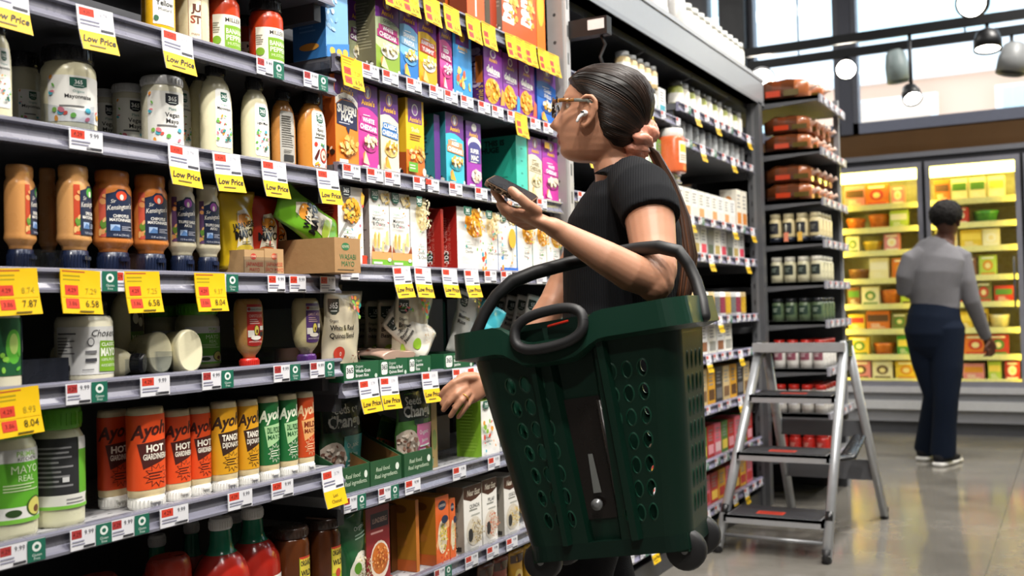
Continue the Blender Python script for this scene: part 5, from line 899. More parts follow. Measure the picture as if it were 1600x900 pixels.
for o in list(COL.objects):      # tickets on the far lips
    if o.name.startswith('shelf') and o.parent is None and o.location.y > 3.3:
        rgt = random.Random(int(o.location.z*997+o.location.y*31)); y = -.5
        while y < .55:
            kd = rgt.choice(['wide', 'wide', 'white', 'low', 'green']); q = bpy.data.objects.new('price_tag', tag_mesh(kd)); COL.objects.link(q); q.parent = o; q.location = (.004, y, -.003); y += rgt.uniform(.09, .2)
def row(y0, y1, z, kind, w_, h, cols, what, setb=.03, gap=.012, deep=1):
    y = y0; i = 0
    while y+w_ < y1:
        c, c2 = cols[i % len(cols)]; a_, b_ = (what % NAMES.get(c, 'pale')).split(' on ', 1); lab = a_+' '+NTH[i]+' along on '+b_
        for dd in range(deep):
            m = MB(); X = -setb-dd*(w_+.01)
            if kind == 'can': m.lathe([(w_/2*.96, 0), (w_/2, .004), (w_/2, h*.95), (w_/2*.9, h)], c, n=18); m.lathe([(w_/2*1.015, h*.12), (w_/2*1.015, h*.8)], c2, n=18, cap=False)
            elif kind == 'jar': m.lathe([(w_/2*.95, 0), (w_/2, .006), (w_/2, h*.72), (w_/2*.82, h*.8)], c, n=18); m.lathe([(w_/2*.86, h*.79), (w_/2*.86, h)], c2, n=18); m.lathe([(w_/2*1.015, h*.2), (w_/2*1.015, h*.55)], '#ece9df', n=18, cap=False)
            elif kind == 'box':
                m.box(-w_/2, w_/2, -w_/2, w_/2, 0, h, c); flat_print(m, [('r', .1, .1, .9, .4, c2), ('lines', .15, .5, .85, .9, 4, '#8a8a8a')], w_, h, lambda u, v, o_: Vector((w_/2+o_, u, v))); flat_print(m, [('r', .1, .1, .9, .35, c2), ('e', .5, .65, .25, .18, c2)], w_, h, lambda u, v, o_: Vector((u, -w_/2-o_, v)))
            nm = {'can': 'food_can', 'jar': 'pickle_jar', 'box': 'food_carton'}[kind]
            tag(m.build(nm, plastic if kind != 'box' else paper, None, (X-w_/2, y+w_/2, zt(z))), lab, {'can': 'can', 'jar': 'jar', 'box': 'carton'}[kind], 'packs on '+b_)
        y += w_+gap; i += 1
NAMES = {'#e9e9e6': 'white', '#f2efe4': 'cream', '#8d8f90': 'grey', '#9aa04a': 'olive', '#4f7a3a': 'green', '#2a2b2e': 'black', '#d9a02a': 'yellow', '#b8322c': 'red', '#d86a7a': 'pink', '#c8b080': 'tan', '#e8e2d2': 'ivory', '#6a9a4a': 'leaf green', '#b5b7b6': 'silver', '#7a3a22': 'brown'}
W1, GR, OL = '#e9e9e6', '#8d8f90', '#9aa04a'
row(B3+.12, B4-.02, FZ4[0], 'jar', .075, .13, [('#9aa04a', '#3a3a34'), ('#e8e2d2', '#b5b7b6')], '%s pickle jar on the top shelf of the last rack')
row(B3+.03, B4-.02, FZ4[1], 'can', .085, .10, [(GR, '#b9bbba'), ('#b5b7b6', '#8f9190')], '%s can on the second shelf of the last rack')
row(B3+.03, B4-.25, FZ4[2], 'box', .09, .135, [(W1, '#dcdcd6'), ('#f2efe4', '#e0a06a')], '%s carton on the third shelf of the last rack')
row(B4-.24, B4-.02, FZ4[2], 'box', .09, .20, [('#e8e2d2', '#d98a3a')], '%s orange-banded tall pack on the third shelf of the last rack')
row(B3+.03, B4-.02, FZ4[3], 'box', .095, .14, [(W1, '#d8405a'), ('#8d8f90', '#4a5a4a'), ('#f2efe4', '#b09a5a')], '%s pack on the fourth shelf of the last rack')
row(B3+.03, B4-.02, FZ4[4], 'can', .08, .12, [('#b5b7b6', '#6a6c6c'), (W1, '#8a3a4a'), ('#c8b080', '#c8a030')], '%s can on the fifth shelf of the last rack')
row(B3+.03, B4-.4, FZ4[5], 'box', .12, .15, [(W1, '#8a5a3a'), ('#f2efe4', '#9a9a92')], '%s pack with a brown spot on the sixth shelf of the last rack')
row(B3+.03, B4-.02, FZ4[6], 'box', .11, .17, [('#d9a02a', '#5a3a1a'), ('#2a2b2e', '#6a6a6a'), ('#c8b080', '#7a5a3a')], '%s pack on the seventh shelf of the last rack')
row(B3+.03, B4-.02, FZ4[7], 'box', .10, .15, [('#b8322c', '#e8a0a8'), ('#d86a7a', '#f0d0d0'), ('#4f7a3a', '#d9c04a')], '%s pack on the eighth shelf of the last rack')
row(B3+.03, B4-.02, FZ4[8], 'box', .11, .14, [('#b8322c', '#e9c04a'), ('#d9a02a', '#b8322c'), ('#d86a7a', '#b8322c')], '%s pack on the lowest shelf of the last rack')
# bay just past the post
ya_, yb_ = hit(978, 150, 0, -.02).y, hit(1032, 150, 0, -.02).y
row(ya_, yb_, zq1, 'jar', .065, .10, [('#e8e2d2', '#3a3a3c')], '%s spice jar on the top shelf past the post', setb=.02)
row(ya_+.02, yb_, zq1+.10, 'jar', .065, .10, [('#c8b080', '#b5b7b6')], '%s upper spice jar on the top shelf past the post', setb=.02)
row(yb_+.01, B3-.02, zq1, 'box', .08, .12, [(W1, '#3fa0b0'), ('#f2efe4', '#a8c83a'), ('#e8e2d2', '#e8b02a')], '%s small pack on the top shelf past the post')
cj = [hit(1062, 262, 0, -.0)]
cjar = container('fruit_jar', 'large jar of orange fruit with a white lid beside the womans shoulder', 'square', .19, .056, '#d8683a', '#e9e6e0', [(1.2, .5, .2, -10, [('r', 0, 0, 1, 1, '#f0ead8'), ('r', .1, .5, .9, .85, '#e8c83a'), ('lines', .1, .1, .9, .4, 3, '#8a6a4a')])], loc=(.0, hit(1050, 240, 0, 0).y, zt(zq2)))
row(B2+.85, B3-.02, zq2, 'box', .07, .14, [('#6a9a4a', '#e9efe0'), (W1, '#6aa84a')], '%s carton on the second shelf past the post')
row(B2+.12, B2+.7, zq2, 'jar', .10, .15, [('#d86a7a', '#e9e9e6'), ('#c8b080', '#e9e9e6')], '%s jar on the second shelf past the post')
for z, cs, h in ((FZ3[3], [(W1, '#c8b080'), ('#b5b7b6', '#8a8a8a')], .14), (FZ3[4], [('#6a9a4a', '#e9efe0'), (W1, '#3fa0b0'), ('#d9a02a', '#f0d8a0')], .15), (FZ3[5], [(W1, '#c8b080'), ('#d9a02a', '#7a3a22')], .14), (FZ3[6], [('#c8b080', '#d9a02a'), ('#2a2b2e', '#8d8f90')], .15), (FZ3[7], [('#b8322c', '#d9a02a'), ('#d86a7a', '#e9e9e6')], .15), (FZ3[8], [('#b8322c', '#e9c04a'), ('#d9a02a', '#b8322c')], .14)):
    row(B2+.12, B3-.02, z, 'box', .10, h, cs, '%s carton on the '+['fourth', 'fifth', 'sixth', 'seventh', 'eighth', 'lowest'][[FZ3[3], FZ3[4], FZ3[5], FZ3[6], FZ3[7], FZ3[8]].index(z)]+' shelf past the post')
# goods on top of the beam
zt2 = 2.345
for px, c, h, lb in ((985, '#e6c9c6', .34, 'pale pink bag on top of the far rack, close to the post'), (1010, '#e3b9b4', .32, 'pink bag on top of the far rack between paler bags'), (1032, '#dad6cf', .26, 'white bag on top of the far rack beside the gold-capped bottle')):
    pouch('flour_bag', lb, .2, h, .12, c, [('r', .2, .3, .8, .7, '#f0e6e0'), ('e', .5, .5, .2, .1, '#c87a6a')], (-.05, hit(px, 40, 0, -.05).y, zt2), 0, -3, flat=.7)
container('gold_cap_bottle', 'white bottle with a gold cap on top of the far rack', 'tall', .24, .045, '#dcdad6', '#b08a3a', [], cat='bottle', capname='cap', loc=(-.06, hit(1057, 50, 0, -.06).y, zt2))
row(hit(1066, 60, 0, -.06).y, 5.6, zt2+.006, 'jar', .09, .17, [('#e8e2d2', '#c9c9c4')], '%s glass jar in the row on top of the far rack', setb=.02, gap=.006)

# ------------------------------------------------------------------ bread and jar stand at the end of the aisle
EY0, EY1, EX0, EX1 = 5.72, 6.40, -.40, .33
st = thing('bread_stand', 'grey steel end stand of bread loaves and sauce jars', 'shelving', (-.05, 6.05, 0))
EZ0_ = hit(1240, 234, 1, EY0).z
def sb(m, n, mt=metal): o = m.build(n, mt, st, (.05, -6.05, 0)); return o
sb(MB().box(EX0, EX0+.03, EY0, EY1, 0, 2.3, '#4a4b4e'), 'back_panel')
sb(MB().box(EX0+.03, EX1-.03, EY0+.61, EY0+.62, 0, EZ0_, '#3c3d40'), 'glow_block_panel')  # panel added to block the cooler's yellow light coming through the stand
for y in (EY0+.33,): sb(MB().box(EX1-.05, EX1-.02, EY1-.04, EY1-.01, 0, 2.3, '#8a8b8e'), 'upright')
EZ = [hit(1240, y, 1, EY0).z for y in (152, 234, 312, 377, 441, 502, 576, 646, 712)]
for z in EZ:
    m = MB(); m.box(EX0+.03, EX1, EY0, EY1, z-.02, z, '#6d6e71')
    vs = []; N = 10
    for i in range(N+1):
        t = i/N; x = EX0+.03+(EX1-EX0-.03)*t; vs.append((x, z-.02-.055*(1-t)**1.2-.01)); 
    fr = [(x, EY0, z) for x, _ in vs]+[(x, EY0, q) for x, q in vs[::-1]]; bk = [(x, EY0+.008, zz) for x, _, zz in fr]
    n = len(fr); m.add(fr, [tuple(range(n))[::-1]], '#5a5b5e'); m.add(bk, [tuple(range(n))], '#5c5d60')
    for i in range(n): m.add([fr[i], fr[(i+1) % n], bk[(i+1) % n], bk[i]], [(0, 1, 2, 3)], '#6d6e71')
    m.box(EX1, EX1+.012, EY0, EY1, z-.04, z+.004, '#9a9aa4'); sb(m, 'shelf')
    for j in range(4):
        o = bpy.data.objects.new('price_tag', tag_mesh('wide')); COL.objects.link(o); o.parent = st; o.location = (EX1+.012+.05, EY0+.1+j*.15-6.05, z)
def loaf(label, x0, x1, y, z, h, wd, seed):
    m = MB(); n = 22; secs = 12; rgx = random.Random(seed); rings = []
    for i in range(secs+1):
        t = i/secs; k = min(1, .55+2.2*min(t, 1-t)); ring = []
        for a in range(n):
            th = 2*math.pi*a/n; e = 3.; c, s = math.cos(th), math.sin(th); q = (abs(c)**e+abs(s)**e)**(-1/e)
            ring.append((x0+(x1-x0)*t, y+c*q*wd/2*k, z+h/2+s*q*h/2*(k if s > 0 else 1)+.004*math.sin(9*t*6.3)*max(0, s)))
        rings.append(ring)
    for i in range(secs):
        c = '#5e3219' if i < 9 else '#a8623a'
        if i in (4, 5): c = '#6e3418'
        m.add(rings[i]+rings[i+1], [(k, (k+1) % n, n+(k+1) % n, n+k) for k in range(n)], c, 0, True)
    m.add(rings[0], [tuple(range(n))[::-1]], '#7a4426'); m.add(rings[-1], [tuple(range(n))], '#e0946a')
    for i in range(2): m.box(x0+.06+.1*i, x0+.14+.1*i, y-wd/2-.002, y-wd/2+.004, z+.015, z+h*.42, ['#c8401e', '#5a4a1a'][i])
    xe = x1; m.tube([(xe, y, z+h*.5), (xe+.02, y, z+h*.52), (xe+.035, y, z+h*.6)], [.02, .008, .014], '#e9c9b4', n=8)
    tag(m.build('bread_loaf', gloss, None), label, 'bread')
ORDW = ['top', 'second', 'third']
loaf('bread loaf in clear wrap on top of the bread stand, nearest the aisle', -.02, .27, EY0+.075, EZ[0]+.001, .115, .12, 1)
loaf('bread loaf in clear wrap on top of the bread stand, behind the front loaf', .06, .31, EY0+.24, EZ[0]+.001, .11, .12, 2)
for s in (1, 2):
    for lv in range(2):
        loaf('front %s loaf in the pair on the %s shelf of the bread stand' % (['lower', 'upper'][lv], ['', 'second', 'third'][s]), .02, .27, EY0+.075, EZ[s]+.001+lv*.1, .098, .12, 5+s*2+lv)
        for kx, r2 in ((.22, 'second'), (.37, 'third'), (.52, 'rear')):
            loaf('%s row %s loaf on the %s shelf of the bread stand' % (r2, ['lower', 'upper'][lv], ['', 'second', 'third'][s]), .04, .28, EY0+kx, EZ[s]+.001+lv*.1, .098, .12, 15+s*8+lv+int(kx*10))
def end_jar(x, y, z, h, r, c, lid, lab, base=None, label='', grp=''):
    t = thing('sauce_jar', label, 'jar', (x, y, z), 0, grp)
    if base: MB().lathe([(r, 0), (r, h*.16)], base, n=20).build('foot', plastic, t)
    MB().lathe([(r*.98, h*.16 if base else 0), (r, h*.2), (r, h*.74), (r*.84, h*.82)], c, n=20).build('jar_body', plastic, t)
    MB().lathe([(r*.86, h*.81), (r*.86, h)], lid, n=20).build('lid', plastic, t)
    lm = MB(); fn = lathe_fn([(r, 0), (r, h)], 1, 1, 2, h*.28, math.radians(-100)); curved_print(lm, [rr(0, 0, 1, 1, .12, 1, lab[0]), ('lines', .2, .3, .8, .75, 3, lab[1])], r*1.7, h*.4, fn, step=.012); lm.build('label', paper, t)
for z, kind, h, c, lid, lab, base, nm in ((EZ[3], 0, .155, '#d6c79a', '#d9cda4', ('#20222a', '#8a8a80'), '#1c2230', 'cream jar with dark label on the fourth stand shelf'), (EZ[4], 1, .14, '#c9c4a4', '#e3e0d2', ('#1f2a26', '#9aa89a'), None, 'pale jar with dark green label on the fifth stand shelf'), (EZ[5], 2, .125, '#55664a', '#23262a', ('#20382c', '#b9c9b4'), None, 'dark green jar on the sixth stand shelf'), (EZ[6], 3, .155, '#d9d6d0', '#b8241c', ('#8a4a5a', '#e9e0e0'), None, 'white jar with red lid on the seventh stand shelf'), (EZ[7], 4, .155, '#c9c5be', '#c42a20', ('#d9d9dc', '#6a3a3a'), None, 'grey jar with red lid on the eighth stand shelf'), (EZ[8], 5, .12, '#b0241c', '#c8302a', ('#b8322c', '#e9c0b0'), None, 'red jar on the lowest stand shelf')):
    for j in range(4):
        for i in range(4):
            if j > 0 and i < 2: continue
            end_jar(.065+i*.073, EY0+.05+j*.09, z+.001, h, .034, c, lid, lab, base, nm+', '+NTH[i]+' along, '+['front', 'second', 'third', 'rear'][j]+' row', nm.split(' on ')[-1]+' jars')
for i in range(2):
    tag(MB().box(-.012, .012, -.003, 0, -.05, 0, ['#e88a6a', '#e9b84a'][i]).tube([(0, -.002, 0), (0, 0, .045)], .003, '#d9d9c4', n=6).build('shelf_talker', paper, None, (.135+i*.075, EY0-.006, EZ[3]+.05)), ['coral', 'yellow'][i]+' hanging tag on the cream jar shelf of the bread stand', 'tag')

# ------------------------------------------------------------------ step ladder
ld = thing('step_ladder', 'silver folding step ladder with dark treads on the concrete floor', 'ladder', (.33, 4.9, 0))
def lb(m, n, mt=alu): o = m.build(n, mt, ld, (-.33, -4.9, 0)); return o
SIL = '#b2b5b9'
A0, A1 = Vector((.085, 4.486, .02)), Vector((.165, 5.0, .895)); Bq0, Bq1 = Vector((.563, 4.459, .02)), Vector((.560, 5.0, .90))
def rail(a, b): return MB().tube([a, b], (.027, .019), SIL, n=12, e=5., ref=(0, 1, 0))
lb(rail(A0, A1), 'front_rail'); lb(rail(Bq0, Bq1), 'front_rail')
C0, C1 = Vector((.17, 5.50, .02)), Vector((.175, 5.06, .89)); D0, D1 = Vector((.639, 5.478, .02)), Vector((.565, 5.06, .9))
lb(rail(C1, C0), 'rear_rail'); lb(rail(D1, D0), 'rear_rail')
for p in (A0, Bq0, C0, D0): lb(MB().tube([p+Vector((0, 0, -.02)), p+Vector((0, .01, .035))], (.03, .018), '#1d1d1f', n=12, e=4., ref=(0, 1, 0)), 'rubber_foot', rubber)
for p, q in ((A0, A1), (Bq0, Bq1)):
    d = (q-p); c = p+d*.17; lb(MB().tube([c-d*.02, c+d*.02], (.03, .018), '#1b1b1d', n=12, e=4., ref=(0, 1, 0)), 'joint_clamp', plastic)
for k, (z, tf) in enumerate(((.165, .16), (.42, .45), (.67, .74), (.895, 1.))):
    a = A0.lerp(A1, tf); b = Bq0.lerp(Bq1, tf); y = (a.y+b.y)/2; x0, x1 = a.x+.012, b.x-.016; dpt = .25 if k < 3 else .27; y0 = y-.06
    s_ = lb(MB().box(x0, x1, y0, y0+.012, z-.035, z, '#b4b7bb').box(x0, x1, y0, y0+dpt, z-.012, z, '#9a9ca0').box(x0, x0+.012, y0, y0+dpt, z-.03, z, SIL).box(x1-.012, x1, y0, y0+dpt, z-.03, z, SIL), 'step')
    if k < 3:
        mt = MB().box(x0+.02, x1-.02, y0+.02, y0+dpt-.01, z, z+.003, '#2d2d31'); mt.box(x0+.13, x0+.25, y0+.06, y0+.12, z+.003, z+.0036, '#c2381e').box(x0+.14, x0+.24, y0+.075, y0+.085, z+.0036, z+.004, '#7a1d12').box(x0+.14, x0+.24, y0+.095, y0+.105, z+.0036, z+.004, '#7a1d12')
        q = mt.build('tread_mat', rubber, s_)
    else: MB().box(x0-.03, x1+.03, y0-.02, y0+.01, z-.03, z+.012, '#b3b5b9').build('front_bar', alu, s_)
lb(MB().tube([A0.lerp(A1, .06), Bq0.lerp(Bq1, .06)], .008, '#8f9194', n=8), 'spreader_bar')
for tf, hh in ((.55, .10), (.30, .08)):
    a = C1.lerp(C0, tf+.18); b = D1.lerp(D0, tf+.18); lb(MB().box(a.x, b.x, a.y-.006, a.y+.006, a.z-hh/2, a.z+hh/2, '#54565a'), 'rear_brace', metal)
lb(MB().tube([(.20, 4.86, .40), (.50, 4.90, .37), (.56, 5.0, .37), (.59, 5.15, .45)], [(.012, .05), (.012, .05), (.012, .04), (.01, .03)], '#161618', n=12, e=4.), 'folding_latch', plastic)
lb(MB().box(.55, .585, 4.98, 5.08, .84, .915, '#2c3a30'), 'hinge_cap', plastic); lb(MB().box(.145, .18, 4.98, 5.08, .84, .915, '#3a3a3c'), 'hinge_cap', plastic)

# ------------------------------------------------------------------ track lights before the windows
def track(name, label, y, z, x0, x1):
    t = thing(name, label, 'light track', (x0, y, z)); MB().box(0, x1-x0, -.02, .02, -.032, .032, '#18191b').build('rail', metal, t)
    for x in (.4, 1.6, 2.8): MB().tube([(x, 0, .02), (x, 0, 5-z)], .006, '#2a2a2c', n=6).build('hanger', metal, t)
TY1, TY2, TZ = 7.75, 8.2, 3.0
track('light_track', 'upper black light track crossing in front of the high windows', TY1, hit(1168, 83, 1, TY1).z, -.62, 3.4); track('light_track', 'lower black light track crossing in front of the high windows', TY2, hit(1168, 104, 1, TY2).z, -.72, 3.4)
def spot(label, px, py, y, aim, lit=True, shell='#1a1b1d', L=.16, r=.075, zr=None):
    p = hit(px, py, 1, y); t = thing('track_spotlight', label, 'spotlight', p); d = Vector(aim).normalized()
    q = d.to_track_quat('Z', 'Y').to_matrix().to_4x4()
    MB().lathe([(r*.55, -L*.6), (r*.8, -L*.5), (r, -L*.1), (r, L*.4), (r*.9, L*.4), (r*.86, L*.3)], shell, n=22, M=q, cap=False).lathe([(r*.55, -L*.6), (.001, -L*.62)], shell, n=22, M=q, cap=False).build('lamp_housing', metal, t)
    MB().lathe([(.001, L*.31), (r*.86, L*.3)], '#ffffff', n=22, M=q, cap=False).build('lamp_face', bulb if lit else glass, t)
    MB().tube([(0, 0, (zr or p.z+.2)-p.z), (0, 0, .07), tuple(-d*.05)], [.013, .013, .02], '#151517', n=8).build('stem', metal, t)
    return t
toc = lambda px, py, y: (EYE-hit(px, py, 1, y))
z1, z2 = hit(1300, 66, 1, TY1).z, hit(1300, 88, 1, TY2).z
spot('glaring lit spotlight at the end of the light tracks above the bread', 1191, 124, TY2, toc(1191, 124, TY2)+Vector((0, 0, -1)), True, '#d9d9dc', .2, .10, z2)
spot('round lit spotlight hanging beside the window post', 1323, 107, TY2, toc(1323, 107, TY2)+Vector((-1, 0, -1.2)), True, '#17181a', .15, .08, z2)
spot('pale glass-sided spotlight with black ring pointing down', 1402, 108, TY2, (.1, 0, -1), False, '#a8b8b8', .24, .085, z2)
spot('lit spotlight hanging lowest below the black ring lamp', 1424, 148, TY1, (.25, -.6, -.7), True, '#1a1b1d', .13, .065, z1)
spot('black spotlight clamped where the two tracks meet the arm', 1543, 66, TY1, (0, -.2, -1), True, '#141416', .14, .09, z1)
spot('chrome spotlight with black rim pointing down at the right end of the track', 1582, 96, TY2, (-.2, -.1, -1), False, '#8d8f90', .22, .10, z2)
spot('round white lit spotlight above the tracks at the top of the picture', 1521, 4, TY1-.4, toc(1521, 4, TY1)+Vector((-2, 0, 0)), True, '#101012', .14, .10, 5)

# ------------------------------------------------------------------ people
def lerp_tab(tab, z):
    for i in range(len(tab)-1):
        a, b = tab[i], tab[i+1]
        if a[0] <= z <= b[0]:
            t = (z-a[0])/(b[0]-a[0]); t2 = t*t*(3-2*t)*.5+t*.5
            return [a[k]+(b[k]-a[k])*t2 for k in range(1, len(a))]
    return list(tab[0][1:]) if z < tab[0][0] else list(tab[-1][1:])
#        z      xf     xb     half width
HEAD = [(-.100, .030, -.035, .024), (-.095, .050, -.046, .031), (-.087, .062, -.056, .038), (-.076, .0685, -.068, .045), (-.062, .069, -.082, .051), (-.045, .072, -.095, .057), (-.025, .073, -.110, .063), (0, .070, -.121, .067), (.02, .066, -.126, .070), (.04, .065, -.128, .072), (.06, .059, -.124, .072), (.08, .048, -.113, .067), (.095, .030, -.096, .056), (.106, .006, -.074, .040), (.112, -.020, -.050, .018)]
NOSE = [(-.034, 0), (-.029, .004), (-.024, .016), (-.016, .0245), (-.006, .018), (.006, .012), (.02, .006), (.034, .001), (.05, 0)]
def g(x, s): return math.exp(-(x/s)**2)
def head_pt(z, th, off=0., face=True):
    xf, xb, w_ = lerp_tab(HEAD, z); xc = (xf+xb)/2-.0; a = (xf-xb)/2
    e = 2.25; c, s = math.cos(th), math.sin(th); k = (abs(c)**e+abs(s)**e)**(-1/e)
    x, y = xc+(a+off)*k*c, (w_+off)*k*s
    if face and c > 0:
        n = lerp_tab(NOSE, z)[0] if -.034 < z < .05 else 0; sg = .0085+.007*max(0, min(1, (.01-z)/.03))
        x += n*g(y, sg)
        x += .006*g(y, .022)*(g(z+.041, .0055)+.9*g(z+.055, .0065))-.003*g(y, .02)*g(z+.0475, .003)-.003*g(y, .02)*g(z+.067, .006)
        x -= .013*(g(y-.032, .016)+g(y+.032, .016))*g(z-.026, .012)
        x += .004*(g(y-.03, .02)+g(y+.03, .02))*g(z-.044, .007)
        x += .004*(g(y-.045, .016)+g(y+.045, .016))*g(z+.005, .018)
    return Vector((x, y, z))
def head_mesh(mb, M, col, off=0., nz=64, nt=72, sc=1.):
    zs = [-.100+.212*i/(nz-1) for i in range(nz)]; rings = [[M @ (head_pt(z, 2*math.pi*k/nt, off)*sc) for k in range(nt)] for z in zs]
    for i in range(nz-1): mb.add(rings[i]+rings[i+1], [(k, (k+1) % nt, nt+(k+1) % nt, nt+k) for k in range(nt)], col, 0, True)
    mb.add(rings[0], [tuple(range(nt))[::-1]], col, 0, True); mb.add(rings[-1], [tuple(range(nt))], col, 0, True)
def ear_mesh(mb, M, side, col, sc=1.):
    P = lambda x, y, z: M @ (Vector((x, side*y, z))*sc)
    pts = [(.010, .066, .006), (.017, .070, .016), (.015, .076, .029), (.004, .083, .037), (-.010, .087, .036), (-.020, .089, .025), (-.021, .087, .008), (-.014, .082, -.009), (-.005, .077, -.022), (.004, .072, -.029), (.011, .068, -.024), (.013, .066, -.012)]
    mb.tube([P(*p) for p in pts], [.004*sc, .0045*sc]+[.0052*sc]*6+[.0055*sc, .0065*sc, .006*sc, .004*sc], col, n=10, round_=True)
    mb.tube([P(.002, .072, .028), P(-.006, .076, .012), P(-.004, .073, -.006), P(.003, .069, -.022)], [(.013*sc, .004*sc), (.015*sc, .004*sc), (.012*sc, .004*sc), (.008*sc, .004*sc)], col, n=12, ref=M.to_3x3() @ Vector((1, side*-.25, 0)))
    mb.tube([P(-.006, .084, .022), P(-.012, .085, .010), P(-.007, .081, -.006)], .0032*sc, col, n=8, round_=True)
    mb.tube([P(.013, .066, .006), P(.012, .071, -.001), P(.012, .067, -.009)], .0045*sc, col, n=8, round_=True)
def remesh(mb, name, mat, parent, vox, smooth=4, col=None, coords=None):
    me = mb.mesh(name, [mat]); o = bpy.data.objects.new(name, me); COL.objects.link(o)
    md = o.modifiers.new('union', 'REMESH'); md.mode = 'VOXEL'; md.voxel_size = vox; md.use_smooth_shade = True
    if smooth: ms = o.modifiers.new('relax', 'SMOOTH'); ms.factor = .5; ms.iterations = smooth
    dg = bpy.context.evaluated_depsgraph_get(); m2 = bpy.data.meshes.new_from_object(o.evaluated_get(dg)); bpy.data.objects.remove(o)
    if 'Col' in m2.color_attributes: m2.color_attributes.remove(m2.color_attributes['Col'])
    a = m2.color_attributes.new('Col', 'FLOAT_COLOR', 'POINT'); c0 = lin(col or '#888888')
    if callable(coords): buf = [x for v in m2.vertices for x in lin(coords(v.co))]
    else: buf = list(c0)*len(m2.vertices)
    a.data.foreach_set('color', buf); m2.name = name
    m2.materials.clear(); m2.materials.append(mat)
    m2.polygons.foreach_set('use_smooth', [True]*len(m2.polygons))
    o2 = bpy.data.objects.new(name, m2); COL.objects.link(o2)
    if parent: o2.parent = parent; o2.location = -parent.location
    return o2
def ribbed():
    m = vmat('ribbed_knit', .9, noise=.06, spec=.15); t = m.node_tree; b = t.nodes['Principled BSDF']
    tc = t.nodes.new('ShaderNodeTexCoord'); mp = t.nodes.new('ShaderNodeMapping'); mp.inputs['Rotation'].default_value = (0, 0, math.radians(-199.1)); wv = t.nodes.new('ShaderNodeTexWave'); wv.inputs['Scale'].default_value = 58; wv.inputs['Distortion'].default_value = .6; wv.bands_direction = 'X'
    t.links.new(tc.outputs['Object'], mp.inputs[0]); t.links.new(mp.outputs[0], wv.inputs['Vector'])
    bp = t.nodes.new('ShaderNodeBump'); bp.inputs['Strength'].default_value = .4; bp.inputs['Distance'].default_value = .002; t.links.new(wv.outputs[1], bp.inputs['Height']); t.links.new(bp.outputs[0], b.inputs['Normal']); return m
knit = ribbed()
def hairmat(name='hair', sc=(9, 140, 9), rot=(0, 0, 0), spec=.6, rough=.34):
    m = vmat(name, rough, noise=.25, spec=spec); t = m.node_tree; b = t.nodes['Principled BSDF']
    tc = t.nodes.new('ShaderNodeTexCoord'); mp = t.nodes.new('ShaderNodeMapping'); mp.inputs['Rotation'].default_value = rot; mp.inputs['Scale'].default_value = sc
    n = t.nodes.new('ShaderNodeTexNoise'); n.inputs['Scale'].default_value = 3; n.inputs['Detail'].default_value = 5
    t.links.new(tc.outputs['Object'], mp.inputs[0]); t.links.new(mp.outputs[0], n.inputs['Vector'])
    bp = t.nodes.new('ShaderNodeBump'); bp.inputs['Strength'].default_value = .9; bp.inputs['Distance'].default_value = .004; t.links.new(n.outputs[0], bp.inputs['Height']); t.links.new(bp.outputs[0], b.inputs['Normal']); return m

# ---- the woman with the basket
FACE = Vector((-.945, -.327, 0)).normalized()      # she looks along this
SIDE = Vector((-FACE.y, FACE.x, 0))               # her left: towards the aisle
SK, SK2 = '#be8a6e', '#b88266'
wo = thing('person', 'woman in black ribbed t-shirt and glasses holding a phone, basket on her arm', 'person', (at(958, 640, 2.42).x, at(958, 640, 2.42).y, 0))
HO = at(922, 186, 2.40); PT = math.radians(3)
hx = (FACE*math.cos(PT)+Vector((0, 0, 1))*math.sin(PT)); hz = hx.cross(SIDE)
HM = Matrix(((hx.x, SIDE.x, hz.x, HO.x), (hx.y, SIDE.y, hz.y, HO.y), (hx.z, SIDE.z, hz.z, HO.z), (0, 0, 0, 1)))
SCH = 1.0
B = MB(); head_mesh(B, HM, SK, sc=SCH)
for s in (1, -1):
    ear_mesh(B, HM, s, SK, SCH)
    eb = []      # upper lid and brow shelf over each eye
    for i in range(9):
        t = -1+2*i/8; eb.append(HM @ Vector((.0565-.010*t*t-.004*abs(t), s*(.031+.019*t), .0345-.004*t*t)))
    B.tube(eb, [.003]+[.0048]*7+[.003], SK, n=8)
# neck and trunk: (px, py, depth, half front-back, half side)
B.tube([at(948, 215, 2.40), at(955, 245, 2.405), at(962, 270, 2.41), at(975, 305, 2.41)], [(.048, .045), (.044, .046), (.050, .062), (.075, .10)], SK, n=24, ref=FACE)
TR = [(975, 268, .045, .065), (980, 288, .072, .125), (980, 315, .098, .152), (976, 350, .122, .148), (973, 385, .128, .142), (970, 430, .126, .132), (966, 480, .118, .128), (964, 540, .122, .150), (965, 600, .130, .168), (964, 650, .120, .165)]
B.tube([at(x, y, 2.42) for x, y, a, b in TR], [(a*.93, b*.95) for x, y, a, b in TR], SK, n=32, ref=FACE, round_=True)
LS, LE, LW = at(1003, 305, 2.25), at(1024, 436, 2.10), at(868, 356, 2.06)
B.tube([at(992, 292, 2.30), LS, at(1016, 345, 2.19), at(1021, 390, 2.15), at(1026, 425, 2.11), at(1022, 444, 2.09)], [.052, .057, .053, .048, .042, .037], SK, n=20, round_=True)
B.tube([at(1026, 441, 2.095), at(985, 425, 2.07), at(945, 402, 2.06), at(905, 379, 2.06), at(880, 364, 2.06), at(862, 354, 2.06)], [(.036, .036), (.039, .038), (.034, .032), (.027, .025), (.0215, .022), (.019, .024)], SK, n=20, round_=True)
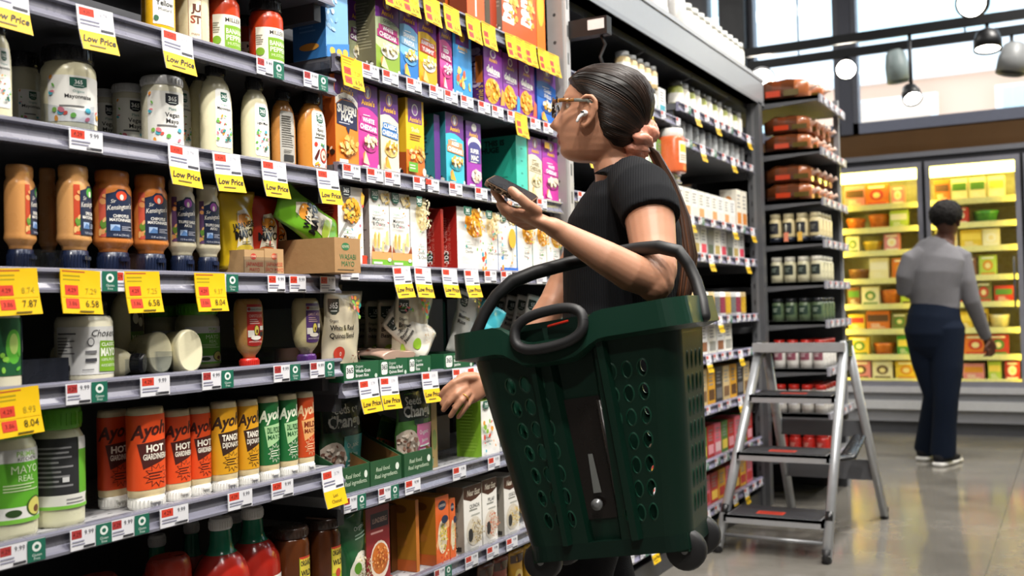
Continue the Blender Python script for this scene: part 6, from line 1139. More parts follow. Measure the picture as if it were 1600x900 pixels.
# left hand: palm under the phone, fingers curled along its far side, thumb on the near edge
def fing(pts, r0, r1=None):
    r1 = r1 or r0*.78; n = len(pts); B.tube(pts, [r0+(r1-r0)*i/(n-1) for i in range(n)], SK, n=12, round_=True)
B.tube([at(872, 359, 2.06), at(850, 349, 2.06), at(832, 340, 2.065), at(815, 333, 2.07)], [(.017, .024), (.016, .034), (.015, .038), (.012, .036)], SK2, n=18, round_=True, ref=(.3, .1, 1))
fing([at(838, 330, 2.035), at(824, 320, 2.02), at(811, 308, 2.015), at(800, 298, 2.02)], .0125, .0095)
fing([at(820, 336, 2.05), at(800, 331, 2.05), at(787, 320, 2.065), at(777, 306, 2.085), at(771, 298, 2.10)], .0095)
fing([at(822, 341, 2.065), at(804, 340, 2.07), at(788, 331, 2.09), at(781, 320, 2.115), at(783, 310, 2.13)], .0098)
fing([at(828, 346, 2.08), at(812, 348, 2.09), at(796, 340, 2.11), at(792, 328, 2.13), at(796, 318, 2.14)], .0093)
fing([at(836, 352, 2.09), at(823, 355, 2.105), at(810, 349, 2.125), at(806, 338, 2.14), at(810, 330, 2.145)], .0082)
# right arm reaching down to the shelf
B.tube([at(962, 296, 2.52), at(950, 318, 2.56), at(915, 385, 2.58), at(878, 450, 2.57), at(862, 480, 2.55)], [.05, .052, .044, .040, .036], SK, n=18, round_=True)
B.tube([at(864, 476, 2.55), at(836, 520, 2.53), at(800, 562, 2.50), at(772, 592, 2.48), at(757, 602, 2.47)], [(.037, .037), (.037, .036), (.029, .028), (.021, .023), (.018, .024)], SK, n=18, round_=True)
B.tube([at(760, 601, 2.47), at(746, 603, 2.465), at(732, 606, 2.46), at(722, 609, 2.455)], [(.024, .017), (.035, .016), (.040, .014), (.038, .012)], SK2, n=18, round_=True, ref=at(735, 640, 2.45)-at(745, 590, 2.47))
def rf(pts, r0): fing([at(x, y, d) for x, y, d in pts], r0, r0*.72)
rf([(742, 590, 2.455), (725, 590, 2.44), (708, 598, 2.43), (696, 608, 2.43), (689, 617, 2.435)], .0095)
rf([(727, 598, 2.445), (712, 606, 2.43), (700, 617, 2.43), (691, 630, 2.435)], .0092)
rf([(727, 606, 2.44), (713, 616, 2.42), (702, 628, 2.42), (693, 640, 2.43)], .0095)
rf([(731, 614, 2.44), (721, 626, 2.42), (712, 638, 2.42), (704, 650, 2.43)], .0092)
rf([(738, 620, 2.45), (731, 632, 2.435), (723, 643, 2.435), (716, 652, 2.44)], .0078)
# legs
hipL = at(960, 645, 2.42)+SIDE*.085; hipR = at(960, 645, 2.42)-SIDE*.085
foot = at(930, 880, 2.42)
kL = Vector((foot.x, foot.y, .50))+SIDE*.085+FACE*.02; kR = Vector((foot.x, foot.y, .50))-SIDE*.085-FACE*.01
aL = Vector((foot.x, foot.y, .09))+SIDE*.085-FACE*.02; aR = Vector((foot.x, foot.y, .09))-SIDE*.085-FACE*.10
for h_, k_, a_ in ((hipL, kL, aL), (hipR, kR, aR)):
    B.tube([h_, h_.lerp(k_, .5), k_, k_.lerp(a_, .35), a_], [(.088, .082), (.075, .07), (.055, .053), (.054, .050), (.034, .032)], SK, n=20, round_=True, ref=FACE)
    B.tube([a_-FACE*.035+Vector((0, 0, -.04)), a_+FACE*.05+Vector((0, 0, -.045)), a_+FACE*.15+Vector((0, 0, -.062))], [(.036, .032), (.034, .036), (.018, .036)], SK, n=14, round_=True, ref=(0, 0, 1))
LIP = HM @ Vector((.082, 0, -.048)); HMI = HM.inverted()
def skincol(p):
    q = HMI @ p
    if q.x > .066 and abs(q.y) < .022 and -.062 < q.z < -.036: return '#9c5148'
    if q.x > .058 and .010 < abs(q.y) < .050 and .040 < q.z < .048: return '#3a2620'
    return SK
remesh(B, 'body', skin, wo, .0034, 2, SK, skincol)
# eyes
for s in (1, -1):
    e_ = MB(); M = HM @ Matrix.Translation((.0425, s*.031, .026)) @ Matrix.Rotation(math.radians(90), 4, 'Y')
    e_.lathe([(.0001, -.0115), (.008, -.008), (.0115, 0), (.0095, .0065), (.0062, .0095), (.0058, .0098), (.0028, .0112), (.0001, .0115)], '#ece6e0', n=18, M=M)
    for i, f in enumerate(e_.f): pass
    q = MB().lathe([(.0001, -.0115), (.008, -.008), (.0115, 0, '#ece6e0'), (.0095, .0065, '#ece6e0'), (.0062, .0096, '#4a2e1e'), (.0030, .0112, '#120a08'), (.0001, .0117, '#120a08')], '#ece6e0', n=18, M=M)
    q.tube([M @ Vector((-.0045, s*.0145*math.sin(t*1.2), .0085-.003*abs(t))) for t in (-1, -.5, 0, .5, 1)], .0012, '#1a100c', n=6)
    q.build('eye', plastic, wo, -wo.location)
# hair cap following the skull, pulled back to a tie at the nape
HT = [(-.13, -.2), (-.084, -.14), (-.076, -.085), (-.066, -.058), (-.045, -.034), (-.02, -.025), (.0, -.021), (.018, -.018), (.03, -.002), (.04, .010), (.055, .028), (.07, .042), (.082, .054), (.092, .2), (.13, .3)]
def hair_edge(z): return lerp_tab(HT, z)[0]
H = MB(); nz, nt = 80, 110; HC = '#15100d'; grid = {}
def cap_pt(z, th, ex=0.):
    zz = min(z, .1119); p = head_pt(zz, th, 0, False); d = hair_edge(z)-p.x
    t = max(0, min(1, (d+.006)/.03)); t = t*t*(3-2*t); bun = .010*max(0, min(1, (-.04-p.x)/.06))
    q = head_pt(zz, th, -.002+t*(.011+bun)+ex, False); q.z += t*.010*max(0, min(1, (z-.05)/.06)); return q, d
for i in range(nz):
    z = -.085+.197*i/(nz-1)
    for k in range(nt):
        q, d = cap_pt(z, 2*math.pi*k/nt)
        if d >= -.006: grid[i, k] = HM @ q
idx = {}; vs = []
for key, v in grid.items(): idx[key] = len(vs); vs.append(v)
fs = []
for i in range(nz-1):
    for k in range(nt):
        q = [(i, k), (i, (k+1) % nt), (i+1, (k+1) % nt), (i+1, k)]
        if all(a in idx for a in q): fs.append(tuple(idx[a] for a in q))
        else:
            w3 = [a for a in q if a in idx]
            if len(w3) == 3: fs.append(tuple(idx[a] for a in w3))
H.add(vs, fs, HC, 0, True)
top = [idx[nz-1, k] for k in range(nt) if (nz-1, k) in idx]
if len(top) > 3: H.add([vs[i] for i in top], [tuple(range(len(top)))], HC, 0, True)
rgh = random.Random(4)      # combed strands from the hairline to the tie, laid on the cap
from mathutils.bvhtree import BVHTree
bt = BVHTree.FromPolygons([HMI @ Vector(v) for v in H.v], [tuple(f) for f in H.f]); HC0 = Vector((-.03, 0, .01))
starts = []
for i in range(110):
    z0 = -.072+.160*i/109; th0 = 0.02
    while th0 < math.pi and head_pt(z0, th0, 0, False).x > hair_edge(z0)-.002: th0 += .02
    if th0 < 2.6: starts += [cap_pt(z0, th0)[0], cap_pt(z0, -th0)[0]]
for i in range(120): starts.append(cap_pt(.0905, -.95+1.9*i/119)[0])
for i in range(60): starts.append(cap_pt(.104, -1.5+3.0*i/59)[0])
dt = (Vector((-.128, 0, -.040))-HC0).normalized()
for i, p0 in enumerate(starts):
    d0 = (p0-HC0).normalized(); an = d0.angle(dt); pts = []; lift = rgh.uniform(.0001, .0009)
    for j in range(17):
        t = j/16; d = (d0*math.sin(an*(1-t))+dt*math.sin(an*t))/math.sin(an)
        q, n_, fi, ds = bt.ray_cast(HC0, d)
        if q is not None: pts.append(HM @ (q+d*(lift*math.sin(math.pi*min(1, .1+t)))))
    if len(pts) > 4: H.tube(pts, [.0003, .0012]+[.0017]*(len(pts)-3)+[.0010], ['#1d140f', '#15100d', '#33231a', '#120c0a', '#221711'][rgh.randrange(5)], n=5)
hm1 = vmat('hair', .42, noise=.25, spec=.38)
H.build('hair', hm1, wo, -wo.location)
PN = MB(); HB_ = '#6a3f26'
def lock(pts, r, c): PN.tube([at(*p) for p in pts], r, c, n=9)
for i in range(44):
    a = i*2.4; q_ = math.sqrt((i+.5)/44); dx, dd = 13*q_*math.cos(a), .024*q_*math.sin(a); c = ['#24170f', '#3a2418', '#5a3622', '#6a4028', '#2e1c13'][i % 5]; b2 = 1+.15*math.sin(i*1.7)
    lock([(1000, 218, 2.41), (1022+dx*.4, 240, 2.44+dd*.4), (1046+dx*.6, 285, 2.46+dd*.7), (1064+dx*.9, 340, 2.45+dd), (1073+dx*b2, 400, 2.43+dd), (1067+dx*b2, 450, 2.42+dd), (1062+dx*.6, 484+(i % 7)*3, 2.41+dd)], [.005, .006, .006, .006, .006, .005, .001], c)
PN.build('ponytail', hm1, wo, -wo.location)
SCR = MB(); cc = at(1000, 219, 2.385); ax = (at(1030, 238, 2.40)-at(968, 200, 2.40)).normalized(); s1 = ax.cross(FW).normalized(); s2 = ax.cross(s1)
n1, n2 = 72, 16; vs = []
for i in range(n1):
    a = 2*math.pi*i/n1; rr_ = .025+.004*math.sin(5*a)
    for j in range(n2):
        b = 2*math.pi*j/n2; r_ = .022+.0055*math.sin(9*a+1.7*math.sin(b*2))+.0018*math.sin(23*a+b*3)
        vs.append(cc+(s1*math.cos(a)+s2*math.sin(a))*(rr_+r_*math.cos(b))+ax*(r_*1.15*math.sin(b)+.004*math.sin(4*a)))
SCR.add(vs, [(i*n2+j, i*n2+(j+1) % n2, ((i+1) % n1)*n2+(j+1) % n2, ((i+1) % n1)*n2+j) for i in range(n1) for j in range(n2)], '#dd9880', 0, True)
SCR.build('scrunchie', vmat('satin', .35, noise=.06, bump=.5, bscale=40), wo, -wo.location)
# glasses
GL = MB(); P = lambda x, y, z: HM @ Vector((x, y, z))
for s in (1, -1):
    pts = [P(.084-.006*abs(math.cos(a))*0-.004*(abs(s*.036+.027*math.cos(a))/.06)**2, s*.036+.027*math.cos(a), .018+.021*math.sin(a)-.002*math.cos(2*a)) for a in [2*math.pi*i/24 for i in range(25)]]
    GL.tube(pts, .0024, '#1c1512', n=7)
    GL.tube([P(.080, s*.063, .028), P(.060, s*.0745, .030), P(.03, s*.079, .029)], (.0045, .002), '#8a5a28', n=8, ref=HM.to_3x3() @ Vector((0, 0, 1)))
    GL.tube([P(.03, s*.079, .029), P(.0, s*.082, .028), P(-.012, s*.083, .020)], (.004, .002), '#7d8078', n=8, ref=HM.to_3x3() @ Vector((0, 0, 1)))
    for i in range(7): GL.box(-.0022, .0022, -.0006, .0006, -.004, .004, '#e0a24a' if i % 2 else '#2a1a10', M=Matrix.Translation(P(.070-.005*i, s*(.0712+.0012*i), .0295)) @ HM.to_3x3().to_4x4())
GL.tube([P(.085, .011, .024), P(.088, 0, .027), P(.085, -.011, .024)], .002, '#1c1512', n=7)
gl_o = GL.build('glasses', plastic, wo, -wo.location)
for s in (1, -1):
    lens = [P(.083-.004*(abs(s*.036+.025*math.cos(a))/.06)**2, s*.036+.025*math.cos(a), .018+.0195*math.sin(a)) for a in [2*math.pi*i/24 for i in range(24)]]
    lm = MB().add(lens, [tuple(range(24))], '#ffffff'); lo = lm.build('lens', glass, gl_o)
EB = MB(); EB.tube([P(.008, .073, .0), P(.006, .079, -.001), P(.003, .082, -.001)], [.005, .0075, .006], '#f1f1f1', n=12, round_=True); EB.tube([P(.006, .082, .0), P(.017, .083, -.010), P(.021, .083, -.019)], [.005, .0038, .0034], '#f4f4f4', n=10, round_=True); EB.box(-.004, .004, -.001, .001, -.0015, .0015, '#1a1a1a', M=Matrix.Translation(P(.010, .0868, .001)) @ HM.to_3x3().to_4x4())
EB.build('earbud', plastic, wo, -wo.location)
# clothes
T = MB(); BK = '#17181b'
T.tube([at(x, y, 2.42) for x, y, a, b in TR[1:8]], [(a+.010, b+.012) for x, y, a, b in TR[1:8]], BK, n=40, ref=FACE)
T.tube([at(986, 270, 2.42), at(980, 290, 2.42)], [(.056, .096), (.084, .138)], BK, n=40, ref=FACE)
T.tube([at(985, 280, 2.33), at(1002, 300, 2.25), at(1014, 325, 2.205), at(1017, 341, 2.19)], [.056, .068, .066, .064], BK, n=28)
T.tube([at(975, 285, 2.48), at(955, 312, 2.55), at(938, 342, 2.57)], [.056, .064, .062], BK, n=28)
remesh(T, 'shirt', knit, wo, .005, 3, BK)
J = MB()
J.tube([at(x, y, 2.42) for x, y, a, b in TR[6:]]+[at(963, 672, 2.42)], [(a+.006, b+.008) for x, y, a, b in TR[6:]]+[(.11, .15)], '#101114', n=32, ref=FACE)
for h_, k_, a_ in ((hipL, kL, aL), (hipR, kR, aR)): J.tube([h_+Vector((0, 0, .03)), h_.lerp(k_, .5), k_, k_.lerp(a_, .5), a_+Vector((0, 0, .02))], [(.098, .092), (.087, .083), (.068, .066), (.062, .060), (.058, .056)], '#101114', n=24, ref=FACE)
remesh(J, 'trousers', cloth, wo, .006, 3, '#101114')
for a_ in (aL, aR):
    q = MB(); q.tube([a_-FACE*.06+Vector((0, 0, -.04)), a_+Vector((0, 0, -.035)), a_+FACE*.09+Vector((0, 0, -.05)), a_+FACE*.19+Vector((0, 0, -.065))], [(.036, .040), (.046, .042), (.034, .046), (.018, .040)], '#1c1c1f', n=16, round_=True, ref=(0, 0, 1), e=2.6)
    q.tube([a_-FACE*.075+Vector((0, 0, -.08)), a_+FACE*.05+Vector((0, 0, -.08)), a_+FACE*.20+Vector((0, 0, -.08))], [(.010, .040), (.010, .048), (.010, .040)], '#e6e4e0', n=16, ref=(0, 0, 1), round_=True, e=3); q.build('shoe', cloth, wo, -wo.location)
q = MB().tube([at(733, 622, 2.43)+(Vector((math.cos(a)*.0105, math.sin(a)*.0105, 0))) for a in [0]]+[at(733, 622, 2.43)], .001, '#d8a84a') if False else None
rc = at(726.5, 620, 2.43); rd = (at(712, 638, 2.42)-at(731, 614, 2.44)).normalized(); u1 = rd.cross(Vector((0, 0, 1))).normalized(); u2 = rd.cross(u1)
RG = MB(); RG.tube([rc+(u1*math.cos(2*math.pi*i/20)+u2*math.sin(2*math.pi*i/20))*.0105 for i in range(21)], .0013, '#d8a84a', n=6); RG.build('ring', alu, wo, -wo.location)
# phone in her left hand
a_, b_ = at(756, 285, 2.05), at(826, 321, 2.035); L = (b_-a_); LN = L.length; e1 = L.normalized(); e2 = (FW*.95+UP*.42); e2 = (e2-e1*e2.dot(e1)).normalized(); e3 = e1.cross(e2)
PM = Matrix(((e1.x, e2.x, e3.x, a_.x), (e1.y, e2.y, e3.y, a_.y), (e1.z, e2.z, e3.z, a_.z), (0, 0, 0, 1)))
ph = thing('phone', 'smartphone in a patterned case held in the womans raised hand', 'phone', a_)
def slab(x0, x1, y0, y1, z0, z1, r, c):
    m = MB(); pts = []
    for cx, cy, a0 in ((x1-r, y1-r, 0), (x0+r, y1-r, 90), (x0+r, y0+r, 180), (x1-r, y0+r, 270)):
        for k in range(6): t = math.radians(a0+18*k); pts.append((cx+r*math.cos(t), cy+r*math.sin(t)))
    n = len(pts); vs = [PM @ Vector((x, y, z0)) for x, y in pts]+[PM @ Vector((x, y, z1)) for x, y in pts]
    m.add(vs[:n], [tuple(range(n))[::-1]], c); m.add(vs[n:], [tuple(range(n))], c)
    m.add(vs, [(i, (i+1) % n, n+(i+1) % n, n+i) for i in range(n)], c, 0, False); return m
ps = LN*1.0
cs = slab(0, ps, 0, .072, -.006, .004, .012, '#6a5240'); rgp = random.Random(2)
for i in range(70):
    x, z = rgp.uniform(.012, ps-.012), rgp.uniform(-.005, .003); r_ = rgp.uniform(.0012, .0028)
    cs.add([PM @ Vector((x+r_*1.3*math.cos(t*.785), -.0004, z+r_*.7*math.sin(t*.785))) for t in range(8)], [tuple(range(8))], ['#1a1412', '#2a1c14', '#c9a888'][i % 3])
for i in range(90):
    x, y = rgp.uniform(.012, ps-.012), rgp.uniform(.01, .065); r_ = rgp.uniform(.002, .004)
    cs.add([PM @ Vector((x+r_*1.3*math.cos(t*.785), y+r_*math.sin(t*.785), -.0064)) for t in range(8)], [tuple(range(8))[::-1]], ['#1a1412', '#2a1c14', '#c9a888'][i % 3])
cs.build('case', plastic, ph, -a_); slab(.003, ps-.003, .003, .069, .004, .0055, .010, '#1b1d22').build('screen', plastic, ph, -a_)

# ---- the shopper at the cooler
D2 = 6.80
m2 = thing('person', 'shopper in grey long-sleeved top and navy jeans facing the cooler', 'person', (at(1470, 600, D2).x, at(1470, 600, D2).y, 0))
F2 = (RT*.72+FW*.69); F2.z = 0; F2.normalize(); S2 = Vector((-F2.y, F2.x, 0)); SKD = '#5a3626'
HO2 = at(1481, 347, D2); M2 = Matrix(((F2.x, S2.x, 0, HO2.x), (F2.y, S2.y, 0, HO2.y), (0, 0, 1, HO2.z), (0, 0, 0, 1)))
Bm = MB(); head_mesh(Bm, M2, SKD, nz=44, nt=48, sc=1.0)
for s in (1, -1): ear_mesh(Bm, M2, s, SKD)
Bm.tube([at(1478, 362, D2), at(1474, 385, D2)], [(.056, .056), (.062, .075)], SKD, n=20, ref=F2, round_=True)
TR2 = [(1466, 384, .07, .12), (1462, 402, .10, .175), (1459, 425, .118, .175), (1459, 450, .115, .155), (1461, 475, .108, .145), (1459, 495, .13, .162), (1458, 520, .14, .172), (1460, 540, .12, .168)]
Bm.tube([at(x, y, D2) for x, y, a, b in TR2[:7]], [(a*.9, b*.9) for x, y, a, b in TR2[:7]], SKD, n=28, ref=F2, round_=True)
RA = [at(1502, 402, D2-.05), at(1510, 440, D2-.08), at(1518, 470, D2-.08), at(1532, 505, D2-.02), at(1542, 530, D2+.02)]
LA = [at(1424, 405, D2+.02), at(1414, 432, D2+.03), at(1413, 452, D2+.06), at(1432, 458, D2+.18), at(1450, 452, D2+.26)]
Bm.tube(RA, [.054, .048, .043, .034, .026], SKD, n=16, round_=True); Bm.tube(LA, [.054, .048, .042, .034, .026], SKD, n=16, round_=True)
Bm.tube([at(1542, 529, D2+.02), at(1547, 539, D2+.03), at(1550, 546, D2+.04)], [(.022, .028), (.016, .040), (.013, .038)], SKD, n=14, round_=True, ref=FW)
for i in range(4): Bm.tube([at(1552-3.2*i, 545+.8*i, D2+.045-.012*i), at(1553-3.4*i, 552+.8*i, D2+.05-.012*i), at(1548-3.4*i, 556, D2+.05-.012*i)], [.0105, .0095, .008], SKD, n=10, round_=True)
Bm.tube([at(1545, 536, D2-.01), at(1540, 543, D2-.02), at(1538, 549, D2-.02)], [.012, .011, .009], SKD, n=10, round_=True)
Bm.tube([at(1450, 452, D2+.26), at(1456, 450, D2+.30)], [(.026, .02), (.036, .014)], SKD, n=14, round_=True)
for i in range(5): Bm.tube([at(1456, 446+2.2*i, D2+.30), at(1462, 443+2.2*i, D2+.36), at(1460, 441+2.2*i, D2+.39)], [.0105, .0095, .008], SKD, n=10, round_=True)
gp = hit(1470, 722, 2, 0)
hpL, hpR = at(1460, 525, D2)+S2*.085, at(1460, 525, D2)-S2*.085
ftR = hit(1474, 727, 2, 0); ftL = hit(1448, 718, 2, 0); ftR.z = .09; ftL.z = .09
knR, knL = at(1478, 622, D2-.06), at(1462, 618, D2+.06)
for h_, k_, a2 in ((hpL, knL, ftL), (hpR, knR, ftR)):
    Bm.tube([h_, h_.lerp(k_, .5), k_, k_.lerp(a2, .4), a2], [(.085, .08), (.072, .068), (.058, .056), (.054, .052), (.04, .036)], SKD, n=18, round_=True, ref=F2)
    Bm.tube([a2-F2*.04+Vector((0, 0, -.04)), a2+F2*.06+Vector((0, 0, -.045)), a2+F2*.16+Vector((0, 0, -.06))], [(.036, .034), (.034, .038), (.018, .038)], SKD, n=14, round_=True, ref=(0, 0, 1))
remesh(Bm, 'body', skin, m2, .0055, 3, SKD)
hh = MB(); ic = bmesh.new(); bmesh.ops.create_icosphere(ic, subdivisions=5, radius=1); rgc = random.Random(3)
from mathutils import noise as MN
vs = []
for v in ic.verts:
    d = v.co; n_ = MN.noise(d*9)*.010+MN.noise(d*22)*.006
    vs.append(M2 @ Vector((-.030+(.118+n_)*d.x, (.098+n_)*d.y, .048+(.098+n_)*d.z)))
keep = [all((M2.inverted() @ vs[q.index]).x < .052+.3*max(0, (M2.inverted() @ vs[q.index]).z-.05) and ((M2.inverted() @ vs[q.index]).z > (-.035 if (M2.inverted() @ vs[q.index]).x < -.05 else -.0)) for q in f.verts) for f in ic.faces]
hh.add(vs, [tuple(q.index for q in f.verts) for f, k_ in zip(ic.faces, keep) if k_], '#141110', 0, True); ic.free()
hh.build('hair', vmat('curly_hair', .8, noise=.3, bump=1., bscale=120, spec=.3), m2, -m2.location)
Tm = MB(); GC = '#7b7a7e'
Tm.tube([at(1470, 375, D2)]+[at(x, y, D2) for x, y, a, b in TR2[:5]]+[at(1461, 482, D2)], [(.064, .072)]+[(a+.012, b+.012) for x, y, a, b in TR2[:5]]+[(.122, .158)], GC, n=36, ref=F2)
Tm.tube([at(1488, 394, D2-.03)]+RA[:-1]+[RA[-1].lerp(RA[-2], .1)], [.055, .066, .060, .054, .045, .036], GC, n=22); Tm.tube([at(1440, 396, D2+.01)]+LA[:-1]+[LA[-1].lerp(LA[-2], .1)], [.055, .066, .060, .053, .045, .036], GC, n=22)
remesh(Tm, 'sweater', cloth, m2, .007, 4, GC)
Jm = MB(); NV = '#0f1a2c'
Jm.tube([at(x, y, D2) for x, y, a, b in TR2[4:]]+[at(1461, 556, D2)], [(a+.012, b+.008) for x, y, a, b in TR2[4:7]]+[(.132, .158), (.09, .11)], NV, n=32, ref=F2, round_=False)
for h_, k_, a2 in ((hpL, knL, ftL), (hpR, knR, ftR)): Jm.tube([h_.lerp(at(1460, 490, D2), .4)+Vector((0, 0, .13)), h_+Vector((0, 0, .05)), h_.lerp(k_, .5), k_, k_.lerp(a2, .5), a2+Vector((0, 0, -.02))], [(.075, .07), (.126, .108), (.106, .100), (.080, .078), (.078, .076), (.086, .080)], NV, n=24, ref=F2)
remesh(Jm, 'jeans', cloth, m2, .007, 4, NV)
for a2 in (ftL, ftR):
    q = MB(); q.tube([a2-F2*.06+Vector((0, 0, -.035)), a2+Vector((0, 0, -.03)), a2+F2*.10+Vector((0, 0, -.045)), a2+F2*.19+Vector((0, 0, -.055))], [(.035, .040), (.044, .042), (.032, .046), (.02, .042)], '#1d1d21', n=16, round_=True, ref=(0, 0, 1), e=2.6)
    q.tube([a2+F2*.17+Vector((0, 0, -.055)), a2+F2*.21+Vector((0, 0, -.058))], [(.024, .044), (.018, .036)], '#e9e7e2', n=16, round_=True, ref=(0, 0, 1), e=2.6)
    q.tube([a2-F2*.08+Vector((0, 0, -.075)), a2+F2*.05+Vector((0, 0, -.075)), a2+F2*.215+Vector((0, 0, -.075))], [(.015, .042), (.015, .050), (.015, .042)], '#eceae6', n=16, ref=(0, 0, 1), round_=True, e=3); q.build('shoe', cloth, m2, -m2.location)

# ------------------------------------------------------------------ the basket hooked on her arm
BZ = math.radians(6.0)
bc = at(885, 507, 1.97)
XA = Vector((math.cos(BZ), math.sin(BZ), .0)); YA = Vector((-math.sin(BZ), math.cos(BZ), 0))
tl = math.radians(8); ZA_ = (Vector((0, 0, 1))*math.cos(tl)-XA*math.sin(tl)); XA = (XA*math.cos(tl)+Vector((0, 0, 1))*math.sin(tl))
BMx = Matrix(((XA.x, YA.x, ZA_.x, 0), (XA.y, YA.y, ZA_.y, 0), (XA.z, YA.z, ZA_.z, 0), (0, 0, 0, 1)))
bk = thing('shopping_basket', 'dark green rolling shopping basket with black handle hooked on the womans arm', 'basket', (0, 0, 0))
G1, G2_ = '#08271c', '#072018'
HB2 = .415                       # rim height above the floor of the basket
def half(v): return .164+(.216-.164)*v, .105+(.135-.105)*v     # half width and half depth at height share v
def wall_pt(face, u, v):
    hw, hd = half(v); z = v*HB2; r = .045
    if face == 'front': return Vector((-hw+r+(2*hw-2*r)*u, -hd, z))
    if face == 'back': return Vector((hw-r-(2*hw-2*r)*u, hd, z))
    if face == 'right': return Vector((hw, -hd+r+(2*hd-2*r)*u, z))
    return Vector((-hw, hd-r-(2*hd-2*r)*u, z))
def panel(m, face, us, vsv, holes, shift=lambda u, v: 0., col=G1):
    nrm = {'front': Vector((0, -1, 0)), 'back': Vector((0, 1, 0)), 'right': Vector((1, 0, 0)), 'left': Vector((-1, 0, 0))}[face]
    P = lambda u, v: wall_pt(face, u, v)+nrm*shift(u, v)
    for i in range(len(us)-1):
        for j in range(len(vsv)-1):
            u0, u1, v0, v1 = us[i], us[i+1], vsv[j], vsv[j+1]
            if (i, j) not in holes: m.add([P(u0, v0), P(u1, v0), P(u1, v1), P(u0, v1)], [(0, 1, 2, 3)], col); continue
            hu, hv = holes[i, j]; n = 20; cu, cv = (u0+u1)/2, (v0+v1)/2; out = []; inn = []
            for k in range(n):
                a = 2*math.pi*(k+.5)/n; c, s = math.cos(a), math.sin(a); q = 1/max(abs(c), abs(s))
                out.append(P(cu+c*q*(u1-u0)/2, cv+s*q*(v1-v0)/2)); inn.append(P(cu+c*hu*(u1-u0)/2, cv+s*hv*(v1-v0)/2))
            for k, (sx, sy) in ((2, (1, 1)), (7, (-1, 1)), (12, (-1, -1)), (17, (1, -1))): out[k] = P(cu+sx*(u1-u0)/2, cv+sy*(v1-v0)/2)
            m.add(out+inn, [(k, (k+1) % n, n+(k+1) % n, n+k) for k in range(n)], col)
            dn = -nrm*.006
            m.add(inn+[p+dn for p in inn], [(k, (k+1) % n, n+(k+1) % n, n+k) for k in range(n)], '#0f3d2c')
            m.add([p+nrm*.0015 for p in inn]+[p+(p-sum(inn, Vector())/n).normalized()*.003+nrm*.0003 for p in inn], [(k, n+k, n+(k+1) % n, (k+1) % n) for k in range(n)], '#0f3b2b')
def corner(m, q, col):
    cs = {0: (1, -1, -90), 1: (1, 1, 0), 2: (-1, 1, 90), 3: (-1, -1, 180)}[q]; rows = []
    for j in range(13):
        v = j/12; hw, hd = half(v); r = .045; cx, cy = cs[0]*(hw-r), cs[1]*(hd-r)
        rows.append([Vector((cx+r*math.cos(math.radians(cs[2]+11.25*k)), cy+r*math.sin(math.radians(cs[2]+11.25*k)), v*HB2)) for k in range(9)])
    for j in range(12): m.add(rows[j]+rows[j+1], [(k, k+1, 9+k+1, 9+k) for k in range(8)], col, 0, True)
pans = []
us = [0, .04, .135, .23, .325, .37, .40, .62, .65, .69, .785, .88, .975, 1]
vv = [0, .06]+[.06+.107*k for k in range(1, 8)]+[.84, 1]
hol = {}
for j in range(1, 8):
    for i in (1, 2, 3, 9, 10, 11):
        hol[i, j] = (.58, .66)
def rec(u, v): return -.016 if .40 <= u <= .62 and .0 <= v else 0.
def mk(n_, face, us_, vs_, h_, sh=lambda u, v: 0.):
    m = MB(); panel(m, face, us_, vs_, h_, sh); o = m.build(n_, basket_m, bk)
    return o
basket_m = vmat('green_plastic', .40, noise=.08, scale=8, bump=.05, bscale=90, coat=.05, spec=.4)
mk('front_wall', 'front', us, vv, hol, rec); mk('back_wall', 'back', us, vv, hol)
us2 = [0, .06]+[.06+.22*k for k in range(1, 5)]+[1]; hol2 = {(i, j): (.45, .72) for i in range(1, 5) for j in range(1, 8)}
mk('side_wall', 'right', us2, vv, hol2); mk('side_wall', 'left', us2, vv, hol2)
for q in range(4):
    m = MB(); corner(m, q, G1); m.build('corner_post', basket_m, bk)
def ring_at(v, ex, z=None, r=.05, n=8):
    hw, hd = half(v); hw += ex; hd += ex; pts = []
    for sx, sy, a0 in ((1, -1, -90), (1, 1, 0), (-1, 1, 90), (-1, -1, 180)):
        for k in range(n+1):
            a = math.radians(a0+90*k/n); pts.append((sx*(hw-r)+r*math.cos(a), sy*(hd-r)+r*math.sin(a)))
    return pts
# rim band with the dip in front of the pull handle; denser along the long sides
def rim_ring(ex, zf):
    base = ring_at(1, ex); ref_ = ring_at(1, 0); pts = []
    n = len(base)
    for i in range(n):
        a, b = base[i], base[(i+1) % n]; L_ = math.hypot(ref_[(i+1) % n][0]-ref_[i][0], ref_[(i+1) % n][1]-ref_[i][1]); k = max(1, int(L_/.015))
        for j in range(k): pts.append((a[0]+(b[0]-a[0])*j/k, a[1]+(b[1]-a[1])*j/k))
    return [Vector((x, y, zf(x, y))) for x, y in pts]
def dip(x, y):
    s = lambda t: max(0, min(1, t))**2*(3-2*max(0, min(1, t)))
    k = s((x+.135)/.06)*s((.08-x)/.075) if True else 0
    return -.040*k if y < 0 else -.0
ra = rim_ring(.022, lambda x, y: HB2+.016+dip(x, y)); rb = rim_ring(.026, lambda x, y: HB2-.035+dip(x, y)*.75); rc_ = rim_ring(.002, lambda x, y: HB2-.043+dip(x, y)*.75); rd_ = rim_ring(-.006, lambda x, y: HB2+.016+dip(x, y)); re_ = rim_ring(-.006, lambda x, y: HB2-.05)
m = MB(); n = len(ra)
for A, Bq in ((rc_, rb), (rb, ra), (ra, rd_), (rd_, re_)): m.add(A+Bq, [(k, (k+1) % n, n+(k+1) % n, n+k) for k in range(n)], '#0a2f22', 0, False)
m.build('rim', basket_m, bk)
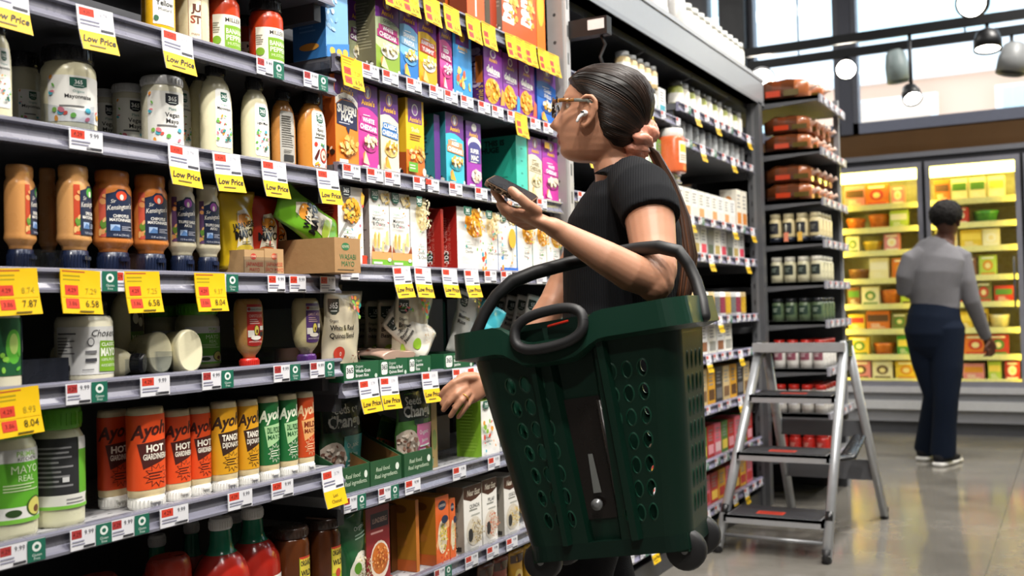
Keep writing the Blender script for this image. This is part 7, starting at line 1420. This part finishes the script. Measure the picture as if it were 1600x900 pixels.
m = MB(); fl_ = [Vector((x, y, .0)) for x, y in ring_at(0, 0, r=.045)]; m.add(fl_+[p+Vector((0, 0, -.004)) for p in fl_], [tuple(range(len(fl_))), tuple(range(len(fl_), 2*len(fl_)))[::-1]], G2_)
nf = len(fl_); m.add(fl_+[p+Vector((0, 0, -.03)) for p in fl_], [(k, nf+k, nf+(k+1) % nf, (k+1) % nf) for k in range(nf)], G2_); m.build('floor_pan', basket_m, bk)
# recessed channel with the telescopic pull, ribs beside it
m = MB(); hw0, hd0 = half(.3)
def fp(x, v, out): return Vector((x, -half(v)[1]-out, v*HB2))
xl, xr = -.060, .052
for x0, x1 in ((-.082, -.062), (.055, .078)):
    m.add([fp(x0, .0, .001), fp(x1, .0, .001), fp(x1, .93, .001), fp(x0, .93, .001), fp(x0+.005, .0, .016), fp(x1-.005, .0, .016), fp(x1-.005, .93, .016), fp(x0+.005, .93, .016)], [(4, 5, 6, 7), (0, 4, 7, 3), (5, 1, 2, 6), (3, 7, 6, 2)], G1)
m.build('rib', basket_m, bk)
m = MB(); m.add([fp(xl, .10, -.013), fp(xr, .10, -.013), fp(xr, .66, -.013), fp(xl, .66, -.013)], [(0, 1, 2, 3)], '#1b1614')
m.tube([fp(xl+.012, .12, -.006), fp(xl+.012, .64, -.006)], .006, '#2a2624', n=8).tube([fp(xr-.012, .12, -.006), fp(xr-.012, .64, -.006)], .006, '#2a2624', n=8)
m.build('pull_channel', plastic, bk)
m = MB(); q = Matrix.Translation(fp(0, .17, 0)) @ Matrix.Rotation(math.radians(90), 4, 'X'); m.lathe([(.011, -.004), (.011, .003), (.007, .003), (.007, .005), (.002, .005)], '#8a8c8e', n=16, M=q); m.build('screw', alu, bk)
m = MB(); m.add([fp(-.006, .22, -.010), fp(.010, .22, -.010), fp(.006, .40, -.010), fp(-.003, .40, -.010)], [(0, 1, 2, 3)], '#8f9290'); m.build('slider_plate', alu, bk)
# black pull loop lying at the dip, with a red button
m = MB(); pts = []
for i in range(41):
    a = 2*math.pi*i/40; e = 2.6; c, s = math.cos(a), math.sin(a); k = (abs(c)**e+abs(s)**e)**(-1/e); pts.append(Vector((-.022+.070*k*c, -half(1)[1]-.026+.010*s, HB2-.004+.034*k*s+.004*k*c)))
m.tube(pts, (.0115, .010), '#1a1a1c', n=12, cap=False, ref=(0, 1, 0)); m.build('pull_handle', rubber, bk)
MB().tube([Vector((-.035, -.118, HB2+.002)), Vector((.005, -.118, HB2+.006))], (.006, .008), '#c8301e', n=10, round_=True).build('release_button', plastic, bk)
MB().box(-.11, .045, -.125, -.085, HB2-.06, HB2+.012, G2_).build('handle_housing', basket_m, bk)
# wheels
for sx in (-1, 1):
    for sy in (-1, 1):
        wq = Matrix.Translation((sx*.145, sy*.065, -.035)) @ Matrix.Rotation(math.radians(90), 4, 'X'); mm = MB(); mm.lathe([(.012, -.014), (.034, -.014), (.038, -.009), (.038, .009), (.034, .014), (.012, .014)], '#1b1b1d', n=24, M=wq)
        wh = mm.build('wheel', rubber, bk); MB().box(sx*.145-.012, sx*.145+.012, sy*.065-.02, sy*.065+.02, -.035, .0, '#0f3526').build('wheel_fork', basket_m, bk)
        MB().tube([Vector((sx*.145, sy*.065-.018, -.035)), Vector((sx*.145, sy*.065+.018, -.035))], .006, '#9a9c9e', n=10).build('axle', alu, wh)
bk.matrix_world = Matrix.Translation(bc) @ BMx @ Matrix.Translation((0, .12, -HB2))
BW = bk.matrix_world.copy(); BI = BW.inverted()
# black carrying arch from rim to rim, hooked under the forearm
pa = BI @ at(742, 522, 2.05); pz = BI @ at(1100, 476, 2.0)
arch = [(742, 538, 2.06), (744, 520, 2.06), (757, 490, 2.06), (775, 462, 2.06), (800, 440, 2.06), (835, 426, 2.075), (880, 414, 2.10), (925, 403, 2.125), (962, 395, 2.128), (998, 389, 2.09), (1030, 386, 2.055), (1060, 393, 2.04), (1076, 414, 2.03), (1088, 440, 2.02), (1097, 472, 1.98), (1101, 494, 1.965)]
m = MB(); m.tube([BI @ at(*p) for p in arch], [(.012, .012)]*4+[(.0135, .016)]*8+[(.012, .012)]*4, '#161618', n=14, round_=True); m.build('carry_handle', rubber, bk)
